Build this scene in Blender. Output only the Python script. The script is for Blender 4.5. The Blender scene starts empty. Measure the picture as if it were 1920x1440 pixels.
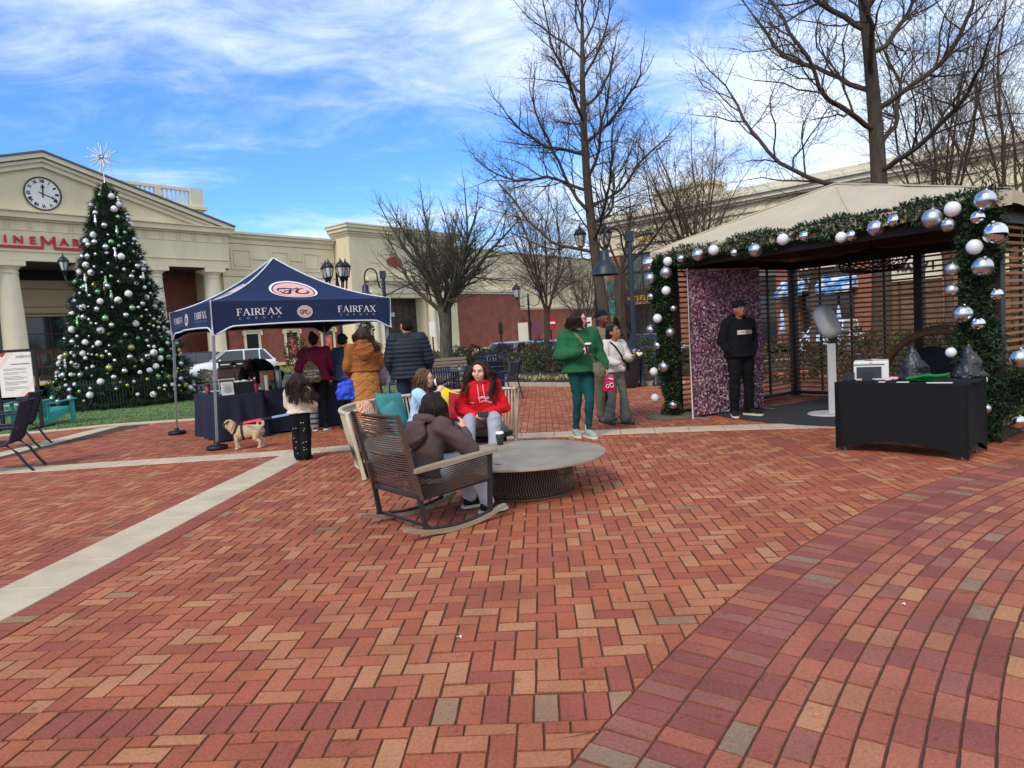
import bpy, math, random
import numpy as np
from mathutils import Vector, Matrix, Quaternion

R = random.Random(11)
NR = np.random.RandomState(5)
sc = bpy.context.scene
COL = sc.collection
PI = math.pi

# ------------------------------------------------------------------ camera
FPX, PITCH, ROLL, EYE = 1280.0, math.radians(4.2), math.radians(3.5), 1.5
_r0, _u0 = Vector((1, 0, 0)), Vector((0, math.sin(PITCH), math.cos(PITCH)))
CD = Vector((0, math.cos(PITCH), -math.sin(PITCH)))
CU = _u0 * math.cos(ROLL) + _r0 * math.sin(ROLL)
CR = _r0 * math.cos(ROLL) - _u0 * math.sin(ROLL)
cam_d = bpy.data.cameras.new('camera')
cam = bpy.data.objects.new('camera', cam_d)
COL.objects.link(cam)
cam_d.sensor_width = 36.0
cam_d.lens = 36.0 * FPX / 1920.0
cam_d.clip_start, cam_d.clip_end = 0.05, 3000
cam.matrix_world = Matrix(((CR.x, CU.x, -CD.x, 0), (CR.y, CU.y, -CD.y, 0), (CR.z, CU.z, -CD.z, EYE), (0, 0, 0, 1)))
sc.camera = cam

def ray(x, y):
	return CD + CR * ((x - 960) / FPX) - CU * ((y - 720) / FPX)

def ground(x, y, z=0.0):
	"""surveyed spot of the pavement (or of a level z) seen at a photo point"""
	v = ray(x, y)
	t = (z - EYE) / v.z
	return Vector((v.x * t, v.y * t, z))

def at(x, y, Y):
	"""surveyed point at forward distance Y"""
	v = ray(x, y)
	t = Y / v.y
	return Vector((v.x * t, Y, EYE + v.z * t))

def proj(p):
	q = Vector(p) - Vector((0, 0, EYE))
	w = q.dot(CD)
	if w < 0.05:
		return None
	return 960 + FPX * q.dot(CR) / w, 720 - FPX * q.dot(CU) / w

# ------------------------------------------------------------------ sky and sun
SUN_EL, SUN_AZ = math.radians(42), math.radians(212)     # azimuth: clockwise from +Y, light comes from behind left
w = bpy.data.worlds.new('World')
sc.world = w
w.use_nodes = True
nt = w.node_tree
nt.nodes.clear()
L = nt.links.new
out = nt.nodes.new('ShaderNodeOutputWorld')
bg = nt.nodes.new('ShaderNodeBackground')
bg.inputs['Strength'].default_value = 0.15
sky = nt.nodes.new('ShaderNodeTexSky')
sky.sky_type = 'NISHITA'
sky.sun_disc = False
sky.sun_elevation = SUN_EL
sky.sun_rotation = SUN_AZ
sky.air_density = 1.0
sky.dust_density = 0.2
sky.ozone_density = 3.0
tc = nt.nodes.new('ShaderNodeTexCoord')
sep = nt.nodes.new('ShaderNodeSeparateXYZ')
L(tc.outputs['Generated'], sep.inputs[0])

def wmath(op, a, b=None, c=None, clamp=False):
	n = nt.nodes.new('ShaderNodeMath')
	n.operation = op
	n.use_clamp = clamp
	for i, v in enumerate((a, b, c)):
		if v is None:
			continue
		if isinstance(v, (int, float)):
			n.inputs[i].default_value = v
		else:
			L(v, n.inputs[i])
	return n.outputs[0]

# clouds lie on a high plane: direction / height gives the place on it
zc = wmath('MAXIMUM', sep.outputs['Z'], 0.0)
den = wmath('ADD', zc, 0.16)
px_ = wmath('DIVIDE', sep.outputs['X'], den)
py_ = wmath('DIVIDE', sep.outputs['Y'], den)
comb = nt.nodes.new('ShaderNodeCombineXYZ')
L(px_, comb.inputs[0]); L(py_, comb.inputs[1])
mp = nt.nodes.new('ShaderNodeMapping')
mp.inputs['Rotation'].default_value = (0, 0, math.radians(-28))
mp.inputs['Location'].default_value = (10.7, 11.2, 0.4)
mp.inputs['Scale'].default_value = (0.85, 1.3, 1)
L(comb.outputs[0], mp.inputs[0])

def wnoise(scale, detail, rough, dist=0.0):
	n = nt.nodes.new('ShaderNodeTexNoise')
	n.inputs['Scale'].default_value = scale
	n.inputs['Detail'].default_value = detail
	n.inputs['Roughness'].default_value = rough
	n.inputs['Distortion'].default_value = dist
	L(mp.outputs[0], n.inputs['Vector'])
	return n.outputs['Fac']

big = wnoise(0.75, 4, 0.5, 0.3)
fine = wnoise(2.6, 9, 0.62, 0.9)
wisp = wnoise(9.0, 6, 0.65, 0.6)
# the sheet of cloud thickens towards the right (a broad front), thins out to the left
front = wmath('MULTIPLY', px_, 0.10)
cov = wmath('ADD', wmath('MULTIPLY', big, 0.85), wmath('ADD', wmath('MULTIPLY', fine, 0.42), front))
cov = wmath('ADD', cov, wmath('MULTIPLY', wisp, 0.14))
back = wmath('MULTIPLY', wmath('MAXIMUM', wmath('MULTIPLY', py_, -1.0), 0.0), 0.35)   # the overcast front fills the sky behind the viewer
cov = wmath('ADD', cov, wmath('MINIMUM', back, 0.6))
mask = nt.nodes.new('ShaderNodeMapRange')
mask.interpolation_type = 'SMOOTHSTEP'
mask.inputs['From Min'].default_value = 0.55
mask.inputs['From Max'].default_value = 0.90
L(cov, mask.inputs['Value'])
cl = nt.nodes.new('ShaderNodeMixRGB')                     # cloud tone: white to pale blue grey
cl.inputs[1].default_value = (3.4, 4.2, 5.3, 1)
cl.inputs[2].default_value = (5.3, 5.7, 6.2, 1)
L(fine, cl.inputs[0])
tint = nt.nodes.new('ShaderNodeMixRGB')                   # clear winter sky, a little deeper than the model
tint.blend_type = 'MULTIPLY'
tint.inputs[0].default_value = 1.0
tint.inputs[2].default_value = (0.45, 0.73, 1.10, 1)
L(sky.outputs[0], tint.inputs[1])
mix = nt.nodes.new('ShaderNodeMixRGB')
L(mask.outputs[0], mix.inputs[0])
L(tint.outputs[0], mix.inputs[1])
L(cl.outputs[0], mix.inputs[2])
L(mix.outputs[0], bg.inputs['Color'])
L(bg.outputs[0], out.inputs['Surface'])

sun_d = bpy.data.lights.new('sun', 'SUN')
sun_d.energy = 1.5
sun_d.angle = math.radians(18)
sun_d.color = (1.0, 0.91, 0.77)
sun = bpy.data.objects.new('sun', sun_d)
COL.objects.link(sun)
_sd = Vector((math.sin(SUN_AZ) * math.cos(SUN_EL), math.cos(SUN_AZ) * math.cos(SUN_EL), math.sin(SUN_EL)))
sun.rotation_euler = _sd.to_track_quat('Z', 'Y').to_euler()
sun.location = _sd * 60
sc.view_settings.view_transform = 'Standard'
sc.view_settings.look = 'None'
sc.view_settings.exposure = 0.62
sc.view_settings.gamma = 1.0
sc.view_settings.use_curve_mapping = False
try:
	sc.cycles.max_bounces = 6
	sc.cycles.diffuse_bounces = 3
	sc.cycles.glossy_bounces = 3
	sc.cycles.transparent_max_bounces = 6
	sc.cycles.use_denoising = True
except Exception:
	pass

# ------------------------------------------------------------------ materials
def lin(c):
	def f(v):
		v /= 255.0
		return v / 12.92 if v <= 0.04045 else ((v + 0.055) / 1.055) ** 2.4
	return (f(c[0]), f(c[1]), f(c[2]), 1.0)

MATS = {}

def M(name, rgb, rough=0.7, var=0.12, scale=6.0, bump=0.0, bscale=60.0, metal=0.0, spec=0.4, hue=None, coat=0.0, stretch=None, emit=None):
	"""procedural material: base colour broken up by noise, optional fine relief. rgb is the thing's own sRGB colour"""
	if name in MATS:
		return MATS[name]
	m = bpy.data.materials.new(name)
	m.use_nodes = True
	t = m.node_tree
	b = t.nodes['Principled BSDF']
	b.inputs['Roughness'].default_value = rough
	b.inputs['Metallic'].default_value = metal
	b.inputs['Specular IOR Level'].default_value = spec
	b.inputs['Coat Weight'].default_value = coat
	c = lin(rgb)
	co = t.nodes.new('ShaderNodeTexCoord')
	vec = co.outputs['Object']
	if stretch:
		mpn = t.nodes.new('ShaderNodeMapping')
		mpn.inputs['Scale'].default_value = stretch
		t.links.new(vec, mpn.inputs[0])
		vec = mpn.outputs[0]
	if var > 0:
		n = t.nodes.new('ShaderNodeTexNoise')
		n.inputs['Scale'].default_value = scale
		n.inputs['Detail'].default_value = 5
		n.inputs['Roughness'].default_value = 0.6
		t.links.new(vec, n.inputs['Vector'])
		r = t.nodes.new('ShaderNodeValToRGB')
		c2 = lin(hue) if hue else c
		r.color_ramp.elements[0].position = 0.3
		r.color_ramp.elements[1].position = 0.72
		r.color_ramp.elements[0].color = (c[0] * (1 - var), c[1] * (1 - var), c[2] * (1 - var), 1)
		r.color_ramp.elements[1].color = (min(c2[0] * (1 + var), 1), min(c2[1] * (1 + var), 1), min(c2[2] * (1 + var), 1), 1)
		t.links.new(n.outputs['Fac'], r.inputs[0])
		t.links.new(r.outputs[0], b.inputs['Base Color'])
	else:
		b.inputs['Base Color'].default_value = c
	if bump > 0:
		n2 = t.nodes.new('ShaderNodeTexNoise')
		n2.inputs['Scale'].default_value = bscale
		n2.inputs['Detail'].default_value = 4
		t.links.new(vec, n2.inputs['Vector'])
		bp = t.nodes.new('ShaderNodeBump')
		bp.inputs['Strength'].default_value = bump
		bp.inputs['Distance'].default_value = 0.02
		t.links.new(n2.outputs['Fac'], bp.inputs['Height'])
		t.links.new(bp.outputs[0], b.inputs['Normal'])
	if emit:
		b.inputs['Emission Color'].default_value = lin(emit[0])
		b.inputs['Emission Strength'].default_value = emit[1]
	MATS[name] = m
	return m

def tone_mat(name, stops, rough=0.8, grain=0.18, gscale=90.0, bump=0.25, spec=0.3, blotch=0.0, constant=True):
	"""colour picked by the 'tone' of each piece (object property or face attribute), with grain on top"""
	m = bpy.data.materials.new(name)
	m.use_nodes = True
	t = m.node_tree
	b = t.nodes['Principled BSDF']
	b.inputs['Roughness'].default_value = rough
	b.inputs['Specular IOR Level'].default_value = spec
	a1 = t.nodes.new('ShaderNodeAttribute'); a1.attribute_type = 'GEOMETRY'; a1.attribute_name = 'tone'
	a2 = t.nodes.new('ShaderNodeAttribute'); a2.attribute_type = 'OBJECT'; a2.attribute_name = 'tone'
	ad = t.nodes.new('ShaderNodeMath'); ad.operation = 'ADD'
	t.links.new(a1.outputs['Fac'], ad.inputs[0]); t.links.new(a2.outputs['Fac'], ad.inputs[1])
	r = t.nodes.new('ShaderNodeValToRGB')
	r.color_ramp.interpolation = 'CONSTANT' if constant else 'LINEAR'
	for i, (p, c) in enumerate(stops):
		e = r.color_ramp.elements[i] if i < 2 else r.color_ramp.elements.new(p)
		e.position = p
		e.color = lin(c)
	t.links.new(ad.outputs[0], r.inputs[0])
	geo = t.nodes.new('ShaderNodeNewGeometry')
	n = t.nodes.new('ShaderNodeTexNoise'); n.inputs['Scale'].default_value = gscale; n.inputs['Detail'].default_value = 6
	t.links.new(geo.outputs['Position'], n.inputs['Vector'])
	mr = t.nodes.new('ShaderNodeMapRange')
	n.inputs['Roughness'].default_value = 0.72
	mr.inputs['From Min'].default_value = 0.25; mr.inputs['From Max'].default_value = 0.75
	mr.inputs['To Min'].default_value = 1 - grain; mr.inputs['To Max'].default_value = 1 + grain
	t.links.new(n.outputs['Fac'], mr.inputs['Value'])
	last = mr.outputs[0]
	if blotch:
		n3 = t.nodes.new('ShaderNodeTexNoise'); n3.inputs['Scale'].default_value = 2.2; n3.inputs['Detail'].default_value = 4
		t.links.new(geo.outputs['Position'], n3.inputs['Vector'])
		mr3 = t.nodes.new('ShaderNodeMapRange')
		mr3.inputs['From Min'].default_value = 0.3; mr3.inputs['From Max'].default_value = 0.7
		mr3.inputs['To Min'].default_value = 1 - blotch; mr3.inputs['To Max'].default_value = 1 + blotch
		t.links.new(n3.outputs['Fac'], mr3.inputs['Value'])
		mm = t.nodes.new('ShaderNodeMath'); mm.operation = 'MULTIPLY'
		t.links.new(last, mm.inputs[0]); t.links.new(mr3.outputs[0], mm.inputs[1])
		n4 = t.nodes.new('ShaderNodeTexNoise'); n4.inputs['Scale'].default_value = 11; n4.inputs['Detail'].default_value = 3
		t.links.new(geo.outputs['Position'], n4.inputs['Vector'])
		mr4 = t.nodes.new('ShaderNodeMapRange')                  # dark trodden-in spots
		mr4.inputs['From Min'].default_value = 0.64; mr4.inputs['From Max'].default_value = 0.72
		mr4.inputs['To Min'].default_value = 1.0; mr4.inputs['To Max'].default_value = 0.72
		t.links.new(n4.outputs['Fac'], mr4.inputs['Value'])
		m5 = t.nodes.new('ShaderNodeMath'); m5.operation = 'MULTIPLY'
		t.links.new(mm.outputs[0], m5.inputs[0]); t.links.new(mr4.outputs[0], m5.inputs[1])
		last = m5.outputs[0]
	mx = t.nodes.new('ShaderNodeVectorMath'); mx.operation = 'SCALE'
	t.links.new(r.outputs[0], mx.inputs[0]); t.links.new(last, mx.inputs['Scale'])
	t.links.new(mx.outputs[0], b.inputs['Base Color'])
	if bump:
		bp = t.nodes.new('ShaderNodeBump'); bp.inputs['Strength'].default_value = bump; bp.inputs['Distance'].default_value = 0.004
		t.links.new(n.outputs['Fac'], bp.inputs['Height']); t.links.new(bp.outputs[0], b.inputs['Normal'])
	MATS[name] = m
	return m

# ------------------------------------------------------------------ things and parts
def tag(o, label=None, cat=None, group=None, kind=None):
	if label: o['label'] = label
	if cat: o['category'] = cat
	if group: o['group'] = group
	if kind: o['kind'] = kind
	return o

def empty(name, loc, rz=0.0, label=None, cat=None, group=None, kind=None):
	o = bpy.data.objects.new(name, None)
	o.empty_display_size = 0.1
	COL.objects.link(o)
	o.location = loc
	o.rotation_euler = (0, 0, rz)
	return tag(o, label, cat, group, kind)

def link_mesh(name, me, mats, parent=None, kind=None):
	o = bpy.data.objects.new(name, me)
	COL.objects.link(o)
	if mats is not None:
		for m in (mats if isinstance(mats, (list, tuple)) else [mats]):
			me.materials.append(m)
	if parent is not None:
		o.parent = parent
	if kind: o['kind'] = kind
	return o

def np_mesh(name, V, F, mats, parent=None, kind=None, tone=None, smooth=False, midx=None):
	"""F: (n,3) or (n,4) index array"""
	V = np.asarray(V, dtype=np.float32); F = np.asarray(F, dtype=np.int32)
	me = bpy.data.meshes.new(name)
	n, k = F.shape
	me.vertices.add(len(V)); me.vertices.foreach_set('co', V.ravel())
	me.loops.add(n * k); me.loops.foreach_set('vertex_index', F.ravel())
	me.polygons.add(n)
	me.polygons.foreach_set('loop_start', np.arange(n, dtype=np.int32) * k)
	me.polygons.foreach_set('loop_total', np.full(n, k, dtype=np.int32))
	if smooth:
		me.polygons.foreach_set('use_smooth', np.ones(n, dtype=bool))
	if midx is not None:
		me.polygons.foreach_set('material_index', np.asarray(midx, dtype=np.int32))
	me.update(calc_edges=True)
	if tone is not None:
		a = me.attributes.new('tone', 'FLOAT', 'FACE')
		a.data.foreach_set('value', np.asarray(tone, dtype=np.float32))
	return link_mesh(name, me, mats, parent, kind)

def axes(d, up=Vector((0, 0, 1))):
	d = Vector(d).normalized()
	if abs(d.dot(up)) > 0.98:
		up = Vector((0, 1, 0))
	x = d.cross(up).normalized()
	return x, x.cross(d).normalized(), d

class MB:
	"""collects shapes into one mesh"""
	def __init__(s):
		s.v, s.f, s.m, s.cur, s.sm = [], [], [], 0, []
		s.smooth_on = False

	def add(s, vs, fs, smooth=None):
		b = len(s.v)
		s.v += [tuple(p) for p in vs]
		for f in fs:
			s.f.append(tuple(b + i for i in f)); s.m.append(s.cur)
			s.sm.append(s.smooth_on if smooth is None else smooth)
		return s

	def box(s, c, size, rot=None, bev=0.0, taper=1.0):
		hx, hy, hz = size[0] / 2, size[1] / 2, size[2] / 2
		P = []
		for z, k in ((-hz, 1.0), (hz, taper)):
			for x, y in ((-hx, -hy), (hx, -hy), (hx, hy), (-hx, hy)):
				P.append(Vector((x * k, y * k, z)))
		if rot is not None:
			Rm = rot if isinstance(rot, Matrix) else Matrix.Rotation(rot, 3, 'Z')
			P = [Rm @ p for p in P]
		c = Vector(c)
		s.add([p + c for p in P], [(3, 2, 1, 0), (4, 5, 6, 7), (0, 1, 5, 4), (1, 2, 6, 5), (2, 3, 7, 6), (3, 0, 4, 7)], False)
		return s

	def bar(s, a, b, wd, ht, up=Vector((0, 0, 1)), ext=0.0):
		"""rectangular bar from a to b, wd sideways, ht along up"""
		a, b = Vector(a), Vector(b)
		x, y, d = axes(b - a, Vector(up))
		a, b = a - d * ext, b + d * ext
		P = []
		for p in (a, b):
			for i, j in ((-1, -1), (1, -1), (1, 1), (-1, 1)):
				P.append(p + x * (i * wd / 2) + y * (j * ht / 2))
		s.add(P, [(0, 1, 2, 3), (7, 6, 5, 4), (0, 4, 5, 1), (1, 5, 6, 2), (2, 6, 7, 3), (3, 7, 4, 0)], False)
		return s

	def tube(s, pts, r, n=8, cap=True, smooth=True):
		pts = [Vector(p) for p in pts]
		rs = r if isinstance(r, (list, tuple)) else [r] * len(pts)
		V, F = [], []
		x = None
		for i, p in enumerate(pts):
			d = (pts[min(i + 1, len(pts) - 1)] - pts[max(i - 1, 0)]).normalized()
			if x is None:
				x, y, _ = axes(d)
			else:
				x = (x - d * x.dot(d))
				x = x.normalized() if x.length > 1e-6 else axes(d)[0]
				y = d.cross(x)
			for k in range(n):
				a = 2 * PI * k / n
				V.append(p + (x * math.cos(a) + y * math.sin(a)) * rs[i])
		for i in range(len(pts) - 1):
			for k in range(n):
				k2 = (k + 1) % n
				F.append((i * n + k, i * n + k2, (i + 1) * n + k2, (i + 1) * n + k))
		s.add(V, F, smooth)
		if cap:
			s.add([V[k] for k in range(n)], [tuple(reversed(range(n)))], False)
			s.add([V[(len(pts) - 1) * n + k] for k in range(n)], [tuple(range(n))], False)
		return s

	def lathe(s, prof, c=(0, 0, 0), n=16, rot=None, smooth=True, cap=True, sx=1.0, sy=1.0):
		"""prof: (radius, height) pairs"""
		c = Vector(c)
		V, F = [], []
		for r, z in prof:
			for k in range(n):
				a = 2 * PI * k / n
				p = Vector((r * math.cos(a) * sx, r * math.sin(a) * sy, z))
				V.append((rot @ p if rot is not None else p) + c)
		for i in range(len(prof) - 1):
			for k in range(n):
				k2 = (k + 1) % n
				F.append((i * n + k, i * n + k2, (i + 1) * n + k2, (i + 1) * n + k))
		s.add(V, F, smooth)
		if cap:
			if prof[0][0] > 1e-4: s.add(V[:n], [tuple(reversed(range(n)))], False)
			if prof[-1][0] > 1e-4: s.add(V[-n:], [tuple(range(n))], False)
		return s

	def ball(s, c, r, n=14, rings=8, rot=None):
		rr = r if isinstance(r, (list, tuple)) else (r, r, r)
		c = Vector(c)
		V, F = [], []
		for i in range(rings + 1):
			t = PI * i / rings
			for k in range(n):
				a = 2 * PI * k / n
				p = Vector((rr[0] * math.sin(t) * math.cos(a), rr[1] * math.sin(t) * math.sin(a), -rr[2] * math.cos(t)))
				V.append((rot @ p if rot is not None else p) + c)
		for i in range(rings):
			for k in range(n):
				k2 = (k + 1) % n
				F.append((i * n + k, i * n + k2, (i + 1) * n + k2, (i + 1) * n + k))
		s.add(V, F, True)
		return s

	def prism(s, poly, vec, origin=(0, 0, 0), ax=Vector((1, 0, 0)), ay=Vector((0, 0, 1))):
		"""2-D outline (in ax, ay) pushed along vec"""
		o, vec, ax, ay = Vector(origin), Vector(vec), Vector(ax), Vector(ay)
		n = len(poly)
		A = [o + ax * p[0] + ay * p[1] for p in poly]
		s.add(A + [p + vec for p in A],
			  [tuple(range(n)), tuple(reversed(range(n, 2 * n)))] + [((i + 1) % n, i, n + i, n + (i + 1) % n) for i in range(n)], False)
		return s

	def loft(s, rings, close=True, smooth=True):
		n = len(rings[0])
		V = [p for r in rings for p in r]
		F = []
		for i in range(len(rings) - 1):
			for k in range(n):
				k2 = (k + 1) % n
				F.append((i * n + k, i * n + k2, (i + 1) * n + k2, (i + 1) * n + k))
		s.add(V, F, smooth)
		if close:
			s.add(rings[0], [tuple(reversed(range(n)))], False)
			s.add(rings[-1], [tuple(range(n))], False)
		return s

	def quad(s, a, b, c, d):
		s.add([a, b, c, d], [(0, 1, 2, 3)], False)
		return s

	def sheet(s, f, nu, nv, smooth=True):
		V = [f(i / nu, j / nv) for j in range(nv + 1) for i in range(nu + 1)]
		F = [(j * (nu + 1) + i, j * (nu + 1) + i + 1, (j + 1) * (nu + 1) + i + 1, (j + 1) * (nu + 1) + i) for j in range(nv) for i in range(nu)]
		s.add(V, F, smooth)
		return s

	def mesh(s, name):
		me = bpy.data.meshes.new(name)
		me.from_pydata(s.v, [], s.f)
		me.polygons.foreach_set('use_smooth', s.sm)
		me.polygons.foreach_set('material_index', s.m)
		me.update()
		return me

	def build(s, name, mats, parent=None, kind=None, fix=True):
		me = s.mesh(name)
		o = link_mesh(name, me, mats, parent, kind)
		return o

def apply_mods(o):
	"""bakes the modifiers of o into its mesh"""
	dg = bpy.context.evaluated_depsgraph_get()
	me = bpy.data.meshes.new_from_object(o.evaluated_get(dg))
	mats = [m for m in o.data.materials]
	old = o.data
	o.modifiers.clear()
	o.data = me
	if len(me.materials) == 0:
		for m in mats: me.materials.append(m)
	bpy.data.meshes.remove(old)
	return o

def bevel(o, wdt, seg=2, ang=35):
	b = o.modifiers.new('b', 'BEVEL'); b.width = wdt; b.segments = seg; b.limit_method = 'ANGLE'; b.angle_limit = math.radians(ang)
	return apply_mods(o)

def copy_tree(o, parent=None):
	c = o.copy(); COL.objects.link(c)
	if parent is not None: c.parent = parent
	for ch in list(o.children): copy_tree(ch, c)
	return c

def text_mesh(name, s, size, mat, parent, matrix, extrude=0.004, align='CENTER', spacing=1.0, bold=0.0):
	cu = bpy.data.curves.new(name, 'FONT')
	cu.body = s; cu.size = size; cu.extrude = extrude; cu.align_x = align; cu.align_y = 'CENTER'
	cu.space_character = spacing; cu.offset = bold; cu.resolution_u = 3
	ob = bpy.data.objects.new(name, cu)
	COL.objects.link(ob)
	dg = bpy.context.evaluated_depsgraph_get()
	me = bpy.data.meshes.new_from_object(ob.evaluated_get(dg))
	bpy.data.objects.remove(ob); bpy.data.curves.remove(cu)
	me.transform(matrix)
	me.materials.clear()
	return link_mesh(name, me, mat, parent)

def frame_matrix(o, ax, ay):
	"""text plane: x runs along ax, y along ay, origin o"""
	ax, ay = Vector(ax).normalized(), Vector(ay).normalized()
	az = ax.cross(ay).normalized()
	return Matrix(((ax.x, ay.x, az.x, o[0]), (ax.y, ay.y, az.y, o[1]), (ax.z, ay.z, az.z, o[2]), (0, 0, 0, 1)))

def leaf_cloud(n, sampler, size, aspect=0.5, lift=0.3, rs=None):
	"""n small four-cornered leaves; sampler(n) -> (n,3) points and (n,3) outward directions"""
	rs = rs or NR
	P, N = sampler(n)
	d = N + rs.normal(0, 0.6, (n, 3)); d[:, 2] += lift
	d /= np.linalg.norm(d, axis=1, keepdims=True) + 1e-9
	q = rs.normal(0, 1, (n, 3))
	sd = np.cross(d, q); sd /= np.linalg.norm(sd, axis=1, keepdims=True) + 1e-9
	L_ = size * rs.uniform(0.6, 1.35, (n, 1)); W_ = L_ * aspect
	nn = np.cross(d, sd) * L_ * 0.18
	V = np.stack([P, P + d * L_ * .5 + sd * W_ * .5 + nn, P + d * L_, P + d * L_ * .5 - sd * W_ * .5 + nn], 1).reshape(-1, 3)
	F = np.arange(n * 4).reshape(n, 4)
	return V, F

def smooth01(a, b, x):
	t = min(max((x - a) / (b - a), 0.0), 1.0)
	return t * t * (3 - 2 * t)

# ================================================================== GROUND
def gz(x, y):
	"""level of the street beyond the plaza: it falls away gently"""
	return -0.65 * smooth01(23, 40, y) * smooth01(-15, -5, x)

asphalt = M('asphalt', (84, 84, 86), 0.9, 0.18, 0.7, 0.4, 140)
sidewalk_m = M('sidewalk_concrete', (176, 164, 146), 0.85, 0.1, 1.4, 0.15, 120)
gs = [-900, -420, -220, -130, -90] + [x * 4.0 for x in range(-18, 27)] + [130, 220, 420, 900]
gyy = [-200, -60, -20] + [y * 3.0 for y in range(-3, 46)] + [150, 190, 260, 420, 1000]
V, F = [], []
for y in gyy:
	for x in gs:
		V.append((x, y, gz(x, y) - 0.09))
nx = len(gs)
for j in range(len(gyy) - 1):
	for i in range(nx - 1):
		F.append((j * nx + i, j * nx + i + 1, (j + 1) * nx + i + 1, (j + 1) * nx + i))
np_mesh('ground', V, F, asphalt, kind='structure')

E1 = Vector((0.99899, -0.045, 0)); E2 = Vector((0.045, 0.99899, 0))

def uv(p): return p[0] * E1.x + p[1] * E1.y, p[0] * E2.x + p[1] * E2.y
def xy(u, v): return u * E1.x + v * E2.x, u * E1.y + v * E2.y

# line of the cream arc band, and the narrower band and kerb by the lawn
ARC = [(-13, 9.75), (-9, 9.62), (-6.7, 9.58), (-5.3, 9.63), (-3.7, 9.65), (-2.7, 9.78), (-1.2, 9.92), (0.1, 9.93), (1.07, 9.80), (2.1, 9.68), (3.0, 9.50), (3.8, 9.32), (5.2, 8.9), (7, 8.1)]
BAND3 = [(-8.62, 9.95), (-8.68, 11.4), (-8.72, 12.8), (-8.86, 14.9)]
KERB = [(-17.0, 12.2), (-13.0, 13.6), (-10.2, 14.72), (-9.1, 15.25), (-7.2, 15.42), (-5.0, 15.5), (-2.5, 15.6)]
CC, CRAD = (10.40, -4.31), 12.20          # curved walk

def arc_y(x):
	for (x0, y0), (x1, y1) in zip(ARC, ARC[1:]):
		if x0 <= x <= x1:
			return y0 + (y1 - y0) * (x - x0) / (x1 - x0)
	return ARC[0][1] if x < ARC[0][0] else ARC[-1][1]

def kerb_y(x):
	for (x0, y0), (x1, y1) in zip(KERB, KERB[1:]):
		if x0 <= x <= x1:
			return y0 + (y1 - y0) * (x - x0) / (x1 - x0)
	return KERB[0][1] if x < KERB[0][0] else KERB[-1][1]

def cdist(p): return math.hypot(p[0] - CC[0], p[1] - CC[1])

U0, U1 = -3.72, -3.26                      # long cream band, in paving coordinates
brick_stops = [(0.0, (158, 91, 63)), (0.11, (165, 99, 67)), (0.30, (168, 104, 71)), (0.46, (154, 87, 63)), (0.60, (171, 113, 77)), (0.72, (177, 124, 85)),
			   (0.80, (151, 86, 62)), (0.875, (147, 84, 61)), (0.93, (144, 82, 60)), (0.955, (148, 117, 88)), (0.985, (136, 114, 88))]
brick_m = tone_mat('paver_brick', brick_stops, 0.85, 0.34, 70, 0.8, 0.2, blotch=0.14)
walk_stops = [(0.0, (156, 92, 64)), (0.2, (162, 99, 68)), (0.4, (151, 88, 63)), (0.55, (165, 109, 75)), (0.68, (172, 119, 81)), (0.74, (149, 90, 65)),
			  (0.80, (148, 85, 62)), (0.88, (152, 95, 68)), (0.93, (142, 81, 60)), (0.955, (147, 115, 86)), (0.985, (136, 110, 84))]
walk_m = M('sidewalk_concrete', (176, 164, 146), 0.85, 0.1, 1.4, 0.15, 120)
gs = [-900, -420, -220, -130, -90] + [x * 4.0 for x in range(-18, 27)] + [130, 220, 420, 900]
gyy = [-200, -60, -20] + [y * 3.0 for y in range(-3, 46)] + [150, 190, 260, 420, 1000]
V, F = [], []
for y in gyy:
	for x in gs:
		V.append((x, y, gz(x, y) - 0.09))
nx = len(gs)
for j in range(len(gyy) - 1):
	for i in range(nx - 1):
		F.append((j * nx + i, j * nx + i + 1, (j + 1) * nx + i + 1, (j + 1) * nx + i))
np_mesh('ground', V, F, asphalt, kind='structure')

E1 = Vector((0.99899, -0.045, 0)); E2 = Vector((0.045, 0.99899, 0))

def uv(p): return p[0] * E1.x + p[1] * E1.y, p[0] * E2.x + p[1] * E2.y
def xy(u, v): return u * E1.x + v * E2.x, u * E1.y + v * E2.y

# line of the cream arc band, and the narrower band and kerb by the lawn
ARC = [(-13, 9.75), (-9, 9.62), (-6.7, 9.58), (-5.3, 9.63), (-3.7, 9.65), (-2.7, 9.78), (-1.2, 9.92), (0.1, 9.93), (1.07, 9.80), (2.1, 9.68), (3.0, 9.50), (3.8, 9.32), (5.2, 8.9), (7, 8.1)]
BAND3 = [(-8.62, 9.95), (-8.68, 11.4), (-8.72, 12.8), (-8.86, 14.9)]
KERB = [(-17.0, 12.2), (-13.0, 13.6), (-10.2, 14.72), (-9.1, 15.25), (-7.2, 15.42), (-5.0, 15.5), (-2.5, 15.6)]
CC, CRAD = (10.40, -4.31), 12.20          # curved walk

def arc_y(x):
	for (x0, y0), (x1, y1) in zip(ARC, ARC[1:]):
		if x0 <= x <= x1:
			return y0 + (y1 - y0) * (x - x0) / (x1 - x0)
	return ARC[0][1] if x < ARC[0][0] else ARC[-1][1]

def kerb_y(x):
	for (x0, y0), (x1, y1) in zip(KERB, KERB[1:]):
		if x0 <= x <= x1:
			return y0 + (y1 - y0) * (x - x0) / (x1 - x0)
	return KERB[0][1] if x < KERB[0][0] else KERB[-1][1]

def cdist(p): return math.hypot(p[0] - CC[0], p[1] - CC[1])

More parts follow.
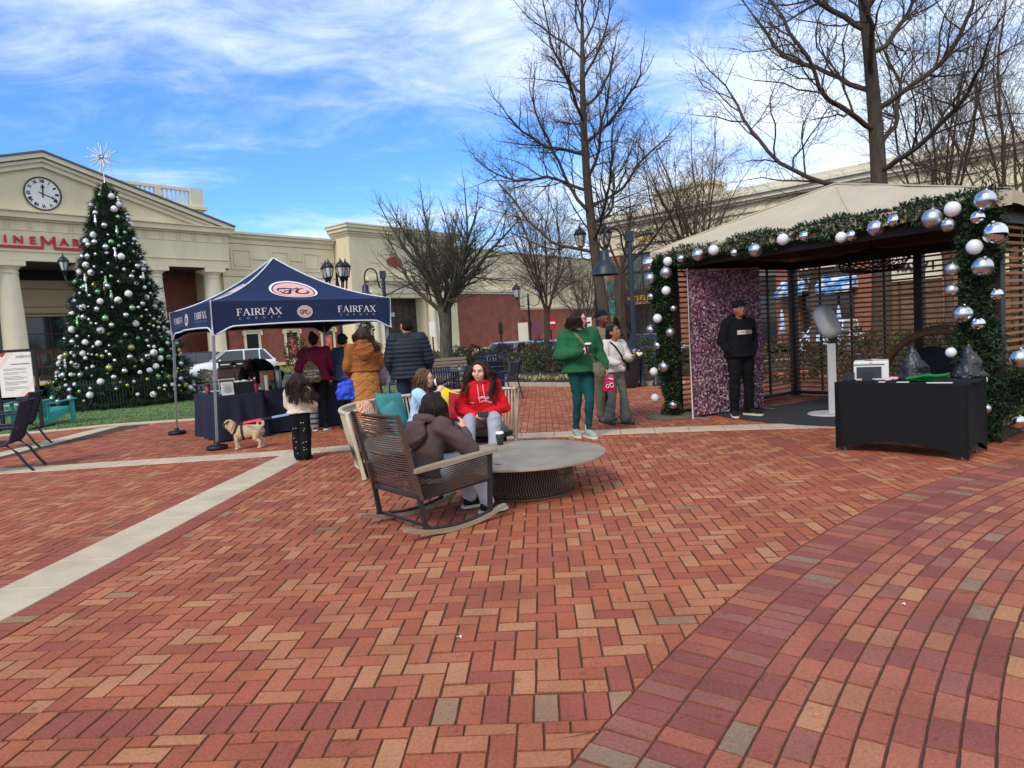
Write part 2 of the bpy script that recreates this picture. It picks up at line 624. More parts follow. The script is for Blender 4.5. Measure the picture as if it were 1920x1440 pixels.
U0, U1 = -3.72, -3.26                      # long cream band, in paving coordinates
brick_stops = [(0.0, (158, 91, 63)), (0.11, (165, 99, 67)), (0.30, (168, 104, 71)), (0.46, (154, 87, 63)), (0.60, (171, 113, 77)), (0.72, (177, 124, 85)),
			   (0.80, (151, 86, 62)), (0.875, (147, 84, 61)), (0.93, (144, 82, 60)), (0.955, (148, 117, 88)), (0.985, (136, 114, 88))]
brick_m = tone_mat('paver_brick', brick_stops, 0.85, 0.34, 70, 0.8, 0.2, blotch=0.14)
walk_stops = [(0.0, (156, 91, 66)), (0.2, (162, 98, 69)), (0.4, (150, 87, 64)), (0.55, (166, 110, 76)), (0.68, (174, 122, 84)), (0.74, (146, 87, 66)),
			  (0.80, (144, 81, 62)), (0.88, (148, 93, 69)), (0.93, (138, 77, 60)), (0.955, (144, 115, 88)), (0.985, (133, 110, 85))]
walk_m = M('sidewalk_concrete', (176, 164, 146), 0.85, 0.1, 1.4, 0.15, 120)
gs = [-900, -420, -220, -130, -90] + [x * 4.0 for x in range(-18, 27)] + [130, 220, 420, 900]
gyy = [-200, -60, -20] + [y * 3.0 for y in range(-3, 46)] + [150, 190, 260, 420, 1000]
V, F = [], []
for y in gyy:
	for x in gs:
		V.append((x, y, gz(x, y) - 0.09))
nx = len(gs)
for j in range(len(gyy) - 1):
	for i in range(nx - 1):
		F.append((j * nx + i, j * nx + i + 1, (j + 1) * nx + i + 1, (j + 1) * nx + i))
np_mesh('ground', V, F, asphalt, kind='structure')

E1 = Vector((0.99899, -0.045, 0)); E2 = Vector((0.045, 0.99899, 0))

def uv(p): return p[0] * E1.x + p[1] * E1.y, p[0] * E2.x + p[1] * E2.y
def xy(u, v): return u * E1.x + v * E2.x, u * E1.y + v * E2.y

# line of the cream arc band, and the narrower band and kerb by the lawn
ARC = [(-13, 9.75), (-9, 9.62), (-6.7, 9.58), (-5.3, 9.63), (-3.7, 9.65), (-2.7, 9.78), (-1.2, 9.92), (0.1, 9.93), (1.07, 9.80), (2.1, 9.68), (3.0, 9.50), (3.8, 9.32), (5.2, 8.9), (7, 8.1)]
BAND3 = [(-8.62, 9.95), (-8.68, 11.4), (-8.72, 12.8), (-8.86, 14.9)]
KERB = [(-17.0, 12.2), (-13.0, 13.6), (-10.2, 14.72), (-9.1, 15.25), (-7.2, 15.42), (-5.0, 15.5), (-2.5, 15.6)]
CC, CRAD = (10.40, -4.31), 12.20          # curved walk

def arc_y(x):
	for (x0, y0), (x1, y1) in zip(ARC, ARC[1:]):
		if x0 <= x <= x1:
			return y0 + (y1 - y0) * (x - x0) / (x1 - x0)
	return ARC[0][1] if x < ARC[0][0] else ARC[-1][1]

def kerb_y(x):
	for (x0, y0), (x1, y1) in zip(KERB, KERB[1:]):
		if x0 <= x <= x1:
			return y0 + (y1 - y0) * (x - x0) / (x1 - x0)
	return KERB[0][1] if x < KERB[0][0] else KERB[-1][1]

def cdist(p): return math.hypot(p[0] - CC[0], p[1] - CC[1])

U0, U1 = -3.72, -3.26                      # long cream band, in paving coordinates
brick_stops = [(0.0, (158, 91, 63)), (0.11, (165, 99, 67)), (0.30, (168, 104, 71)), (0.46, (154, 87, 63)), (0.60, (171, 113, 77)), (0.72, (177, 124, 85)),
			   (0.80, (151, 86, 62)), (0.875, (147, 84, 61)), (0.93, (144, 82, 60)), (0.955, (148, 117, 88)), (0.985, (136, 114, 88))]
brick_m = tone_mat('paver_brick', brick_stops, 0.85, 0.34, 70, 0.8, 0.2, blotch=0.14)
walk_stops = [(0.0, (162, 92, 70)), (0.2, (167, 99, 73)), (0.4, (154, 87, 68)), (0.55, (170, 111, 80)), (0.68, (178, 123, 87)), (0.74, (148, 86, 71)),
			  (0.80, (146, 80, 67)), (0.88, (150, 92, 74)), (0.93, (140, 76, 65)), (0.955, (146, 115, 90)), (0.985, (134, 110, 87))]
walk_m = M('sidewalk_concrete', (176, 164, 146), 0.85, 0.1, 1.4, 0.15, 120)
gs = [-900, -420, -220, -130, -90] + [x * 4.0 for x in range(-18, 27)] + [130, 220, 420, 900]
gyy = [-200, -60, -20] + [y * 3.0 for y in range(-3, 46)] + [150, 190, 260, 420, 1000]
V, F = [], []
for y in gyy:
	for x in gs:
		V.append((x, y, gz(x, y) - 0.09))
nx = len(gs)
for j in range(len(gyy) - 1):
	for i in range(nx - 1):
		F.append((j * nx + i, j * nx + i + 1, (j + 1) * nx + i + 1, (j + 1) * nx + i))
np_mesh('ground', V, F, asphalt, kind='structure')

E1 = Vector((0.99899, -0.045, 0)); E2 = Vector((0.045, 0.99899, 0))

def uv(p): return p[0] * E1.x + p[1] * E1.y, p[0] * E2.x + p[1] * E2.y
def xy(u, v): return u * E1.x + v * E2.x, u * E1.y + v * E2.y

# line of the cream arc band, and the narrower band and kerb by the lawn
ARC = [(-13, 9.75), (-9, 9.62), (-6.7, 9.58), (-5.3, 9.63), (-3.7, 9.65), (-2.7, 9.78), (-1.2, 9.92), (0.1, 9.93), (1.07, 9.80), (2.1, 9.68), (3.0, 9.50), (3.8, 9.32), (5.2, 8.9), (7, 8.1)]
BAND3 = [(-8.62, 9.95), (-8.68, 11.4), (-8.72, 12.8), (-8.86, 14.9)]
KERB = [(-17.0, 12.2), (-13.0, 13.6), (-10.2, 14.72), (-9.1, 15.25), (-7.2, 15.42), (-5.0, 15.5), (-2.5, 15.6)]
CC, CRAD = (10.40, -4.31), 12.20          # curved walk

def arc_y(x):
	for (x0, y0), (x1, y1) in zip(ARC, ARC[1:]):
		if x0 <= x <= x1:
			return y0 + (y1 - y0) * (x - x0) / (x1 - x0)
	return ARC[0][1] if x < ARC[0][0] else ARC[-1][1]

def kerb_y(x):
	for (x0, y0), (x1, y1) in zip(KERB, KERB[1:]):
		if x0 <= x <= x1:
			return y0 + (y1 - y0) * (x - x0) / (x1 - x0)
	return KERB[0][1] if x < KERB[0][0] else KERB[-1][1]

def cdist(p): return math.hypot(p[0] - CC[0], p[1] - CC[1])

U0, U1 = -3.72, -3.26                      # long cream band, in paving coordinates
brick_stops = [(0.0, (163, 90, 66)), (0.11, (170, 98, 70)), (0.30, (172, 103, 74)), (0.46, (159, 88, 67)), (0.60, (175, 112, 80)), (0.72, (181, 123, 88)),
			   (0.80, (153, 84, 67)), (0.875, (148, 81, 66)), (0.93, (145, 79, 65)), (0.955, (152, 118, 90)), (0.985, (138, 116, 90))]
brick_m = tone_mat('paver_brick', brick_stops, 0.85, 0.34, 70, 0.8, 0.2, blotch=0.14)
walk_stops = [(0.0, (160, 92, 73)), (0.2, (165, 99, 77)), (0.4, (152, 87, 71)), (0.55, (169, 111, 83)), (0.68, (178, 124, 90)), (0.74, (144, 87, 77)),
			  (0.80, (140, 79, 71)), (0.88, (146, 92, 78)), (0.93, (134, 76, 68)), (0.955, (142, 115, 92)), (0.985, (130, 109, 88))]
walk_m = tone_mat('walk_brick', walk_stops, 0.85, 0.34, 70, 0.8, 0.2, blotch=0.16)
edge_m = M('grimy_brick_edge', (132, 78, 57), 0.95, 0.3, 40, 0.4, 150, spec=.1)
bed_m = M('joint_sand', (78, 56, 45), 0.95, 0.25, 30, 0.3, 200)
cream_m = M('cream_concrete', (196, 176, 146), 0.85, 0.1, 2.5, 0.35, 160, hue=(204, 187, 158))

def tone_field(rr):
	t = rr.random()
	if t > 0.988: return 0.955 + 0.04 * rr.random()
	if t > 0.90: return 0.80 + 0.07 * rr.random()
	return rr.random() * 0.8

def tone_dark(rr):
	t = rr.random()
	if t > 0.93: return 0.955 + 0.04 * rr.random()
	if t > 0.75: return rr.random() * 0.6
	return 0.80 + 0.15 * rr.random()

def tone_curve(rr):
	t = rr.random()
	if t > 0.97: return 0.955 + 0.04 * rr.random()
	if t > 0.74: return 0.80 + 0.15 * rr.random()
	return rr.random() * 0.8

def clip(poly, f):
	"""keeps the part of poly where f >= 0"""
	vals = [f(p) for p in poly]
	if all(v >= 0 for v in vals): return poly
	if all(v < 0 for v in vals): return None
	o = []
	for i in range(len(poly)):
		a, b, va, vb = poly[i], poly[(i + 1) % len(poly)], vals[i], vals[(i + 1) % len(poly)]
		if va >= 0: o.append(a)
		if (va >= 0) != (vb >= 0):
			t = va / (va - vb)
			o.append((a[0] + (b[0] - a[0]) * t, a[1] + (b[1] - a[1]) * t))
	return o if len(o) >= 3 else None

def parea(P):
	return 0.5 * sum(P[i][0] * P[(i + 1) % len(P)][1] - P[(i + 1) % len(P)][0] * P[i][1] for i in range(len(P)))

def inset(P, d):
	n = len(P); o = []
	for i in range(n):
		a, b, c = P[i - 1], P[i], P[(i + 1) % n]
		e1 = (b[0] - a[0], b[1] - a[1]); e2 = (c[0] - b[0], c[1] - b[1])
		l1, l2 = math.hypot(*e1) or 1e-6, math.hypot(*e2) or 1e-6
		n1, n2 = (-e1[1] / l1, e1[0] / l1), (-e2[1] / l2, e2[0] / l2)
		k = 1 + n1[0] * n2[0] + n1[1] * n2[1]
		k = max(k, 0.35)
		o.append((b[0] + (n1[0] + n2[0]) * d / k, b[1] + (n1[1] + n2[1]) * d / k))
	return o

def brick_geo(P, top, tilt, rr, fine_):
	"""verts and faces of a paver of outline P with worn edges"""
	if parea(P) < 0: P = P[::-1]
	P = inset(P, (0.0018 if fine_ else 0.0024) + 0.0014 * rr.random())
	if fine_:
		Q = []
		for i in range(len(P)):
			a, b = P[i], P[(i + 1) % len(P)]
			l = math.hypot(b[0] - a[0], b[1] - a[1])
			Q.append((a[0] + rr.uniform(-.0012, .0012), a[1] + rr.uniform(-.0012, .0012)))
			for k in range(1, 3 if l > 0.12 else 2):
				t = k / (3 if l > 0.12 else 2)
				Q.append((a[0] + (b[0] - a[0]) * t + rr.uniform(-.0016, .0016), a[1] + (b[1] - a[1]) * t + rr.uniform(-.0016, .0016)))
		P = Q
	I = inset(P, 0.0035 if fine_ else 0.0038)
	if parea(I) <= 0.0002: I = inset(P, 0.0015)
	cx = sum(p[0] for p in P) / len(P); cy = sum(p[1] for p in P) / len(P)
	zt = lambda p: top + tilt[0] * (p[0] - cx) + tilt[1] * (p[1] - cy)
	n = len(P)
	V = [(p[0], p[1], -0.012) for p in P] + [(p[0], p[1], zt(p) - (0.0055 + (rr.random() * .002 if fine_ else 0))) for p in P] + [(p[0], p[1], zt(p)) for p in I]
	F = []
	if not fine_: V = V[n:]
	for r in ((0, 1) if fine_ else (0,)):
		for i in range(n):
			j = (i + 1) % n
			F.append((r * n + i, r * n + j, (r + 1) * n + j, (r + 1) * n + i))
	k = len(V) - n
	F.append(tuple(k + i for i in range(n)))
	return V, F, [1] * k + [0]

class Panel:
	"""a stretch of brick paving: its bed is the thing, its bricks are parts, the small far ones one joined part"""
	def __init__(s, name, bed, zbed):
		s.name = name
		m = MB(); m.add([(x, y, zbed) for x, y in bed], [tuple(range(len(bed)))])
		s.root = m.build(name, bed_m, None, 'structure')
		s.rr = random.Random(len(name) * 7 + int(abs(zbed) * 1e4))
		s.items = []
		s.mat = walk_m if name == 'curved_walk' else brick_m

	def add(s, P, tone):
		cx = sum(p[0] for p in P) / len(P); cy = sum(p[1] for p in P) / len(P)
		q = proj((cx, cy, 0))
		if q is None or not (-600 < q[0] < 3300 and -50 < q[1] < 2300): return
		inside = (0 < q[0] < 1920 and q[1] < 1440)
		s.items.append((abs(parea(P)) / cy ** 3 * (1 if inside else 0.2), P, tone))

	def finish(s):
		s.items.sort(key=lambda t: -t[0])
		for k, (a, P, tone) in enumerate(s.items[:300]):
			top = s.rr.uniform(-0.0018, 0.0022); tl = (s.rr.uniform(-.014, .014), s.rr.uniform(-.014, .014))
			cx = sum(p[0] for p in P) / len(P); cy = sum(p[1] for p in P) / len(P)
			V, F, MI = brick_geo([(p[0] - cx, p[1] - cy) for p in P], top, tl, s.rr, True)
			me = bpy.data.meshes.new('brick'); me.from_pydata(V, [], F); me.update(); me.materials.append(s.mat); me.materials.append(edge_m); me.polygons.foreach_set('material_index', MI)
			o = bpy.data.objects.new('brick', me); COL.objects.link(o)
			o.parent = s.root; o.location = (cx, cy, 0); o['tone'] = float(tone)
		V, F3, T = [], [], []
		faces = []; MX = []
		for a, P, tone in s.items[300:]:
			cy = P[0][1]
			v, f, mi = brick_geo(P, s.rr.uniform(-0.0015, 0.002), (s.rr.uniform(-.012, .012), s.rr.uniform(-.012, .012)), s.rr, cy < 4.2)
			b = len(V); V += v; MX += mi
			for q in f: faces.append(tuple(b + i for i in q)); T.append(tone)
		if faces:
			me = bpy.data.meshes.new('brick_field'); me.from_pydata(V, [], faces); me.update(); me.materials.append(s.mat); me.materials.append(edge_m); me.polygons.foreach_set('material_index', MX)
			at_ = me.attributes.new('tone', 'FLOAT', 'FACE'); at_.data.foreach_set('value', np.array(T, dtype=np.float32))
			o = bpy.data.objects.new('brick_field', me); COL.objects.link(o); o.parent = s.root; o['kind'] = 'stuff'

def in_view(x, y, mx=1000):
	if y < 1.0 or y > 10 and not -16 < x < 10: return False
	q = proj((x, y, 0))
	return q is not None and -mx * .6 < q[0] < 1920 + mx * 1.4 and q[1] < 2300

def herringbone(panel, u0, u1, v0, v1, cons, off=(0.0, 0.0), cell=0.1016):
	i0, i1 = int((u0 - off[0]) / cell) - 2, int((u1 - off[0]) / cell) + 2
	j0, j1 = int((v0 - off[1]) / cell) - 2, int((v1 - off[1]) / cell) + 2
	for j in range(j0, j1):
		for i in range(i0, i1):
			k = (i - j) % 4
			if k not in (0, 3): continue
			a, b = off[0] + i * cell, off[1] + j * cell
			if not in_view(*xy(a, b)): continue
			P = [(a, b), (a + 2 * cell, b), (a + 2 * cell, b + cell), (a, b + cell)] if k == 0 else [(a, b), (a + cell, b), (a + cell, b + 2 * cell), (a, b + 2 * cell)]
			for f in cons:
				P = clip(P, f)
				if P is None: break
			if P is None or abs(parea(P)) < 0.0006: continue
			panel.add([xy(*p) for p in P], tone_field(panel.rr))

def row(panel, a, b, depth, across, cons, tone, dirn):
	"""soldier course from a to b (in uv), bricks laid side by side"""
	n = int(abs(b - a) / 0.1016)
	for i in range(n):
		t0 = a + i * 0.1016; t1 = t0 + 0.1016
		P = [(t0, depth), (t1, depth), (t1, depth + across), (t0, depth + across)] if dirn == 'u' else [(depth, t0), (depth + across, t0), (depth + across, t1), (depth, t1)]
		c = xy(*P[0])
		if not in_view(*c): continue
		for f in cons:
			P = clip(P, f)
			if P is None: break
		if P is None or abs(parea(P)) < 0.0006: continue
		panel.add([xy(*p) for p in P], tone(panel.rr))

below_arc = lambda p: (arc_y(xy(*p)[0]) - 0.235) - xy(*p)[1]
above_arc = lambda p: xy(*p)[1] - (arc_y(xy(*p)[0]) + 0.235)
outside_c = lambda p: cdist(xy(*p)) - CRAD
SV0, SV1 = 2.535, 2.738
SU0, SU1 = 2.72, 2.923

A_ = Panel('herringbone_paving', [(-3.6, 1.2), (9.5, 1.2), (9.5, 9.4), (-3.2, 9.9)], -0.0062)
herringbone(A_, U1, SU0, SV1, 10, [lambda p: p[0] - (U1 + 0.2032), lambda p: SU0 - p[0], lambda p: p[1] - SV1, below_arc, outside_c])
herringbone(A_, SU1, 6.5, 4, 10, [lambda p: p[0] - SU1, below_arc, outside_c], (0.05, 0.0))
herringbone(A_, U1, 1.2, 1.6, SV0, [lambda p: p[0] - (U1 + 0.2032), lambda p: SV0 - p[1], outside_c], (0.03, 0.02))
row(A_, U1 + 0.2032, 1.2, SV0, 0.2032, [outside_c], tone_dark, 'u')
row(A_, 3.0, 9.8, SU0, 0.2032, [outside_c, below_arc], tone_dark, 'v')
row(A_, 1.4, 9.8, U1, 0.2032, [below_arc], tone_dark, 'v')
A_.finish()
B_ = Panel('left_paving', [(-16, 3.0), (-3.5, 3.0), (-3.3, 9.8), (-16, 9.9)], -0.0070)
herringbone(B_, -9.5, U0, 3.5, 10, [lambda p: (U0 - 0.2032) - p[0], below_arc], (0.07, 0.05))
row(B_, 3.0, 9.8, U0 - 0.2032, 0.2032, [below_arc], tone_dark, 'v')
B_.finish()
C_ = Panel('far_paving', [(-18, 9.4), (16, 8.0), (16, 24), (-2, 24), (-2.5, 15.6), (-7.2, 15.4), (-10.2, 14.7), (-18, 11.8)], -0.0078)
left3 = lambda p: xy(*p)[0] - (-8.72 + 0.2)
herringbone(C_, -8.6, 9, 9, 19.5, [above_arc, left3, lambda p: 1.0 if xy(*p)[0] > -2.4 else (kerb_y(xy(*p)[0]) - 0.2) - xy(*p)[1]], (0.02, 0.06))
herringbone(C_, -14, -8.5, 9, 15, [above_arc, lambda p: (-8.72 - 0.2) - xy(*p)[0], lambda p: (kerb_y(xy(*p)[0]) - 0.2) - xy(*p)[1]], (0.02, 0.01))
C_.finish()
D_ = Panel('curved_walk', [(0.0, 0.8), (0.05, 2.24), (0.35, 2.6), (0.9, 3.25), (1.75, 4.16), (2.8, 5.23), (3.75, 5.94), (4.8, 6.44), (6.2, 7.1), (6.2, 0.8)], -0.0054)

def polar(r, a): return CC[0] + r * math.cos(a), CC[1] + r * math.sin(a)

A0, A1 = math.radians(104), math.radians(160)
r_ = CRAD
for ring in range(2):
	ro, ri = r_, r_ - 0.2032
	na = int((A1 - A0) * ri / 0.1016)
	for k in range(na):
		a0 = A0 + (k + 0.37 * ring) * 0.1016 / ri; a1 = a0 + 0.1016 / ri
		D_.add([polar(ri, a0), polar(ro, a0), polar(ro, a1), polar(ri, a1)][::-1], tone_dark(D_.rr))
	r_ = ri
ring = 0
while r_ > 7.5:
	ro, ri = r_, r_ - 0.1016
	da = 0.2032 / ri
	sh = D_.rr.random() * 0.15 + (0.5 if ring % 2 else 0.0)
	for k in range(int((A1 - A0) / da)):
		a0 = A0 + (k + sh) * da; a1 = a0 + da
		am = (a0 + a1) / 2
		D_.add([polar(ri, a0), polar(ro, a0), polar(ro, am), polar(ro, a1), polar(ri, a1), polar(ri, am)][::-1], tone_curve(D_.rr))
	r_ = ri; ring += 1
D_.finish()

# cream bands: slabs with open joints
def slab_band(name, pts, wd, step, ztop=0.004, thick=0.03):
	base = MB()
	P = [Vector((p[0], p[1], 0)) for p in pts]
	L_ = [0]
	for a, b in zip(P, P[1:]): L_.append(L_[-1] + (b - a).length)

	def pos(t):
		t = min(max(t, 0), L_[-1])
		for i in range(len(P) - 1):
			if t <= L_[i + 1] + 1e-9:
				k = (t - L_[i]) / (L_[i + 1] - L_[i])
				d0 = (P[i + 1] - P[i]).normalized()
				dp = (P[i] - P[i - 1]).normalized() if i > 0 else d0
				dn = (P[i + 2] - P[i + 1]).normalized() if i < len(P) - 2 else d0
				d = ((dp + d0) * (1 - k) + (d0 + dn) * k).normalized()
				return P[i].lerp(P[i + 1], k), Vector((-d.y, d.x, 0))
	n = max(1, int(L_[-1] / step))
	V = []
	for i in range(n + 1):
		p, q = pos(i * L_[-1] / n)
		V += [p + q * (wd / 2 - 0.004) + Vector((0, 0, -0.011)), p - q * (wd / 2 - 0.004) + Vector((0, 0, -0.011))]
	base.add(V, [(2 * i + 1, 2 * i + 3, 2 * i + 2, 2 * i) for i in range(n)])
	root = base.build(name, bed_m, None, 'structure')
	for i in range(n):
		t0, t1 = i * L_[-1] / n + 0.003, (i + 1) * L_[-1] / n - 0.003
		m = MB(); up, lo = [], []
		for t in (t0, (t0 + t1) / 2, t1):
			p, q = pos(t); up.append(p + q * wd / 2); lo.append(p - q * wd / 2)
		O = lo + up[::-1]
		zt = ztop + R.uniform(-.001, .001)
		c = sum(O, Vector()) / len(O)
		k = len(O)
		m.add([p + Vector((0, 0, -0.02)) for p in O] + [p + Vector((0, 0, zt - .004)) for p in O] + [p + (c - p) * 0.012 + Vector((0, 0, zt)) for p in O],
			  [(r * k + a, r * k + (a + 1) % k, (r + 1) * k + (a + 1) % k, (r + 1) * k + a) for r in (0, 1) for a in range(k)] + [tuple(2 * k + a for a in range(k))])
		m.build('slab', cream_m, root)
	return root

um = (U0 + U1) / 2
slab_band('straight_concrete_band', [xy(um, v) for v in (2.0, 3.5, 5.0, 6.5, 8.0, 9.5)], 0.46, 0.57)
slab_band('curved_concrete_band', ARC[1:], 0.46, 0.47, 0.0055)
slab_band('narrow_concrete_band', BAND3, 0.40, 0.5, 0.003)
slab_band('lawn_kerb', KERB, 0.36, 0.9, 0.02)

# artificial lawn
lawn_m = M('lawn_green', (98, 122, 72), 0.95, 0.14, 0.9, 0.6, 260, hue=(108, 130, 80))
m = MB()
lp = [(x, y + 0.19) for x, y in KERB]
m.add([(x, y, 0.012) for x, y in lp] + [(-2.5, 24.5, 0.012), (-7.5, 25.0, 0.012), (-17, 24.6, 0.012), (-26, 24.0, 0.012), (-26, 12.0, 0.012)], [tuple(range(len(lp) + 5))])
m.build('lawn', lawn_m, None, 'structure')
# grass blades, denser look towards the near edge
n = 26000
gx = NR.uniform(-20, -2.6, n); t_ = NR.uniform(0, 1, n) ** 1.6
ky = np.array([kerb_y(x) for x in gx]) + 0.2
gy = ky + t_ * (24.3 - ky)
hh = NR.uniform(0.018, 0.04, n); ang = NR.uniform(0, 2 * PI, n); wdt = 0.006 + 0.0008 * gy
dx, dy = np.cos(ang) * wdt, np.sin(ang) * wdt
P0 = np.stack([gx - dx, gy - dy, np.full(n, .011)], 1); P1 = np.stack([gx + dx, gy + dy, np.full(n, .011)], 1)
P2 = np.stack([gx + NR.normal(0, .015, n), gy + NR.normal(0, .015, n), .011 + hh], 1)
np_mesh('grass', np.stack([P0, P1, P2], 1).reshape(-1, 3), np.arange(n * 3).reshape(n, 3), M('grass_blade', (104, 128, 76), 0.9, 0.2, 1.5, spec=0.15), kind='stuff')

# paving and street behind the lawn and behind the plaza
def strip(name, pts, z, mat):
	m = MB(); m.add([(p[0], p[1], z) for p in pts], [tuple(range(len(pts)))])
	return m.build(name, mat, None, 'structure')

strip('pavement', [(-26, 24.2), (-7.5, 25.2), (-2.5, 24.7), (-2.5, 26.4), (-9, 27.0), (-27, 26.0)], -0.01, sidewalk_m)
pinkpave = M('pink_paving', (168, 122, 102), 0.85, 0.15, 3.0, 0.3, 60)
strip('back_walk', [(4.0, 17.0), (5.0, 14.0), (16, 12.0), (30, 20), (24, 26), (9, 25.5)], -0.03, pinkpave)

# ================================================================== BUILDINGS
def brick_wall_mat(name, c1, c2, mortar, scale=1.0):
	m = bpy.data.materials.new(name); m.use_nodes = True
	t = m.node_tree; b = t.nodes['Principled BSDF']
	b.inputs['Roughness'].default_value = 0.9; b.inputs['Specular IOR Level'].default_value = 0.2
	co = t.nodes.new('ShaderNodeTexCoord'); sp = t.nodes.new('ShaderNodeSeparateXYZ'); t.links.new(co.outputs['Object'], sp.inputs[0])
	ad = t.nodes.new('ShaderNodeMath'); ad.operation = 'ADD'; t.links.new(sp.outputs['X'], ad.inputs[0]); t.links.new(sp.outputs['Y'], ad.inputs[1])
	cb = t.nodes.new('ShaderNodeCombineXYZ'); t.links.new(ad.outputs[0], cb.inputs[0]); t.links.new(sp.outputs['Z'], cb.inputs[1])
	br = t.nodes.new('ShaderNodeTexBrick')
	br.inputs['Scale'].default_value = 1.0 * scale
	br.inputs['Brick Width'].default_value = 0.24; br.inputs['Row Height'].default_value = 0.08; br.inputs['Mortar Size'].default_value = 0.009
	br.inputs['Color1'].default_value = lin(c1); br.inputs['Color2'].default_value = lin(c2); br.inputs['Mortar'].default_value = lin(mortar)
	t.links.new(cb.outputs[0], br.inputs['Vector'])
	n = t.nodes.new('ShaderNodeTexNoise'); n.inputs['Scale'].default_value = 0.9; n.inputs['Detail'].default_value = 8
	t.links.new(co.outputs['Object'], n.inputs['Vector'])
	mr = t.nodes.new('ShaderNodeMapRange'); mr.inputs['From Min'].default_value = .3; mr.inputs['From Max'].default_value = .7
	mr.inputs['To Min'].default_value = .8; mr.inputs['To Max'].default_value = 1.15
	t.links.new(n.outputs['Fac'], mr.inputs['Value'])
	sc_ = t.nodes.new('ShaderNodeVectorMath'); sc_.operation = 'SCALE'; t.links.new(br.outputs['Color'], sc_.inputs[0]); t.links.new(mr.outputs[0], sc_.inputs['Scale'])
	t.links.new(sc_.outputs[0], b.inputs['Base Color'])
	bp = t.nodes.new('ShaderNodeBump'); bp.inputs['Strength'].default_value = .4; bp.inputs['Distance'].default_value = .01; bp.invert = True
	t.links.new(br.outputs['Fac'], bp.inputs['Height']); t.links.new(bp.outputs[0], b.inputs['Normal'])
	return m

stucco = M('cream_stucco', (214, 201, 168), 0.9, 0.10, 0.30, 0.25, 90, hue=(222, 209, 178), stretch=(1, 1, .35))
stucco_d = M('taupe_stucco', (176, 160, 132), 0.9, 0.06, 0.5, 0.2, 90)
trim_m = M('cream_trim', (219, 208, 182), 0.85, 0.05, 0.6, 0.1, 80)
brick_red = brick_wall_mat('red_wall_brick', (146, 70, 56), (124, 56, 46), (150, 122, 104))
brick_org = brick_wall_mat('shop_brick', (158, 88, 62), (126, 66, 48), (160, 136, 116))
roof_m = M('roof_metal', (96, 94, 84), 0.6, 0.1, 0.5)
glass_m = M('window_glass', (34, 42, 48), 0.06, 0.25, 0.25, spec=0.6)
dark_m = M('painted_doorway_shade', (30, 28, 28), 0.8, 0.1)  # near black colour stands in for the shade inside the doorway
wood_door = M('brown_door', (98, 70, 50), 0.6, 0.15, 3)
bronze_m = M('bronze_frame', (70, 54, 42), 0.5, 0.1)
soffit_m = M('soffit', (52, 50, 50), 0.9, 0.05)
white_p = M('white_paint', (226, 224, 216), 0.55, 0.04, 3)
black_p = M('black_paint', (22, 23, 26), 0.5, 0.1, 5)
red_sign_m = M('red_sign', (186, 30, 52), 0.4, 0.05, 3)

class Bld:
	"""shorthand for a building's parts, in the building's own axes: x along the front, -y towards the plaza"""
	def __init__(s, root): s.root = root

	def box(s, name, x0, x1, y0, y1, z0, z1, mat, parent=None):
		return MB().box(((x0 + x1) / 2, (y0 + y1) / 2, (z0 + z1) / 2), (x1 - x0, y1 - y0, z1 - z0)).build(name, mat, parent or s.root)

	def boxes(s, name, L_, mat, parent=None):
		m = MB()
		for x0, x1, y0, y1, z0, z1 in L_:
			m.box(((x0 + x1) / 2, (y0 + y1) / 2, (z0 + z1) / 2), (x1 - x0, y1 - y0, z1 - z0))
		return m.build(name, mat, parent or s.root)

	def cornice(s, name, x0, x1, yf, z0, prof, mat, parent=None, back=0.6, returns=True):
		"""stack of ledges: prof = (height, reach) from below"""
		L_ = []; z = z0
		for h, rch in prof:
			e = rch if returns else 0
			L_.append((x0 - e, x1 + e, yf - rch, yf + back, z, z + h)); z += h
		return s.boxes(name, L_, mat, parent)

cin = Bld(empty('cinema_building', (-37, 52, 0), math.radians(50.8), 'cream stucco cinema with columned portico, clock pediment and red brick wings', 'building'))
PX0, PX1, PXC, PZ = -12.0, 17.4, 2.7, 13.05
# portico walls
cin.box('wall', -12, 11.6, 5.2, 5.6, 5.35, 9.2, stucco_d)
cin.boxes('wall_groove', [(-12, 11.6, 5.16, 5.2, z, z + .06) for z in (6.1, 7.6)] + [(-12, 11.6, 5.08, 5.2, 5.5, 5.62)], M('groove', (120, 108, 88), .9, 0))
cin.box('brick_wall', 11.6, 17.0, 5.1, 5.6, -0.6, 9.2, brick_red)
cin.box('brick_wall', 16.6, 17.4, 1.8, 5.1, -0.6, 8.2, brick_red)
cin.box('pier', 16.5, 17.45, 1.7, 5.2, 6.6, 9.2, stucco)
cin.boxes('portal', [(11.2, 12.1, 4.7, 5.3, -.2, 6.6), (10.9, 12.4, 4.6, 5.3, 6.6, 7.0), (10.7, 12.6, 4.5, 5.3, 7.0, 7.3)], trim_m)
cin.box('ceiling', -12, 17.4, 0.2, 5.6, 9.2, 9.3, soffit_m)
cin.box('painted_shade_panel', -12, 11.6, 5.14, 5.19, 8.35, 9.19, M('painted_gap_shade', (38, 36, 40), .9, 0))  # flat strip on the wall, painted dark for the shade under the ceiling
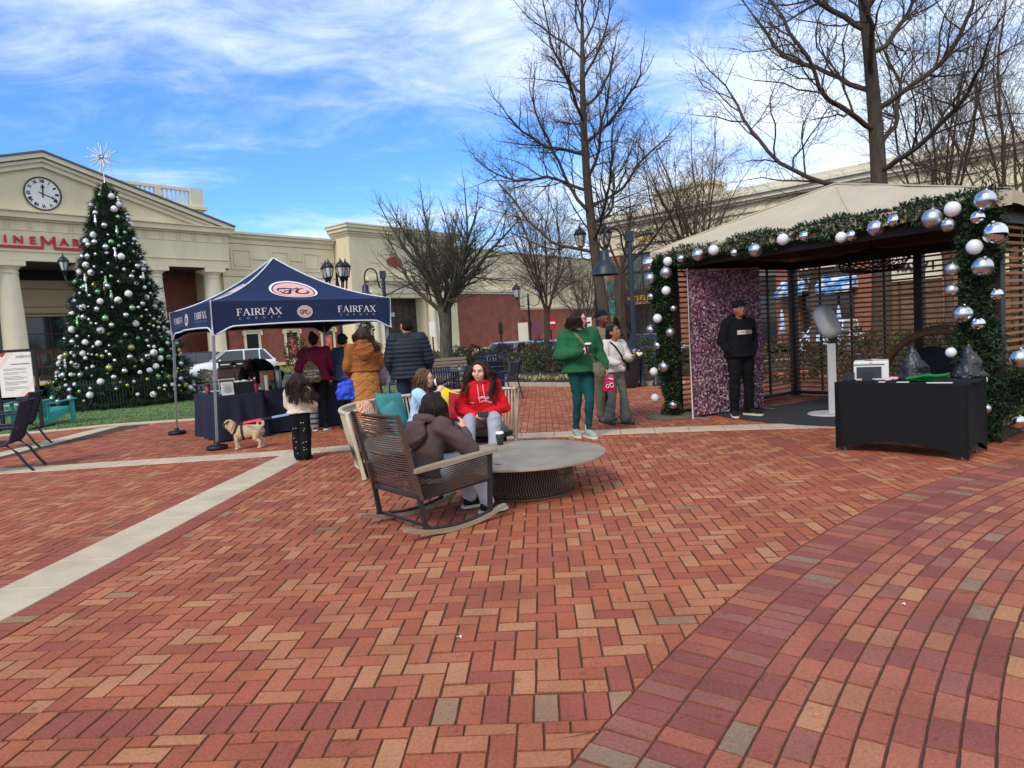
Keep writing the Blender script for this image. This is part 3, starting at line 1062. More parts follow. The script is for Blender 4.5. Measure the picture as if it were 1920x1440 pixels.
# glazed front
for i in range(12):
	x0 = -12 + i * 1.96
	f = cin.boxes('window', [(x0, x0 + .08, 5.2, 5.34, 0, 5.35), (x0, x0 + 1.96, 5.2, 5.34, 5.27, 5.35), (x0, x0 + 1.96, 5.2, 5.34, 3.85, 3.93), (x0, x0 + 1.96, 5.2, 5.34, 2.45, 2.62)], bronze_m)
	cin.box('pane', x0 + .08, x0 + 1.96, 5.3, 5.33, 2.62, 5.27, glass_m, f)
	d = cin.boxes('door', [(x0 + .1, x0 + .3, 5.18, 5.3, 0.1, 2.45), (x0 + 1.74, x0 + 1.94, 5.18, 5.3, .1, 2.45), (x0 + .3, x0 + 1.74, 5.18, 5.3, 2.2, 2.45), (x0 + .3, x0 + 1.74, 5.18, 5.3, .1, .4), (x0 + .3, x0 + 1.74, 5.18, 5.3, 1.05, 1.25), (x0 + .96, x0 + 1.08, 5.18, 5.3, .4, 2.2)], wood_door)
	cin.box('pane', x0 + .3, x0 + 1.74, 5.24, 5.28, .4, 2.2, glass_m, d)
# columns
for i, x in enumerate((-10.65, -5.35, -0.05, 5.35, 10.7, 15.95)):
	c = (x, 0.95, 0)
	sh = MB().lathe([(0.83, 0.55), (0.82, 2.5), (0.78, 5.0), (0.70, 7.6), (0.665, 8.35)], c, 28).build('column', trim_m, cin.root)
	MB().lathe([(0.665, 8.35), (.73, 8.38), (.73, 8.46), (.68, 8.5), (.68, 8.66), (.72, 8.7), (.9, 8.92)], c, 28).box((x, .95, 9.1), (1.95, 1.9, .36)).build('capital', trim_m, sh)
	MB().box((x, .95, .05), (2.0, 2.0, 0.5)).lathe([(.98, .3), (1.0, .36), (.96, .46), (.84, .55)], c, 28).build('base', trim_m, sh)
# entablature
cin.boxes('entablature', [(PX0, PX1, .05, 2.0, 9.3, 10.0), (PX0 - .06, PX1 + .06, -.03, 2.0, 10.0, 10.1), (PX0, PX1, .05, 2.0, 10.1, 11.6), (PX0 - .04, PX1 + .04, .0, 2.0, 11.6, 11.68), (PX0, PX1, .05, 2.0, 11.68, 12.35)], stucco)
cin.boxes('cornice', [(PX0 - .15, PX1 + .15, -.15, 2.0, 12.35, 12.5), (PX0 - .4, PX1 + .4, -.4, 2.0, 12.5, 12.95), (PX0 - .55, PX1 + .55, -.55, 2.0, 12.95, 13.05)], stucco)
for i in range(21):
	x = PX0 + .5 + i * 1.42
	tri = MB().box((x + .16, .045, 12.3), (.5, .05, .05))
	for k in range(3):
		tri.box((x + k * .16, .03, 12.0), (.09, .06, .555))
	tri.build('triglyph', stucco, cin.root)
H_ = 17.5
hw = (PX1 - PX0) / 2
m = MB(); m.prism([(PX0, 13.05), (PX1, 13.05), (PXC, H_ - .4)], (0, 1.5, 0), (0, .25, 0)); m.build('pediment', stucco, cin.root)
rk = MB()
for sgn in (-1, 1):
	e = Vector((PXC + sgn * (hw + .55), 0, 13.05)); a = Vector((PXC, 0, H_ + .05))
	n_ = (a - e).normalized(); up = Vector((-n_.z * sgn * -1, 0, abs(n_.x)))
	for off, hh_, yy in ((-.95, .35, -.02), (-.6, .25, -.2), (-.28, .34, -.45)):
		P = [e + Vector((0, 0, off)), a + Vector((0, 0, off)), a + Vector((0, 0, off + hh_)), e + Vector((0, 0, off + hh_))]
		if off < -.3:
			P[0] = P[0].lerp(P[1], .07 * abs(off) / .6); P[3] = P[3].lerp(P[2], .07 * abs(off) / .6)
		rk.prism([(p.x, p.z) for p in P][::-1 if sgn < 0 else 1], (0, 1.4 - yy, 0), (0, yy, 0))
rk.build('raking_cornice', trim_m, cin.root)
rf = MB()
for sgn in (-1, 1):
	e = (PXC + sgn * (hw + .62), 13.12); a = (PXC, H_ + .12)
	P = [(e[0], e[1]), (a[0], a[1]), (a[0], a[1] + .14), (e[0], e[1] + .14)]
	rf.prism(P[::-1 if sgn < 0 else 1], (0, 14.6, 0), (0, -.55, 0))
rf.build('roof', roof_m, cin.root)
# balustrade behind the gable
cin.boxes('parapet_block', [(9.0, 16.9, 3.2, 9.0, 12.9, 15.0), (8.9, 17.05, 3.05, 9.1, 15.0, 15.15), (8.7, 17.25, 2.85, 9.2, 15.15, 15.45)], stucco)
bal = cin.boxes('balustrade', [(9.0, 16.95, 3.2, 3.5, 15.45, 15.62), (9.0, 16.95, 3.15, 3.55, 16.85, 17.1), (12.55, 13.05, 3.1, 3.6, 15.45, 17.0), (15.75, 17.0, 3.05, 3.65, 15.45, 17.2)], trim_m)
prof = [(.1, 0), (.1, .08), (.06, .14), (.13, .42), (.12, .55), (.05, .85), (.06, 1.02), (.1, 1.1), (.1, 1.23)]
for k, x in enumerate([9.3 + i * .41 for i in range(8)] + [13.3 + i * .41 for i in range(6)]):
	MB().lathe(prof, (x, 3.35, 15.62), 8).build('baluster', trim_m, bal)
# right wing with three windows
cin.box('wall', 17.4, 30.5, 1.4, 2.0, 4.6, 13.0, stucco)
cin.box('brick_wall', 17.4, 30.5, 1.42, 2.0, -1.2, 4.6, brick_red)
cin.cornice('cornice', 17.4, 30.5, 1.4, 12.4, [(.12, .1), (.3, .25), (.22, .45)], stucco, returns=False)
cin.boxes('wall_groove', [(17.4, 30.5, 1.37, 1.41, z, z + .05) for z in (11.9, 8.7)] + [(17.4, 18.3, 1.37, 1.41, 10.4, 10.45), (20.5, 22.6, 1.37, 1.41, 10.4, 10.45), (24.8, 26.4, 1.37, 1.41, 10.4, 10.45), (28.6, 30.5, 1.37, 1.41, 10.4, 10.45)], M('groove', (120, 108, 88), .9, 0))
for x in (18.3, 22.6, 26.4):
	cin.boxes('wall_panel', [(x, x + 2.2, 1.33, 1.4, 11.25, 11.4), (x, x + 2.2, 1.33, 1.4, 9.4, 9.55), (x, x + .15, 1.33, 1.4, 9.55, 11.25), (x + 2.05, x + 2.2, 1.33, 1.4, 9.55, 11.25), (x + .3, x + 1.9, 1.35, 1.4, 9.75, 11.05)], stucco)
poster_m = M('red_poster', (176, 40, 50), .35, .5, 2.2, hue=(214, 120, 110))
for k, x in enumerate((18.9, 23.4, 27.9)):
	f = cin.boxes('window', [(x, x + .25, 1.25, 1.45, .2, 3.3), (x + 1.55, x + 1.8, 1.25, 1.45, .2, 3.3), (x + .25, x + 1.55, 1.25, 1.45, 3.05, 3.3), (x - .05, x + 1.85, 1.2, 1.45, -.1, .3)], trim_m)
	cin.boxes('window_hood', [(x - .1, x + 1.9, 1.1, 1.42, 3.3, 3.5), (x - .25, x + 2.05, .95, 1.42, 3.5, 3.75), (x - .12, x + .1, 1.05, 1.42, 2.9, 3.3), (x + 1.7, x + 1.92, 1.05, 1.42, 2.9, 3.3)], trim_m, f)
	cin.box('pane', x + .25, x + 1.55, 1.34, 1.4, .3, 3.05, glass_m, f)
	if k: cin.box('poster', x + .5, x + 1.35, 1.3, 1.335, .7, 2.6, poster_m, f)
	cin.box('plinth', x - .1, x + 1.9, 1.15, 1.43, -1.2, -.1, trim_m)
# entrance bay
cin.boxes('bay_wall', [(30.6, 34.4, -1.2, 2.0, -1.2, 13.2), (41.2, 47.0, -1.2, 2.0, -1.2, 13.2), (34.4, 41.2, -1.2, 2.0, 6.5, 13.2)], stucco)
cin.cornice('bay_cornice', 30.6, 47.0, -1.2, 13.2, [(.2, .12), (.25, .3), (.35, .55), (.3, .75), (.15, .85)], stucco, back=3.0)
cin.boxes('bay_lintel', [(33.2, 43.0, -1.35, -1.2, 7.0, 8.0), (32.8, 43.4, -1.6, -1.2, 8.0, 8.3), (32.4, 43.8, -1.9, -1.2, 8.3, 8.75)], trim_m)
for x in (32.9, 33.9, 41.9, 42.9):
	c = MB().lathe([(.5, .2), (.5, 2.5), (.44, 5.6)], (x, -1.7, 0), 18).lathe([(.44, 5.6), (.55, 5.8), (.6, 6.3)], (x, -1.7, 0), 18).box((x, -1.7, 6.6), (1.15, 1.0, .8)).box((x, -1.75, -.3), (1.2, 1.2, 1.0)).build('bay_column', trim_m, cin.root)
cin.box('brick_pier', 32.1, 34.3, -2.6, -1.21, -1.2, .15, brick_red)
cin.boxes('pier_cap', [(32.0, 34.4, -2.7, -1.22, .15, .4)], trim_m)
dd = cin.box('bay_door', 34.4, 41.2, .3, .5, -1.2, 6.5, M('dark_brown_panel', (56, 46, 40), .6, .1, 2))
mm = MB()
for i in range(6):
	for j in range(4):
		mm.box((35.0 + i * 1.12, .27, .3 + j * 1.55), (.85, .08, 1.25))
mm.build('door_panel', M('dark_brown_panel2', (66, 54, 46), .6, .1, 2), dd)
cin.box('pane', 34.6, 37.4, .2, .24, -.8, 2.4, glass_m, dd)
MB().lathe([(1.15, 0), (1.15, .12)], (36.9, -1.22, 10.6), 24, Matrix.Rotation(PI / 2, 3, 'X'), sy=.5).build('oval_sign', red_sign_m, cin.root)
# brick and cream side
cin.box('wall', 47.0, 95.0, .62, 1.6, 4.9, 13.1, stucco)
cin.boxes('wall_groove', [(47.0, 95.0, .595, .625, z, z + .05) for z in (9.4, 11.6)] + [(x, x + .05, .597, .625, 5.4, 13.05) for x in range(63, 95, 8)], M('groove', (120, 108, 88), .9, 0))
cin.boxes('parapet_cap', [(47, 62, .45, 1.7, 13.1, 13.3), (62, 95, .45, 1.7, 12.9 + .2, 13.25)], stucco)
cin.box('brick_wall', 47.2, 61.3, -.2, .6, -.1, 7.1, brick_red)
cin.boxes('brick_coping', [(47.0, 61.5, -.35, .61, 7.1, 7.35), (46.9, 61.7, -.5, .61, 7.35, 7.7)], trim_m)
cin.box('base_course', 47.2, 61.3, -.26, .6, -1.6, -.1, stucco)
cin.boxes('brick_wall', [(62.9, 65.0, .3, .61, -1.6, 4.9), (66.4, 95, .3, .61, -1.6, 4.9), (61.3, 62.9, .3, .61, 2.2, 4.9), (65.0, 66.4, .3, .61, 1.6, 4.9)], brick_red)
cin.boxes('brick_coping', [(61.5, 95.2, .18, .61, 4.9, 5.1), (61.5, 95.2, .02, .61, 5.1, 5.35)], trim_m)
cin.box('painted_shade_panel', 61.3, 62.9, .5, .6, -1.6, 2.2, dark_m)  # flat panel; the doorway's unlit depth is painted in its dark colour
cin.box('red_door', 65.0, 66.4, .42, .6, -1.6, 1.6, M('red_door', (142, 34, 48), .5, .1))
cin.box('wall_lamp', 63.7, 64.2, .0, .29, 2.4, 3.1, black_p)
sw = []
cin.root.rotation_euler = (0, 0, math.radians(50.8))
Mc = Matrix.Translation((-37, 52, 0)) @ Matrix.Rotation(math.radians(50.8), 4, 'Z')
for i in range(-8, 22):
	for y in (-6.0, 5.3):
		p = Mc @ Vector((i * 5.0, y, 0)); sw.append((p.x, p.y, gz(p.x, p.y) + .05))
n = 30
np_mesh('sidewalk', sw, [(2 * i + 1, 2 * i, 2 * i + 2, 2 * i + 3)[::-1] for i in range(n - 1)], sidewalk_m, kind='structure')
ky_, kf_ = [], []
for i in range(n):
	p = Mc @ Vector((-40 + i * 5.0, -6.0, 0)); q = Mc @ Vector((-40 + i * 5.0, -6.18, 0)); z = gz(p.x, p.y)
	ky_ += [(p.x, p.y, z + .055), (q.x, q.y, z + .055), (q.x, q.y, z - .1)]
for i in range(n - 1):
	kf_ += [(3 * i, 3 * i + 1, 3 * i + 4, 3 * i + 3), (3 * i + 1, 3 * i + 2, 3 * i + 5, 3 * i + 4)]
np_mesh('yellow_kerb', ky_, kf_, M('yellow_kerb', (208, 164, 52), .7, .15, 2), kind='structure')

# clock on the pediment
clk = empty('wall_clock', Mc @ Vector((2.62, .25, 14.55)), math.radians(50.8), 'round white wall clock with roman numerals on the cinema pediment', 'clock')
rx90 = Matrix.Rotation(PI / 2, 3, 'X')
MB().lathe([(1.18, 0), (1.18, .05)], (0, 0, 0), 40, rx90).build('face', M('clock_white', (222, 222, 218), .5, .04), clk)
MB().lathe([(1.18, 0), (1.28, 0), (1.3, .1), (1.2, .12), (1.18, .06)], (0, 0, 0), 40, rx90, cap=False).build('rim', M('clock_rim', (74, 62, 60), .4, .05), clk)
for k, nm in enumerate(['XII', 'I', 'II', 'III', 'IIII', 'V', 'VI', 'VII', 'VIII', 'IX', 'X', 'XI']):
	a = math.radians(30 * k)
	o_ = Vector((math.sin(a) * .95, -.06, math.cos(a) * .95))
	text_mesh('numeral', nm, .34, black_p, clk, frame_matrix(o_, (math.cos(a), 0, -math.sin(a)), (math.sin(a), 0, math.cos(a))), .008, spacing=.85, bold=.012)
for nm, a, l, wd in (('minute_hand', math.radians(112), .98, .09), ('hour_hand', math.radians(3), .72, .13)):
	d_ = Vector((math.sin(a), 0, math.cos(a)))
	b_ = MB(); b_.bar(d_ * -.3 + Vector((0, -.09, 0)), d_ * l + Vector((0, -.09, 0)), wd * .6, .02, (0, 1, 0)); b_.box((d_ * l * .72 + Vector((0, -.09, 0))), (wd * 1.6, .021, wd * 1.6), Matrix.Rotation(a + PI / 4, 3, 'Y'))
	b_.build(nm, black_p, clk)
# cinema sign: raised red letters on a rule that rises into the M
sg = empty('cinema_sign', Mc @ Vector((2.7, 0.02, 10.35)), math.radians(50.8), 'red raised CINEMARK lettering across the cinema frieze', 'sign')
xs = {'C': -3.8, 'I': -2.93, 'N': -2.1, 'E': -1.16, 'A': .95, 'R': 1.8, 'K': 2.65}
for ch, x in xs.items():
	text_mesh('letter', ch, .78, red_sign_m, sg, Matrix.Translation((x, -.06, .50)) @ Matrix.Diagonal((1.15, 1, 1, 1)) @ Matrix.Rotation(PI / 2, 4, 'X'), .05, bold=.02)
mb = MB()
for x0, x1 in ((-4.3, -.54), (.29, 3.3)): mb.box(((x0 + x1) / 2, -.06, 0), (x1 - x0, .1, .17))
mb.build('underline', red_sign_m, sg)
mb = MB()
for a, b in (((-.54, -.08), (-.54, .9)), ((.29, -.08), (.29, .9)), ((-.54, .84), (-.12, .28)), ((.29, .84), (-.12, .28))):
	mb.bar((a[0], -.06, a[1]), (b[0], -.06, b[1]), .16, .1, (0, 1, 0))
mb.build('letter', red_sign_m, sg)

# shops on the right
SK = 1.206
shp = Bld(empty('shop_building', (8.92, 67.05, 0), math.radians(-45), 'two storey cream and brick shop row with dark storefronts behind the pavilion', 'building'))

def sz(z): return 1.5 + (z - 1.5) * SK

shp.box('upper_wall', 0.4, 60, .0, 1.0, 8.2, 11.0, stucco)
shp.boxes('cornice', [(.2, 60, -.2, 1.2, 8.9, 9.05), (.2, 60, -.15, 1.2, 10.1, 10.3), (.0, 60, -.35, 1.2, 10.8, 11.0), (-.3, 60.3, -.6, 1.3, 11.0, 11.35), (-.5, 60.5, -.85, 1.3, 11.35, 11.6), (-.4, 60.4, -.7, 1.3, 11.6, 12.0)], trim_m)
shp.boxes('attic', [(6.5, 12, .5, 3, 12.0, 13.2), (6.3, 12.2, .3, 3.2, 13.2, 13.5)], stucco)
grn = M('green_grey_glass', (88, 102, 98), .12, .15, .4, spec=.6)
for x0, x1, pil in ((1.6, 3.0, 1), (9.2, 11.4, 1), (17.8, 19.6, 1), (23.6, 25.0, 1), (29.2, 30.6, 1), (36, 37.5, 1), (43, 44.5, 1), (50, 51.5, 1)):
	shp.box('brick_pillar', x0, x1, -.35, .6, -1.6, 8.2, brick_org)
	shp.boxes('pillar_cap', [(x0 - .1, x1 + .1, -.45, .6, 8.2, 8.45)], trim_m)
spans = [(3.0, 9.2), (11.4, 17.8), (19.6, 23.6), (25.0, 29.2), (30.6, 36), (37.5, 43), (44.5, 50), (51.5, 58)]
lit = M('lit_shop_interior', (84, 64, 50), .5, .7, 1.6, emit=((255, 190, 120), 0.05))
for k, (x0, x1) in enumerate(spans):
	n = 3
	f = shp.boxes('window', [(x0 + (x1 - x0) * i / n - .05, x0 + (x1 - x0) * i / n + .05, .18, .4, 4.9, 8.15) for i in range(n + 1)] + [(x0, x1, .18, .4, 6.45, 6.6)], bronze_m)
	shp.box('pane', x0, x1, .3, .36, 4.9, 8.15, grn if k < 3 else glass_m, f)
	shp.box('sign_band', x0, x1, .05, .6, 3.5, 4.9, M('dark_fascia', (52, 46, 42), .7, .1) if k in (0, 1, 2) else stucco)
	f = shp.boxes('storefront', [(x0 + (x1 - x0) * i / n - .06, x0 + (x1 - x0) * i / n + .06, .2, .45, -1.4, 3.5) for i in range(n + 1)] + [(x0, x1, .2, .45, 2.5, 2.62), (x0, x1, .2, .45, -1.4, -.6)], bronze_m)
	shp.box('pane', x0, x1, .32, .38, -.6, 3.5, glass_m if k < 3 else lit, f)
shp.box('wall', 17.8, 25, .0, .62, 4.92, 6.2, stucco)
shp.box('wall', 25, 29.2, -.05, .62, 3.52, 6.0, trim_m)
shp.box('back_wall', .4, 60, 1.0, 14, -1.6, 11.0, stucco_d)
Ms = Matrix.Translation((8.92, 67.05, 0)) @ Matrix.Rotation(math.radians(-45), 4, 'Z')
# awnings, blue with white cloud shapes
awn_m = bpy.data.materials.new('cloud_print_canvas'); awn_m.use_nodes = True
t = awn_m.node_tree; b = t.nodes['Principled BSDF']; b.inputs['Roughness'].default_value = .8
co = t.nodes.new('ShaderNodeTexCoord'); n_ = t.nodes.new('ShaderNodeTexNoise'); n_.inputs['Scale'].default_value = 1.6; n_.inputs['Detail'].default_value = 3
t.links.new(co.outputs['Object'], n_.inputs['Vector'])
cr = t.nodes.new('ShaderNodeValToRGB'); cr.color_ramp.elements[0].position = .47; cr.color_ramp.elements[1].position = .56
cr.color_ramp.elements[0].color = lin((70, 128, 186)); cr.color_ramp.elements[1].color = lin((206, 216, 228))
t.links.new(n_.outputs['Fac'], cr.inputs[0]); t.links.new(cr.outputs[0], b.inputs['Base Color'])
for x0, x1, lb in ((18.3, 20.4, 'left'), (21.2, 23.9, 'right')):
	a = empty('awning', Ms @ Vector((x0, 0, 0)), math.radians(-45), 'blue cloud printed shop awning, %s' % ('smaller one beside the brick pillar' if lb == 'left' else 'wider one over the dark shop window'), 'awning', 'blue awnings on the shop row')
	wd = x1 - x0
	mb = MB(); mb.sheet(lambda u, v: (u * wd, -.36 - 1.5 * v, 4.35 - 1.0 * v - .08 * math.sin(v * PI)), 6, 4); mb.sheet(lambda u, v: (u * wd, -1.86, 3.35 - .28 * v), 6, 1)
	mb.add([(0, -.36, 4.35), (0, -1.86, 3.35), (0, -.36, 3.35)], [(0, 1, 2)]); mb.add([(wd, -.36, 4.35), (wd, -1.86, 3.35), (wd, -.36, 3.35)], [(2, 1, 0)])
	mb.build('canopy', awn_m, a)
	mb = MB()
	for x in (.05, wd - .05): mb.tube([(x, -.36, 3.36), (x, -1.84, 3.36)], .025, 6)
	mb.build('frame', black_p, a)
for px_, py_ in ((19.0, -1.2), (23.2, -1.4)):
	cloth = empty('folded_parasol', Ms @ Vector((px_, py_ - 1.0, -.6)), 0, 'closed blue and white patio parasol %s' % ('left of the two before the shops' if px_ < 20 else 'right of the two before the shops'), 'parasol', 'closed parasols before the shops')
	MB().lathe([(.28, .9), (.2, 1.6), (.12, 2.4), (.03, 2.75)], (0, 0, 0), 10).build('canopy', awn_m, cloth)
	MB().tube([(0, 0, 0), (0, 0, .95)], .03, 6).box((0, 0, .04), (.5, .5, .08)).build('pole', black_p, cloth)
# signs
gold = M('gold_letters', (222, 164, 44), .4, .08)
sgn = empty('shop_sign', Ms @ Vector((4.9, -.12, 3.9)), math.radians(-45), 'yellow POTBELLY sandwich shop sign on dark fascia', 'sign')
for i, ch in enumerate('POTBELLY'):
	x = -1.3 + i * .37
	text_mesh('letter', ch, .62, gold, sgn, Matrix.Translation((x, 0, .1 + .06 * math.sin(i * .45))) @ Matrix.Rotation(PI / 2, 4, 'X'), .05, bold=.015)
MB().box((0, .02, -.34), (2.3, .05, .1)).build('underline', gold, sgn)
text_mesh('tagline', 'SANDWICH WORKS', .15, M('off_white', (214, 208, 190), .6, .03), sgn, Matrix.Translation((.2, -.0, -.2)) @ Matrix.Rotation(PI / 2, 4, 'X'), .02)
ns = empty('address_sign', Ms @ Vector((5.65, -.08, 9.2)), math.radians(-45), 'gold address numerals on the cream upper wall', 'sign')
MB().sheet(lambda u, v: (-1.1 + 2.2 * u, -.02, .42 + .12 * math.sin(u * PI) + .16 * v), 8, 1).build('swash', black_p, ns)
for i, ch in enumerate('7003'):
	text_mesh('numeral', ch, .6, gold, ns, Matrix.Translation((-.55 + i * .37, -.03, .05)) @ Matrix.Rotation(PI / 2, 4, 'X'), .04, bold=.015)
ds = empty('store_sign', Ms @ Vector((27.6, -.12, 4.4)), math.radians(-45), 'black capital lettering on the pale shop wall seen through slats', 'sign')
for i, ch in enumerate('WAXVI'):
	text_mesh('letter', ch, .62, black_p, ds, Matrix.Translation((-1.0 + i * .5, 0, 0)) @ Matrix.Rotation(PI / 2, 4, 'X'), .05, bold=.03)
# teal banner near the corner
tb = empty('teal_banner', at(1150, 560, 62), math.radians(-8), 'teal banner with pale scrolls at the end of the cream wall', 'banner')
MB().box((0, 0, 0), (1.1, .06, 3.2)).build('cloth', M('teal_cloth', (34, 112, 112), .7, .1), tb)
mb = MB()
for k in range(3):
	c0 = Vector((0, -.05, -1.0 + k))
	mb.tube([c0 + Vector((math.cos(a) * (.12 + a * .035), 0, math.sin(a) * (.12 + a * .035))) for a in [i * .5 for i in range(16)]], .025, 4)
mb.build('scroll', M('pale_teal', (150, 200, 196), .7, .03), tb)

# ================================================================== TREES
def tubes_np(lines, sides_of):
	"""lines: list of (pts (k,3), radii (k,)) -> V, F of open tubes"""
	Vs, Fs, b = [], [], 0
	for P, r in lines:
		k = len(P); n = sides_of(r[0])
		T = np.empty_like(P); T[1:-1] = P[2:] - P[:-2]; T[0] = P[1] - P[0]; T[-1] = P[-1] - P[-2]
		T /= np.linalg.norm(T, axis=1, keepdims=True) + 1e-9
		ref = np.array([0.0, 0, 1]) if abs(T[0, 2]) < .9 else np.array([1.0, 0, 0])
		X = np.cross(T, ref); X /= np.linalg.norm(X, axis=1, keepdims=True) + 1e-9
		Y = np.cross(T, X)
		a = np.arange(n) * 2 * PI / n
		ring = P[:, None, :] + (X[:, None, :] * np.cos(a)[None, :, None] + Y[:, None, :] * np.sin(a)[None, :, None]) * r[:, None, None]
		Vs.append(ring.reshape(-1, 3))
		i = np.arange(k - 1)[:, None] * n + np.arange(n)[None, :]
		j = np.arange(k - 1)[:, None] * n + (np.arange(n)[None, :] + 1) % n
		Fs.append(np.stack([i, i + n, j + n, j], -1).reshape(-1, 4) + b)
		b += k * n
	return np.concatenate(Vs), np.concatenate(Fs)

def bark(name, c, hue=None):
	return M(name, c, 0.95, 0.3, 9, 0.8, 40, spec=0.15, hue=hue, stretch=(1, 1, .25))

bark_dark = bark('bark_dark', (82, 72, 64)); bark_brown = bark('bark_brown', (104, 87, 74)); bark_grey = bark('bark_grey', (78, 72, 64), (92, 90, 74))

def bare_tree(name, loc, H, r0, style, seed, spread, fork, label, mat, limbs=8, lean=(0, 0), density=1.0, maxlev=5, el=(45, 78), group=None, twist=0.0, tw_min=0.004):
	rs = random.Random(seed)
	big, small = [], []

	def rv(): return Vector((rs.gauss(0, 1), rs.gauss(0, 1), rs.gauss(0, 1)))

	def grow(p, d, ln, r, lev, up, wander):
		if ln < .12: return
		n = max(3 if lev < 4 else 2, min(12, int(ln / (.3 if lev < 3 else .24))))
		pts, rr_ = [p.copy()], [r]
		st = ln / n
		tip = .45 if lev <= 1 else .35
		for i in range(n):
			d = (d + rv() * wander + Vector((0, 0, up))).normalized()
			p = p + d * st
			pts.append(p.copy()); rr_.append(max(r * (1 - (1 - tip) * (i + 1) / n), tw_min * .7))
		(big if lev <= 1 else small).append((np.array([tuple(q) for q in pts]), np.array(rr_)))
		if lev >= maxlev: return
		nb = {0: 0, 1: 10, 2: 8, 3: 5, 4: 4}.get(lev, 3)
		nb = max(2, int(nb * density * (0.72 + .36 * min(ln / 1.4, 1.5)) + rs.random()))
		for k in range(nb):
			t = (k + .4 + .5 * rs.random()) / nb * .82 + .16
			x = t * n; i = min(int(x), n - 1); f = x - i
			q = pts[i].lerp(pts[i + 1], f); ax = (pts[i + 1] - pts[i]).normalized()
			sd = ax.cross(rv()).normalized()
			a = math.radians(rs.uniform(28, 62))
			nd = (ax * math.cos(a) + sd * math.sin(a))
			if lev <= 2: nd.z += .12
			grow(q, nd.normalized(), ln * rs.uniform(.32, .6) * (1.12 - .55 * t), max((rr_[i] * rs.uniform(.38, .55)), tw_min), lev + 1, up * .8, wander * 1.28)
		# the shoot goes on past its tip
		if lev >= 1:
			grow(pts[-1], d, ln * .35, rr_[-1] * .8, min(lev + 1, maxlev), up, wander)

	base = Vector((0, 0, -.15))
	if style == 'leader':
		n = 16; pts, rr_ = [], []
		p = base.copy()
		for i in range(n + 1):
			t = i / n
			pts.append(Vector((lean[0] * t * H + .06 * H * .25 * math.sin(t * 5 + seed), lean[1] * t * H + .05 * math.sin(t * 7), -.15 + (H + .15) * t)))
			rr_.append(max(r0 * (1 - t) ** .8 * (1.0 + .5 * max(0, .06 - t) / .06), .012))
		big.append((np.array([tuple(q) for q in pts]), np.array(rr_)))
		for k in range(limbs):
			t = fork / H + (.97 - fork / H) * (k + rs.random() * .5) / limbs
			x = t * n; i = min(int(x), n - 1); q = pts[i].lerp(pts[i + 1], x - i)
			az = twist + k * 2.4 + rs.uniform(-.35, .35)
			u = (t * H - fork) / (H - fork)
			e = math.radians(el[0] + (el[1] - el[0]) * u)
			ln = spread * (1.0 - .72 * u) * rs.uniform(.8, 1.12)
			grow(q, Vector((math.cos(az) * math.cos(e), math.sin(az) * math.cos(e), math.sin(e))), ln, min(rr_[i] * .5, r0 * .27), 1, .085, .15)
	else:
		n = 7; pts, rr_ = [], []
		for i in range(n + 1):
			t = i / n
			pts.append(Vector((lean[0] * t * fork + .03 * math.sin(t * 6 + seed), lean[1] * t * fork + .03 * math.cos(t * 5), -.15 + (fork + .15) * t)))
			rr_.append(r0 * (1.25 - .35 * min(t * 3, 1) + .12 * max(0, t - .75) / .25 + rs.uniform(-.03, .03)))
		big.append((np.array([tuple(q) for q in pts]), np.array(rr_)))
		for k in range(limbs):
			az = twist + k * 2 * PI / limbs + rs.uniform(-.3, .3)
			inner = (k % 3 == 0)
			e = math.radians(rs.uniform(*el) + (12 if inner else 0))
			q = pts[-1] - Vector((0, 0, rs.uniform(0, .3) * fork * .4))
			ln = (H - q.z) / max(math.sin(e) + .12, .55) * rs.uniform(.62, .8)
			ln = min(ln, spread / max(math.cos(e), .22) * .8)
			grow(q, Vector((math.cos(az) * math.cos(e), math.sin(az) * math.cos(e), math.sin(e))), ln, r0 * rs.uniform(.25, .38), 1, .035, .075)
	root = empty(name, loc, 0, label, 'tree', group)
	so = lambda r: 9 if r > .12 else (6 if r > .04 else (4 if r > .015 else 3))
	V, F = tubes_np(big, so); np_mesh('trunk', V, F, mat, root, smooth=True)
	V, F = tubes_np(small, so); np_mesh('crown', V, F, mat, root, smooth=True)
	return root

def tpos(px, Y):
	p = at(px, 640, Y); return Vector((p.x, Y, gz(p.x, Y)))

bare_tree('tree', tpos(836, 24.5), 6.9, .25, 'vase', 3, 3.0, 2.6, 'bare spreading tree with a gnarled trunk behind the park bench, left of the cars', bark_grey, 14, el=(28, 76), density=1.0)
bare_tree('tree', tpos(1027, 28), 8.0, .13, 'vase', 8, 2.4, 2.4, 'slim bare tree with upright branches in front of the parked cars', bark_brown, 9, (0, 0), 1.05, el=(48, 78))
t3 = tpos(1136, 22)
bare_tree('tree', t3, 13.2, .22, 'leader', 21, 4.4, 4.0, 'tall bare tree with one straight stem behind the black bell lamp', bark_dark, 24, (-.022, 0), .95, el=(8, 62), twist=2.9)
bare_tree('tree', t3 + Vector((.35, .3, 0)), 6.8, .14, 'vase', 31, 2.6, 3.4, 'second dark stem forking beside the tall bare tree', bark_dark, 5, (.08, 0), .9, el=(35, 65), maxlev=4)
bare_tree('tree', tpos(1318, 25), 10.0, .15, 'vase', 12, 2.9, 2.6, 'broom shaped bare tree rising behind the left end of the pavilion roof', bark_brown, 12, (0, 0), .82, el=(58, 84), tw_min=.0045)
bare_tree('tree', tpos(1650, 16.5), 14.5, .25, 'leader', 44, 4.6, 4.4, 'large dark bare tree standing behind the middle of the pavilion roof', bark_dark, 22, (-.03, 0), .95, el=(6, 58), twist=2.6)
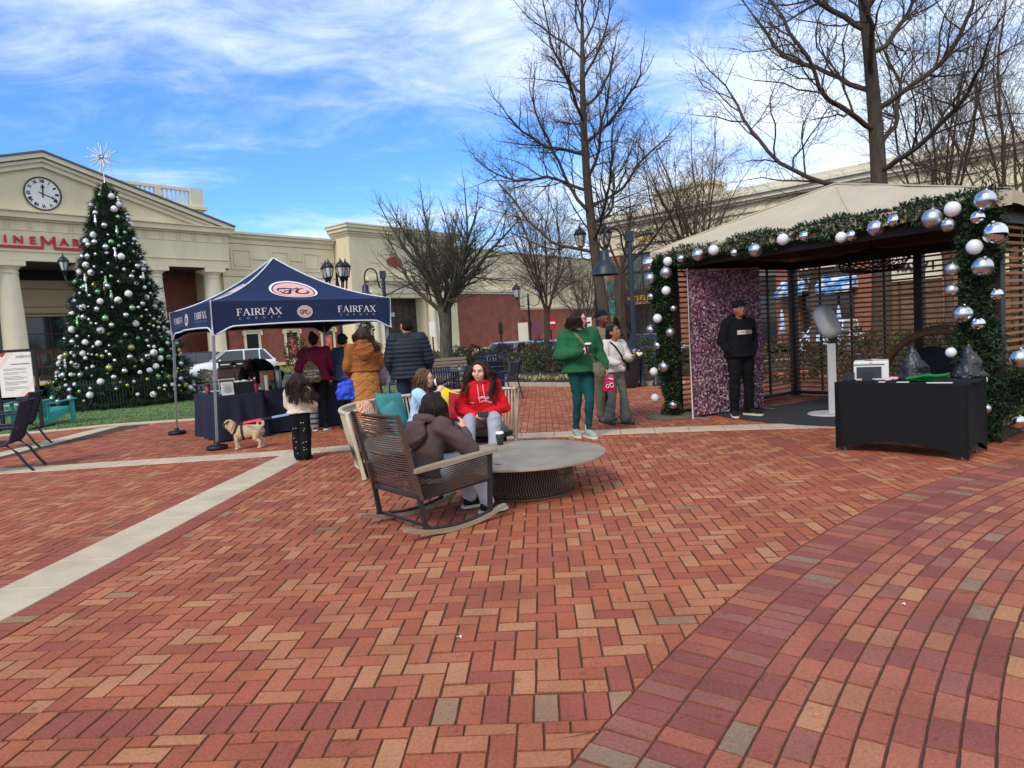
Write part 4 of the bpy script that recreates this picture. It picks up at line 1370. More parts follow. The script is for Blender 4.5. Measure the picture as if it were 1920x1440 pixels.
bare_tree('tree', tpos(1778, 20), 12.0, .13, 'vase', 17, 3.2, 3.2, 'many stemmed bare tree right of the large dark tree', bark_brown, 10, (0, 0), .72, el=(58, 84), tw_min=.004)
bare_tree('tree', tpos(1905, 19), 12.5, .14, 'vase', 19, 3.2, 3.0, 'bare upright tree at the right edge above the garland corner', bark_brown, 10, (0, 0), .72, el=(55, 84), tw_min=.004)
bare_tree('tree', tpos(1190, 27), 5.0, .07, 'vase', 27, 1.6, 1.0, 'thin brown bare sapling in front of the sandwich shop', bark_brown, 9, (0, 0), .8, el=(45, 75), maxlev=4)
bare_tree('tree', tpos(1525, 26), 6.5, .12, 'vase', 29, 2.0, 2.6, 'small bare tree seen through the pavilion slats', bark_brown, 7, (0, 0), .8, el=(50, 76), maxlev=4)
bare_tree('tree', tpos(1100, 38), 6.8, .13, 'vase', 37, 3.0, 2.4, 'distant bare tree before the cream wall, left of the tall tree', bark_brown, 9, (0, 0), 1.0, el=(35, 70), maxlev=4)

# ================================================================== PLANTING
mulch = M('mulch', (70, 50, 40), .95, .35, 14, .8, 60)
bedP = [(-3.6, 24.6), (-1.55, 21.3), (-.05, 20.05), (1.45, 18.65), (2.55, 17.5), (4.2, 17.3), (4.6, 19), (4.2, 22.5), (2.0, 26), (-1.0, 28.5), (-3.8, 28)]
m = MB(); cxb = sum(p[0] for p in bedP) / len(bedP); cyb = sum(p[1] for p in bedP) / len(bedP)
rings = [[Vector((cxb + (x - cxb) * k, cyb + (y - cyb) * k, z)) for x, y in bedP] for k, z in ((1.0, -.1), (1.0, .1), (.9, .2), (.5, .24))]
m.loft(rings, close=True, smooth=False); m.build('planting_bed', mulch, None, 'structure')
kb = [(-3.9, 24.6), (-1.75, 21.15), (-.15, 19.85), (1.35, 18.45), (2.5, 17.25), (4.3, 17.05)]
m = MB()
for a, b in zip(kb, kb[1:]): m.bar((a[0], a[1], .02), (b[0], b[1], .02), .18, .16, ext=.02)
m.build('bed_kerb', M('pale_stone', (170, 158, 140), .85, .12, 4), None, 'structure')

def shrub(name, loc, w_, h_, label, mat, n=900, leaf=.07, group=None, cone=False, stem=True, aspect=.5):
	root = empty(name, loc, 0, label, 'shrub', group)
	rs = np.random.RandomState(abs(int(loc[0] * 977 + loc[1] * 131)) % 99991)

	def samp(k):
		d = rs.normal(0, 1, (k, 3)); d /= np.linalg.norm(d, axis=1, keepdims=True)
		rad = rs.uniform(.55, 1.0, (k, 1)) ** .5
		if cone:
			t = rs.uniform(0, 1, (k, 1)) ** 1.4; a = rs.uniform(0, 2 * PI, (k, 1)); r = (1 - t) * rs.uniform(.5, 1.08, (k, 1)) * (1 + .15 * np.sin(a * 5 + t * 9))
			P = np.concatenate([np.cos(a) * r * w_ / 2, np.sin(a) * r * w_ / 2, .08 * h_ + t * h_ * .92], 1)
			return P, np.concatenate([np.cos(a), np.sin(a), np.full_like(a, .4)], 1)
		lump = 1 + .22 * np.sin(d[:, :1] * 5 + 3 * d[:, 1:2]) * np.sin(d[:, 2:3] * 6 + 2 * d[:, :1])
		P = d * rad * lump * np.array([w_ / 2, w_ / 2, h_ / 2]) + np.array([0, 0, h_ * .5])
		P[:, 2] = np.abs(P[:, 2])
		return P, d
	V, F = leaf_cloud(n, samp, leaf, aspect, .35, rs)
	np_mesh('foliage', V, F, mat, root, tone=rs.uniform(0, 1, n))
	if stem:
		lines = []
		for k in range(7):
			a = rs.uniform(0, 2 * PI); P = np.array([[0, 0, -.02], [math.cos(a) * w_ * .12, math.sin(a) * w_ * .12, h_ * .3], [math.cos(a) * w_ * .3, math.sin(a) * w_ * .3, h_ * .72]])
			lines.append((P, np.array([.018, .012, .006])))
		V, F = tubes_np(lines, lambda r: 5); np_mesh('stem', V, F, bark_brown, root)
	return root

def leafmat(name, cols, rough=.6):
	return tone_mat(name, [(i / len(cols), c) for i, c in enumerate(cols)], rough, .15, 8, 0, .35)

lf_olive = leafmat('olive_leaves', [(52, 64, 36), (66, 78, 44), (80, 90, 52), (58, 66, 40), (96, 98, 62), (44, 54, 32)])
lf_dark = leafmat('dark_leaves', [(34, 50, 30), (44, 62, 36), (54, 70, 42), (30, 42, 28), (70, 84, 52)])
lf_brown = leafmat('winter_brown_leaves', [(104, 72, 44), (120, 84, 50), (88, 70, 42), (76, 74, 44), (96, 60, 40)])
lf_pale = leafmat('pale_variegated_leaves', [(150, 156, 108), (176, 176, 134), (120, 134, 80), (190, 188, 152), (96, 108, 62)])
SH = [(795, 705, 1.3, .85, 'o'), (815, 698, 1.0, .8, 'b'), (845, 700, 1.0, .7, 'o'), (868, 692, .8, .8, 'd'), (893, 700, .8, 1.0, 'b'), (948, 700, .7, 1.0, 'b'), (915, 690, 1.2, .7, 'd'),
	  (975, 712, 1.1, .75, 'o'), (1008, 706, 1.0, .9, 'b'), (1035, 712, 1.2, .8, 'd'), (990, 692, 1.3, .9, 'd'), (1050, 697, 1.4, 1.0, 'd'), (1075, 708, 1.2, .9, 'o'), (1105, 706, 1.3, .9, 'o'),
	  (1020, 686, 1.5, 1.0, 'd'), (940, 684, 1.4, .9, 'o'), (1140, 706, 1.0, .9, 'd'), (860, 684, 1.4, .9, 'o'), (1215, 700, .9, 1.0, 'o'), (1240, 708, .9, .8, 'o')]
wds = {'o': ('olive', lf_olive), 'd': ('dark green', lf_dark), 'b': ('brownish winter', lf_brown)}
ORD = ['leftmost', 'second from the left', 'third from the left', 'fourth from the left', 'fifth from the left', 'sixth from the left', 'seventh from the left', 'eighth from the left', 'rightmost']
SH.sort()
cnt = {c: sum(1 for q in SH if q[4] == c) for c in 'odb'}; seen = {c: 0 for c in 'odb'}
for k, (px_, py_, w_, h_, c) in enumerate(SH):
	p = ground(px_, py_); p.z = .12
	od = 'rightmost' if seen[c] == cnt[c] - 1 else ORD[seen[c]]
	seen[c] += 1
	shrub('shrub', p, w_, h_, '%s of %s round shrubs in the bed behind the cafe chairs' % (od, wds[c][0]), wds[c][1], 1100, .085, 'shrubs in the planting bed')
shrub('conifer', ground(1166, 716) + Vector((.1, 1.2, 0)), 1.0, 1.75, 'small pointed evergreen behind the girl in the white jumper', lf_dark, 1500, .09, cone=True)
# pale ground cover along the kerb
n = 2600
t_ = NR.uniform(0, 1, n); seg = NR.randint(1, 5, n)
A = np.array(kb)[seg - 1 + 0]; B = np.array(kb)[np.minimum(seg, 5)]
P = A + (B - A) * t_[:, None] + np.array([.25, .32]) + NR.normal(0, .1, (n, 2))
clump = np.sin(P[:, 0] * 9) + np.sin(P[:, 1] * 7 + 1)
P3 = np.concatenate([P, (.13 + .06 * NR.uniform(0, 1, n) + .03 * clump)[:, None]], 1)
V, F = leaf_cloud(n, lambda k: (P3, np.tile([0, 0, 1.0], (n, 1))), .09, .45, .2)
np_mesh('ground_cover', V, F, lf_pale, None, 'stuff', tone=NR.uniform(0, 1, n))
# hedge rows behind the pavilion
HD = [(6.4, 15.6, 1.6, 1.0, 'o'), (7.8, 15.0, 1.7, 1.1, 'o'), (9.2, 14.2, 1.6, 1.0, 'd'), (10.4, 13.2, 1.5, 1.0, 'o'), (8.4, 17.2, 2.0, .9, 'd'), (10.2, 16.6, 2.0, 1.0, 'o'), (12.0, 15.4, 2.0, 1.1, 'd'), (11.6, 18.5, 2.2, 1.1, 'o'), (13.8, 17.2, 2.2, 1.1, 'd'), (6.0, 18.4, 1.5, .9, 'o'), (4.9, 19.5, 1.5, .8, 'd')]
for k, (x, y, w_, h_, c) in enumerate(HD):
	od = sum(1 for q in HD if q[4] == c and q[0] / q[1] < x / y); od = 'rightmost' if od == sum(1 for q in HD if q[4] == c) - 1 else ORD[od]
	shrub('shrub', (x, y, -.03), w_, h_, '%s of the %s hedge shrubs seen through the pavilion slats' % (od, wds[c][0]), wds[c][1], 1300, .09, 'hedge shrubs behind the pavilion')
# climbing greenery on the cinema pier
for px_, Y, h_, w_, lb, mt in ((688, 55, 3.6, 1.1, 'tall clipped evergreen beside the cinema entrance bay', lf_dark), (553, 23, 1.9, .7, 'brownish columnar shrub under the right half of the tent', lf_brown)):
	p = tpos(px_, Y)
	shrub('columnar_shrub', p, w_, h_, lb, mt, 1200, .09 if Y < 30 else .2)

# ================================================================== LAMPS, SIGNS, BINS
lamp_black = M('lamp_black', (28, 30, 34), .4, .08, 4)
lamp_navy = M('lamp_navy', (38, 48, 62), .42, .1, 4)
frost = M('frosted_glass', (206, 208, 206), .35, .04, 6)

def lantern(parent, c, s=1.0):
	c = Vector(c)
	l = MB().lathe([(.03, -.12), (.06, -.1), (.05, -.04), (.1, 0), (.12, .03)], c, 10).build('lantern', lamp_black, parent)
	MB().lathe([(.21 * s, .4 * s), (.23 * s, .43 * s), (.15 * s, .56 * s), (.05 * s, .64 * s), (.03 * s, .7 * s), (.012, .78 * s)], c, 10).build('lantern_roof', lamp_black, l)
	m = MB()
	for k in range(6):
		a = k * PI / 3; m.bar(c + Vector((math.cos(a) * .12 * s, math.sin(a) * .12 * s, .03)), c + Vector((math.cos(a) * .2 * s, math.sin(a) * .2 * s, .41 * s)), .02, .02)
	m.build('cage', lamp_black, l)
	MB().lathe([(.105 * s, .03), (.15 * s, .2 * s), (.185 * s, .4 * s)], c, 12).build('lamp_glass', frost, l)

def lantern_post(loc, H, arms, label, s=1.0, reach=.5, group=None):
	r = empty('street_lamp', loc, 0, label, 'street lamp', group)
	MB().lathe([(.2, 0), (.2, .25), (.12, .4), (.09, .9), (.065, 1.0), (.055, H - .5), (.07, H - .45), (.05, H - .3), (.03, H)], (0, 0, 0), 12).build('post', lamp_black, r)
	for a in arms:
		d = Vector((math.cos(a), math.sin(a), 0))
		pts = [Vector((0, 0, H - .55)), d * reach * .45 + Vector((0, 0, H - .72)), d * reach * .9 + Vector((0, 0, H - .62)), d * reach + Vector((0, 0, H - .4)), d * reach + Vector((0, 0, H - .25))]
		MB().tube(pts, .028, 6).build('arm', lamp_black, r)
		lantern(r, d * reach + Vector((0, 0, H - .2)), s)
	return r

lantern_post(tpos(641, 24), 4.0, [PI, PI + 1.05, -.9, -.25, 1.2], 'black street lamp with a cluster of five lanterns behind the tent', .85, .36)
lantern_post(tpos(995, 38), 4.3, [PI, 0], 'distant black street lamp with two lanterns and two small flags', 1.1, .62)
lb = tpos(995, 38)
bn = empty('lamp_flag', lb + Vector((-.38, 0, 2.2)), 0, 'cream flag hanging on the left of the distant lamp', 'flag'); MB().box((0, 0, 0), (.55, .04, 1.0)).build('cloth', trim_m, bn)
bn = empty('lamp_flag', lb + Vector((.38, 0, 2.35)), 0, 'purple flag hanging on the right of the distant lamp', 'flag'); MB().box((0, 0, 0), (.5, .04, .8)).build('cloth', M('plum_cloth', (112, 62, 84), .8, .1), bn)
lantern_post(tpos(1122, 27), 5.0, [PI, 0], 'black street lamp with two lanterns behind the tall tree stem', 1.15, .5)
lantern_post(Vector((at(171, 660, 23.6).x, 23.6, 0)), 4.75, [PI, 0], 'black street lamp whose left lantern shows beside the decorated tree', 0.8, .62)

def hook_lamp(loc, H, label, rz=0):
	r = empty('bell_lamp', loc, rz, label, 'street lamp')
	MB().lathe([(.17, 0), (.17, .1), (.12, .16), (.11, .75), (.14, .8), (.13, .88), (.075, .95)], (0, 0, 0), 12).lathe([(.07, .95), (.06, H)], (0, 0, 0), 10).build('post', lamp_navy, r)
	MB().box((0, 0, H - .08), (.2, .16, .26)).build('collar', lamp_navy, r)
	pts = [Vector((0, 0, H - .62)), Vector((-.14, 0, H - .5)), Vector((-.2, 0, H - .2))] + [Vector((-.42 + .22 * math.cos(a), 0, H - .1 + .26 * math.sin(a))) for a in [i * PI / 8 for i in range(9)]] + [Vector((-.64, 0, H - .4))]
	MB().tube(pts, .026, 8).build('arm', lamp_black, r)
	sw_ = MB(); sw_.tube([Vector((-.2 - .07 + .07 * math.cos(a) * (1 - i * .05), 0, H - .3 + .07 * math.sin(a) * (1 - i * .05))) for i, a in enumerate([j * .6 for j in range(14)])], .012, 5)
	sw_.build('scroll', lamp_black, r); sw_ = MB(); sw_.tube([Vector((-.56 + .06 * math.cos(a) * (1 - i * .05), 0, H - .26 + .06 * math.sin(a) * (1 - i * .05))) for i, a in enumerate([PI + j * .6 for j in range(14)])], .012, 5)
	sw_.build('scroll', lamp_black, r)
	MB().lathe([(.03, -.36), (.11, -.42), (.12, -.62), (.15, -.66), (.22, -.72), (.3, -.84), (.33, -.98), (.345, -1.0), (.32, -1.01), (.28, -.9)], (-.64, 0, H), 24, cap=False).build('shade', lamp_navy, r)
	MB().lathe([(.0, -.94), (.2, -.96), (.27, -.93)], (-.64, 0, H), 18).build('lens', frost, r)
	return r

hook_lamp(ground(1193, 722), 3.84, 'dark blue bell lamp on a scrolled hook beside the pavilion')
hook_lamp(Vector((at(727, 640, 24).x, 24, 0)), 3.9, 'dark blue hook lamp behind the right corner of the tent')

def sign_post(name, loc, H, label, cat, panel):
	r = empty(name, loc, 0, label, cat)
	MB().tube([(0, 0, -.1), (0, 0, H)], .04, 6).build('post', lamp_black, r)
	panel(r); return r

def no_entry(r):
	MB().lathe([(.36, 0), (.36, .03)], (0, -.06, 2.55), 20, rx90).build('disc', M('sign_red', (176, 28, 34), .4, .05), r)
	MB().box((0, -.12, 2.55), (.5, .02, .11)).build('bar', white_p, r)

sign_post('no_entry_sign', tpos(1034, 37), 2.9, 'round red no entry sign with a white bar before the brick wall', 'sign', no_entry)
sign_post('parking_sign', tpos(1104, 37), 2.6, 'small white parking sign behind the woman in green', 'sign', lambda r: (MB().box((0, -.05, 2.35), (.4, .02, .75)).build('plate', white_p, r), MB().box((0, -.065, 2.45), (.28, .01, .1)).box((0, -.065, 2.2), (.28, .01, .04)).build('print', M('sign_red', (176, 28, 34)), r)))
sign_post('parking_sign', tpos(812, 37), 2.9, 'small white parking sign left of the gnarled tree', 'sign', lambda r: MB().box((0, -.05, 2.6), (.32, .02, .8)).build('plate', white_p, r))
for px_, lb_ in ((692, 'black box post behind the woman in the brown coat'), (940, 'black box post before the brick wall')):
	sign_post('speaker_post', tpos(px_, 36), 2.2, lb_, 'post', lambda r: MB().box((0, 0, 2.35), (.22, .18, .55)).box((0, 0, 2.68), (.16, .14, .08)).build('speaker', black_p, r))

navy_m = M('navy_metal', (34, 44, 66), .4, .1, 6, spec=.5)
# slatted litter bin
lbn = empty('litter_bin', ground(927, 742), 0, 'flared navy slatted litter bin in front of the shrubs', 'bin')
for k in range(28):
	a = k * 2 * PI / 28; d = Vector((math.cos(a), math.sin(a), 0))
	MB().bar(d * .27 + Vector((0, 0, .06)), d * .28 + Vector((0, 0, .75)), .035, .008, d).bar(d * .28 + Vector((0, 0, .75)), d * .38 + Vector((0, 0, 1.0)), .035, .008, d).build('slat', navy_m, lbn)
MB().lathe([(.25, 0), (.25, .85)], (0, 0, 0), 20).build('liner', black_p, lbn)
for z, r in ((.08, .28), (.72, .29), (.99, .385)):
	MB().lathe([(r - .01, z - .02), (r + .012, z - .02), (r + .012, z + .02), (r - .01, z + .02)], (0, 0, 0), 24, cap=False).build('hoop', navy_m, lbn)

# brown waste station under the tent, park benches
bb = empty('waste_bin', Vector((at(446, 700, 15.8).x, 15.8, 0)), math.radians(8), 'dark brown double waste bin behind the tent table', 'bin')
bin_m = M('brown_metal', (58, 42, 38), .55, .12, 5)
bevel(MB().box((0, 0, .58), (.74, .55, 1.12)).build('body', bin_m, bb), .015)
for x in (-.18, .18):
	MB().box((x, -.285, .62), (.32, .02, .85)).build('door', bin_m, bb); MB().box((x, -.28, 1.19), (.3, .06, .14)).box((x, 0, 1.22), (.34, .5, .12)).build('hood', black_p, bb)
	MB().box((x, -.315, 1.2), (.2, .01, .02)).build('rim_trim', white_p, bb)
wood_g = M('weathered_wood', (120, 106, 92), .85, .2, 8, .4, 60, stretch=(1, 8, 8))

def park_bench(loc, rz, label, W=1.7):
	r = empty('park_bench', loc, rz, label, 'bench', 'benches by the lawn and planting')
	for k in range(5): MB().box((0, -.32 + k * .1, .43), (W, .08, .035)).build('seat_slat', wood_g, r)
	for k in range(4): MB().box((0, .16 + k * .025, .54 + k * .105), (W, .03, .08), Matrix.Rotation(-.2, 3, 'X')).build('back_slat', wood_g, r)
	for x in (-W / 2 + .1, W / 2 - .1):
		MB().tube([(x, -.33, 0), (x, -.33, .62), (x, .1, .64)], .022, 6).tube([(x, .2, 0), (x, .12, .42), (x, .28, .95)], .022, 6).tube([(x, -.33, .4), (x, .14, .4)], .02, 6).build('end_frame', black_p, r)
	return r

park_bench(ground(836, 728), math.radians(6), 'weathered slatted bench at the foot of the gnarled tree', 1.35)
park_bench(Vector((at(417, 700, 22.6).x, 22.6, .012)), math.radians(8), 'weathered slatted bench left of the brown waste bin')

# ================================================================== DECORATED TREE
XT = Vector((-12.3, 21.75, 0))
xt = empty('decorated_tree', XT, 0, 'tall conical decorated evergreen with a silver star on the lawn', 'christmas tree')
XPROF = [(0.05, 2.06), (0.5, 1.94), (1.0, 1.76), (2.5, 1.33), (4.4, .86), (6.0, .46), (7.0, .14)]

def xr(z):
	return float(np.interp(z, [p[0] for p in XPROF], [p[1] for p in XPROF]))

rs = np.random.RandomState(77)
n = 15000
zz = 7.0 - 6.97 * np.sqrt(rs.uniform(0.0, 1, n)); aa = rs.uniform(0, 2 * PI, n)
rad = np.array([xr(z) for z in zz]) * (rs.uniform(.62, 1.06, n)) * (1 + .07 * np.sin(aa * 7 + zz * 5) + .09 * np.sin(zz * 10.5 + np.sin(aa * 3) * 1.5))
C0 = np.stack([np.cos(aa) * rad, np.sin(aa) * rad, zz], 1)
D0 = np.stack([np.cos(aa), np.sin(aa), rs.normal(.1, .35, n)], 1); D0 /= np.linalg.norm(D0, axis=1, keepdims=True)
k = 7                                                     # needles per sprig
Ls = rs.uniform(.1, .2, (n, k, 1))
dd_ = D0[:, None, :] + rs.normal(0, .55, (n, k, 3)); dd_ /= np.linalg.norm(dd_, axis=2, keepdims=True)
sd_ = np.cross(dd_, rs.normal(0, 1, (n, k, 3))); sd_ /= np.linalg.norm(sd_, axis=2, keepdims=True)
b0 = C0[:, None, :] + 0 * dd_
T = np.stack([b0 - sd_ * .012, b0 + sd_ * .012, b0 + dd_ * Ls], 2).reshape(-1, 3)
lf_pine = leafmat('pine_needles', [(24, 46, 32), (32, 58, 38), (42, 70, 46), (20, 38, 28), (36, 62, 48)], .55)
np_mesh('foliage', T, np.arange(n * k * 3).reshape(-1, 3), lf_pine, xt, tone=np.repeat(rs.uniform(0, 1, n), k))
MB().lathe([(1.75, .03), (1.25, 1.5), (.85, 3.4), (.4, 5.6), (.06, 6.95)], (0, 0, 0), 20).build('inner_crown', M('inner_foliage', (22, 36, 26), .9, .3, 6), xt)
MB().lathe([(.12, 0), (.12, .3)], (0, 0, 0), 10).build('trunk', bark_brown, xt)
silver_m = M('silver_bauble', (206, 206, 208), .3, .05, 20, metal=1.0)
chrome_m = M('mirror_bauble', (226, 226, 228), .12, .0, metal=1.0)
satin_m = M('satin_silver_bauble', (200, 200, 202), .42, .06, 200, metal=1.0)
whiteb_m = M('white_bauble', (226, 224, 222), .45, .05, 30)
green_m = M('green_bauble', (140, 184, 132), .2, .08, 10, metal=.7)
lime_m = M('lime_gold_bauble', (172, 172, 104), .24, .08, 10, metal=.7)
cap_m = M('bauble_cap', (170, 168, 150), .3, .05, metal=1.0)
star = empty('tree_star', XT + Vector((0, 0, 7.0)), 0, 'silver starburst topper on the decorated tree', 'star')
MB().tube([(0, 0, -.1), (0, 0, .72)], .018, 6).ball((0, 0, .74), .05, 8, 6).build('stem', satin_m, star)
for k_ in range(18):
	a = 2 * PI * k_ / 18 + rs.uniform(-.06, .06); l = .5 if k_ % 2 else .36
	d = Vector((math.cos(a), rs.uniform(-.35, .35), math.sin(a))).normalized()
	m = MB(); m.tube([d * .04 + Vector((0, 0, .74)), d * l + Vector((0, 0, .74))], .009, 4)
	for j in range(6):
		c = d * (l * (.3 + .12 * j)); m.box(c + Vector((0, 0, .74)), (.035, .035, .035), Matrix.Rotation(a + .78, 3, 'Y'))
	m.build('ray', satin_m, star)
bmeshes = {}

def bauble_mesh(kind, seg=14):
	mats = {'white': whiteb_m, 'silver': silver_m, 'green': green_m, 'lime': lime_m, 'chrome': chrome_m, 'satin': satin_m}
	key = kind
	if key not in bmeshes:
		m = MB(); m.ball((0, 0, 0), 1.0, seg, 10)
		m.cur = 1; m.lathe([(.16, .96), (.16, 1.1), (.0, 1.12)], (0, 0, 0), 8)
		me = m.mesh('bauble'); me.materials.append(mats[kind]); me.materials.append(cap_m); bmeshes[key] = me
	return bmeshes[key]

placed = []
words = {'white': 'white', 'silver': 'silver', 'green': 'light green', 'lime': 'yellow green'}

def put_bauble(z, a, r, kind):
	R_ = xr(z) * 1.0 + r * .35
	p = XT + Vector((math.cos(a) * R_, math.sin(a) * R_, z))
	o = bpy.data.objects.new('bauble', bauble_mesh(kind)); COL.objects.link(o)
	o.location = p; o.scale = (r, r, r)
	lev = ['at the foot', 'low down', 'just below the middle', 'just above the middle', 'high up', 'near the top'][min(int(z / 1.13), 5)]
	da = (a - facing + PI) % (2 * PI) - PI
	side = ['left edge', 'left half', 'centre', 'right half', 'right edge'][int(np.digitize(da, [-.95, -.3, .3, .95]))]
	size = 'large' if r > .085 else 'small'
	lab = '%s %s bauble %s of the decorated tree, %s' % (size, words[kind], lev, side)
	tag(o, lab, 'bauble', '%s %s baubles %s of the decorated tree, %s' % (size, words[kind], lev, side))

tries = 0
facing = math.atan2(-XT.y, -XT.x)
while len(placed) < 296 and tries < 9000:
	tries += 1
	z = 6.8 - 6.5 * math.sqrt(rs.uniform(0, 1)); a = facing + rs.uniform(-1.75, 1.75)
	big = rs.uniform() < .5
	r = rs.uniform(.086, .108) if big else rs.uniform(.04, .066)
	R_ = xr(z); p = (math.cos(a) * R_, math.sin(a) * R_, z)
	if any((p[0] - q[0]) ** 2 + (p[1] - q[1]) ** 2 + (p[2] - q[2]) ** 2 < (r + q[3]) ** 2 * 1.25 for q in placed): continue
	placed.append((*p, r))
	put_bauble(z, a, r, ['white', 'silver', 'green', 'lime', 'white', 'silver', 'white', 'silver'][int(rs.uniform(0, 8))] if big else ['silver', 'green', 'lime', 'silver', 'white'][int(rs.uniform(0, 5))])
for k_ in range(12):
	z = rs.uniform(.7, 6.4); a = facing + rs.uniform(-1.1, 1.1); R_ = xr(z) + .05
	p = XT + Vector((math.cos(a) * R_, math.sin(a) * R_, z)); gr = k_ % 3 == 0
	o = MB().lathe([(.005, -.24), (.03, -.1), (.06, -.02), (.02, .0), (.055, .05), (.015, .08), (.04, .12), (.01, .16)], (0, 0, 0), 8).build('drop_ornament', green_m if gr else silver_m)
	o.location = p
	lv_ = ['low', 'midway', 'high'][min(int(z / 2.2), 2)]; sd3 = ['left', 'centre', 'right'][int(np.digitize(a - facing, [-.35, .35]))]
	tag(o, '%s twisted drop ornament on the decorated tree, %s and %s' % ('green' if gr else 'silver', lv_, sd3), 'ornament', '%s drop ornaments on the decorated tree' % ('green' if gr else 'silver'))
# green picket fence round the tree
fgreen = M('fence_green', (16, 38, 27), .5, .1, 6)
fn = empty('picket_fence', XT, 0, 'low dark green picket fence ringing the decorated tree', 'fence')
nseg = 10
pm = None
for s_ in range(nseg):
	a0, a1 = 2 * PI * s_ / nseg + .2, 2 * PI * (s_ + 1) / nseg + .2
	p0, p1 = Vector((math.cos(a0) * 1.92, math.sin(a0) * 1.92, 0)), Vector((math.cos(a1) * 1.92, math.sin(a1) * 1.92, 0))
	MB().bar(p0 + Vector((0, 0, .78)), p1 + Vector((0, 0, .78)), .03, .05).build('rail', fgreen, fn); MB().bar(p0 + Vector((0, 0, .16)), p1 + Vector((0, 0, .16)), .03, .05).build('rail', fgreen, fn)
	for j in range(14):
		p = p0.lerp(p1, j / 14)
		if pm is None:
			pm = MB().box((0, 0, .44), (.045, .022, .86)).box((0, 0, .88), (.045, .022, .06), Matrix.Rotation(.0, 3, 'Y'), taper=.2).mesh('picket'); pm.materials.append(fgreen)
		o = bpy.data.objects.new('picket', pm); COL.objects.link(o); o.parent = fn; o.location = p; o.rotation_euler = (0, 0, math.atan2(p1.y - p0.y, p1.x - p0.x))

# ================================================================== TENT
FL, BL_, FR = Vector((-4.60, 10.38, 0)), Vector((-6.40, 12.78, 0)), Vector((-2.20, 12.18, 0))
d2 = (FR - FL).normalized(); d1 = (BL_ - FL).normalized(); TS = 3.0
TC = FL + d2 * 1.5 + d1 * 1.5 + Vector((.13, 0, 0))           # the canopy leans a little to the right of its feet
trz = math.atan2(d2.y, d2.x)
tent = empty('canopy_tent', TC, trz, 'navy pop up canopy tent printed FAIRFAX CORNER on thin grey legs', 'tent')
navy_c = M('navy_canvas', (30, 44, 78), .75, .08, 2.0, .15, 25, spec=.25)
white_pipe = M('white_piping', (218, 220, 226), .7, .03)
pink_m = M('pink_print', (226, 170, 160), .75, .03); cream_print = M('cream_print', (232, 224, 222), .75, .03); navy_print = M('navy_print', (26, 36, 62), .75, .03)
ZE, ZP = 2.26, 3.12

def roofz(t): return ZE + (ZP - ZE) * (0.62 * t + .38 * t * t) - .05 * math.sin(PI * t)

def side_pt(k, a, t, off=0.0):
	"""point of roof panel k: a runs along the eave (-1..1), t from eave to peak"""
	x, y = a * 1.5 * (1 - t), -1.5 * (1 - t)
	dz = -.035 * (1 - a * a) * (1 - t) * t * 4
	v = Vector((x, y, roofz(t) + dz)) + Vector((0, -.6, .8)) * off
	return Matrix.Rotation(k * PI / 2, 3, 'Z') @ v

m = MB()
for k_ in range(4):
	m.sheet(lambda u, v, k_=k_: side_pt(k_, 2 * u - 1, v), 12, 14)
m.build('canopy', navy_c, tent)

def val_pt(k, a, v, off=0.0):
	"""valance: a along, v from top (0) to hem (1)"""
	low = .5 - .12 * smooth01(.0, .22, 1 - abs(a)) - .02 * math.cos(a * 2)
	wob = .012 * math.sin(a * 9 + k) * v + .02 * v * math.sin(a * 3.1 + 1)
	return Matrix.Rotation(k * PI / 2, 3, 'Z') @ Vector((a * 1.5, -1.505 - wob - off, ZE + .0 - low * v))

for k_ in range(4):
	vl = MB().sheet(lambda u, v, k_=k_: val_pt(k_, 2 * u - 1, v), 40, 6).build('valance', navy_c, tent)
	MB().tube([val_pt(k_, -1 + 2 * i / 40, 1.0, .004) for i in range(41)], .014, 6).build('piping', white_pipe, vl)
	MB().tube([side_pt(k_, -1, i / 14, .008) for i in range(15)] , .013, 6).build('piping', white_pipe, tent)
	MB().tube([val_pt(k_, -1, 0, .004), val_pt(k_, -1, 1, .004)], .012, 6).build('piping', white_pipe, vl)

# serif letters as strokes: (x0,y0,x1,y1,width)
GLY = {
	'F': (.62, [(.16, 0, .16, 1, .15), (.0, .02, .32, .02, .045), (.0, .98, .62, .98, .06), (.6, .8, .6, .98, .05), (.16, .52, .46, .52, .05), (.45, .44, .45, .6, .045)]),
	'A': (.86, [(.1, .02, .42, 1.0, .06), (.42, 1.0, .76, .02, .15), (.2, .34, .62, .34, .05), (-.02, .02, .22, .02, .045), (.6, .02, .92, .02, .045)]),
	'I': (.32, [(.16, 0, .16, 1, .15), (.0, .02, .32, .02, .045), (.0, .98, .32, .98, .045)]),
	'R': (.74, [(.16, 0, .16, 1, .15), (.0, .02, .32, .02, .045), (.0, .98, .4, .98, .05), (.4, .98, .56, .9, .08), (.58, .92, .58, .62, .13), (.56, .62, .4, .5, .08), (.16, .5, .42, .5, .05), (.38, .5, .72, .02, .14), (.6, .02, .86, .02, .045)]),
	'X': (.84, [(.1, .98, .72, .02, .15), (.1, .02, .7, .98, .055), (-.02, .98, .26, .98, .045), (.56, .98, .84, .98, .045), (-.02, .02, .24, .02, .045), (.54, .02, .88, .02, .045)])}

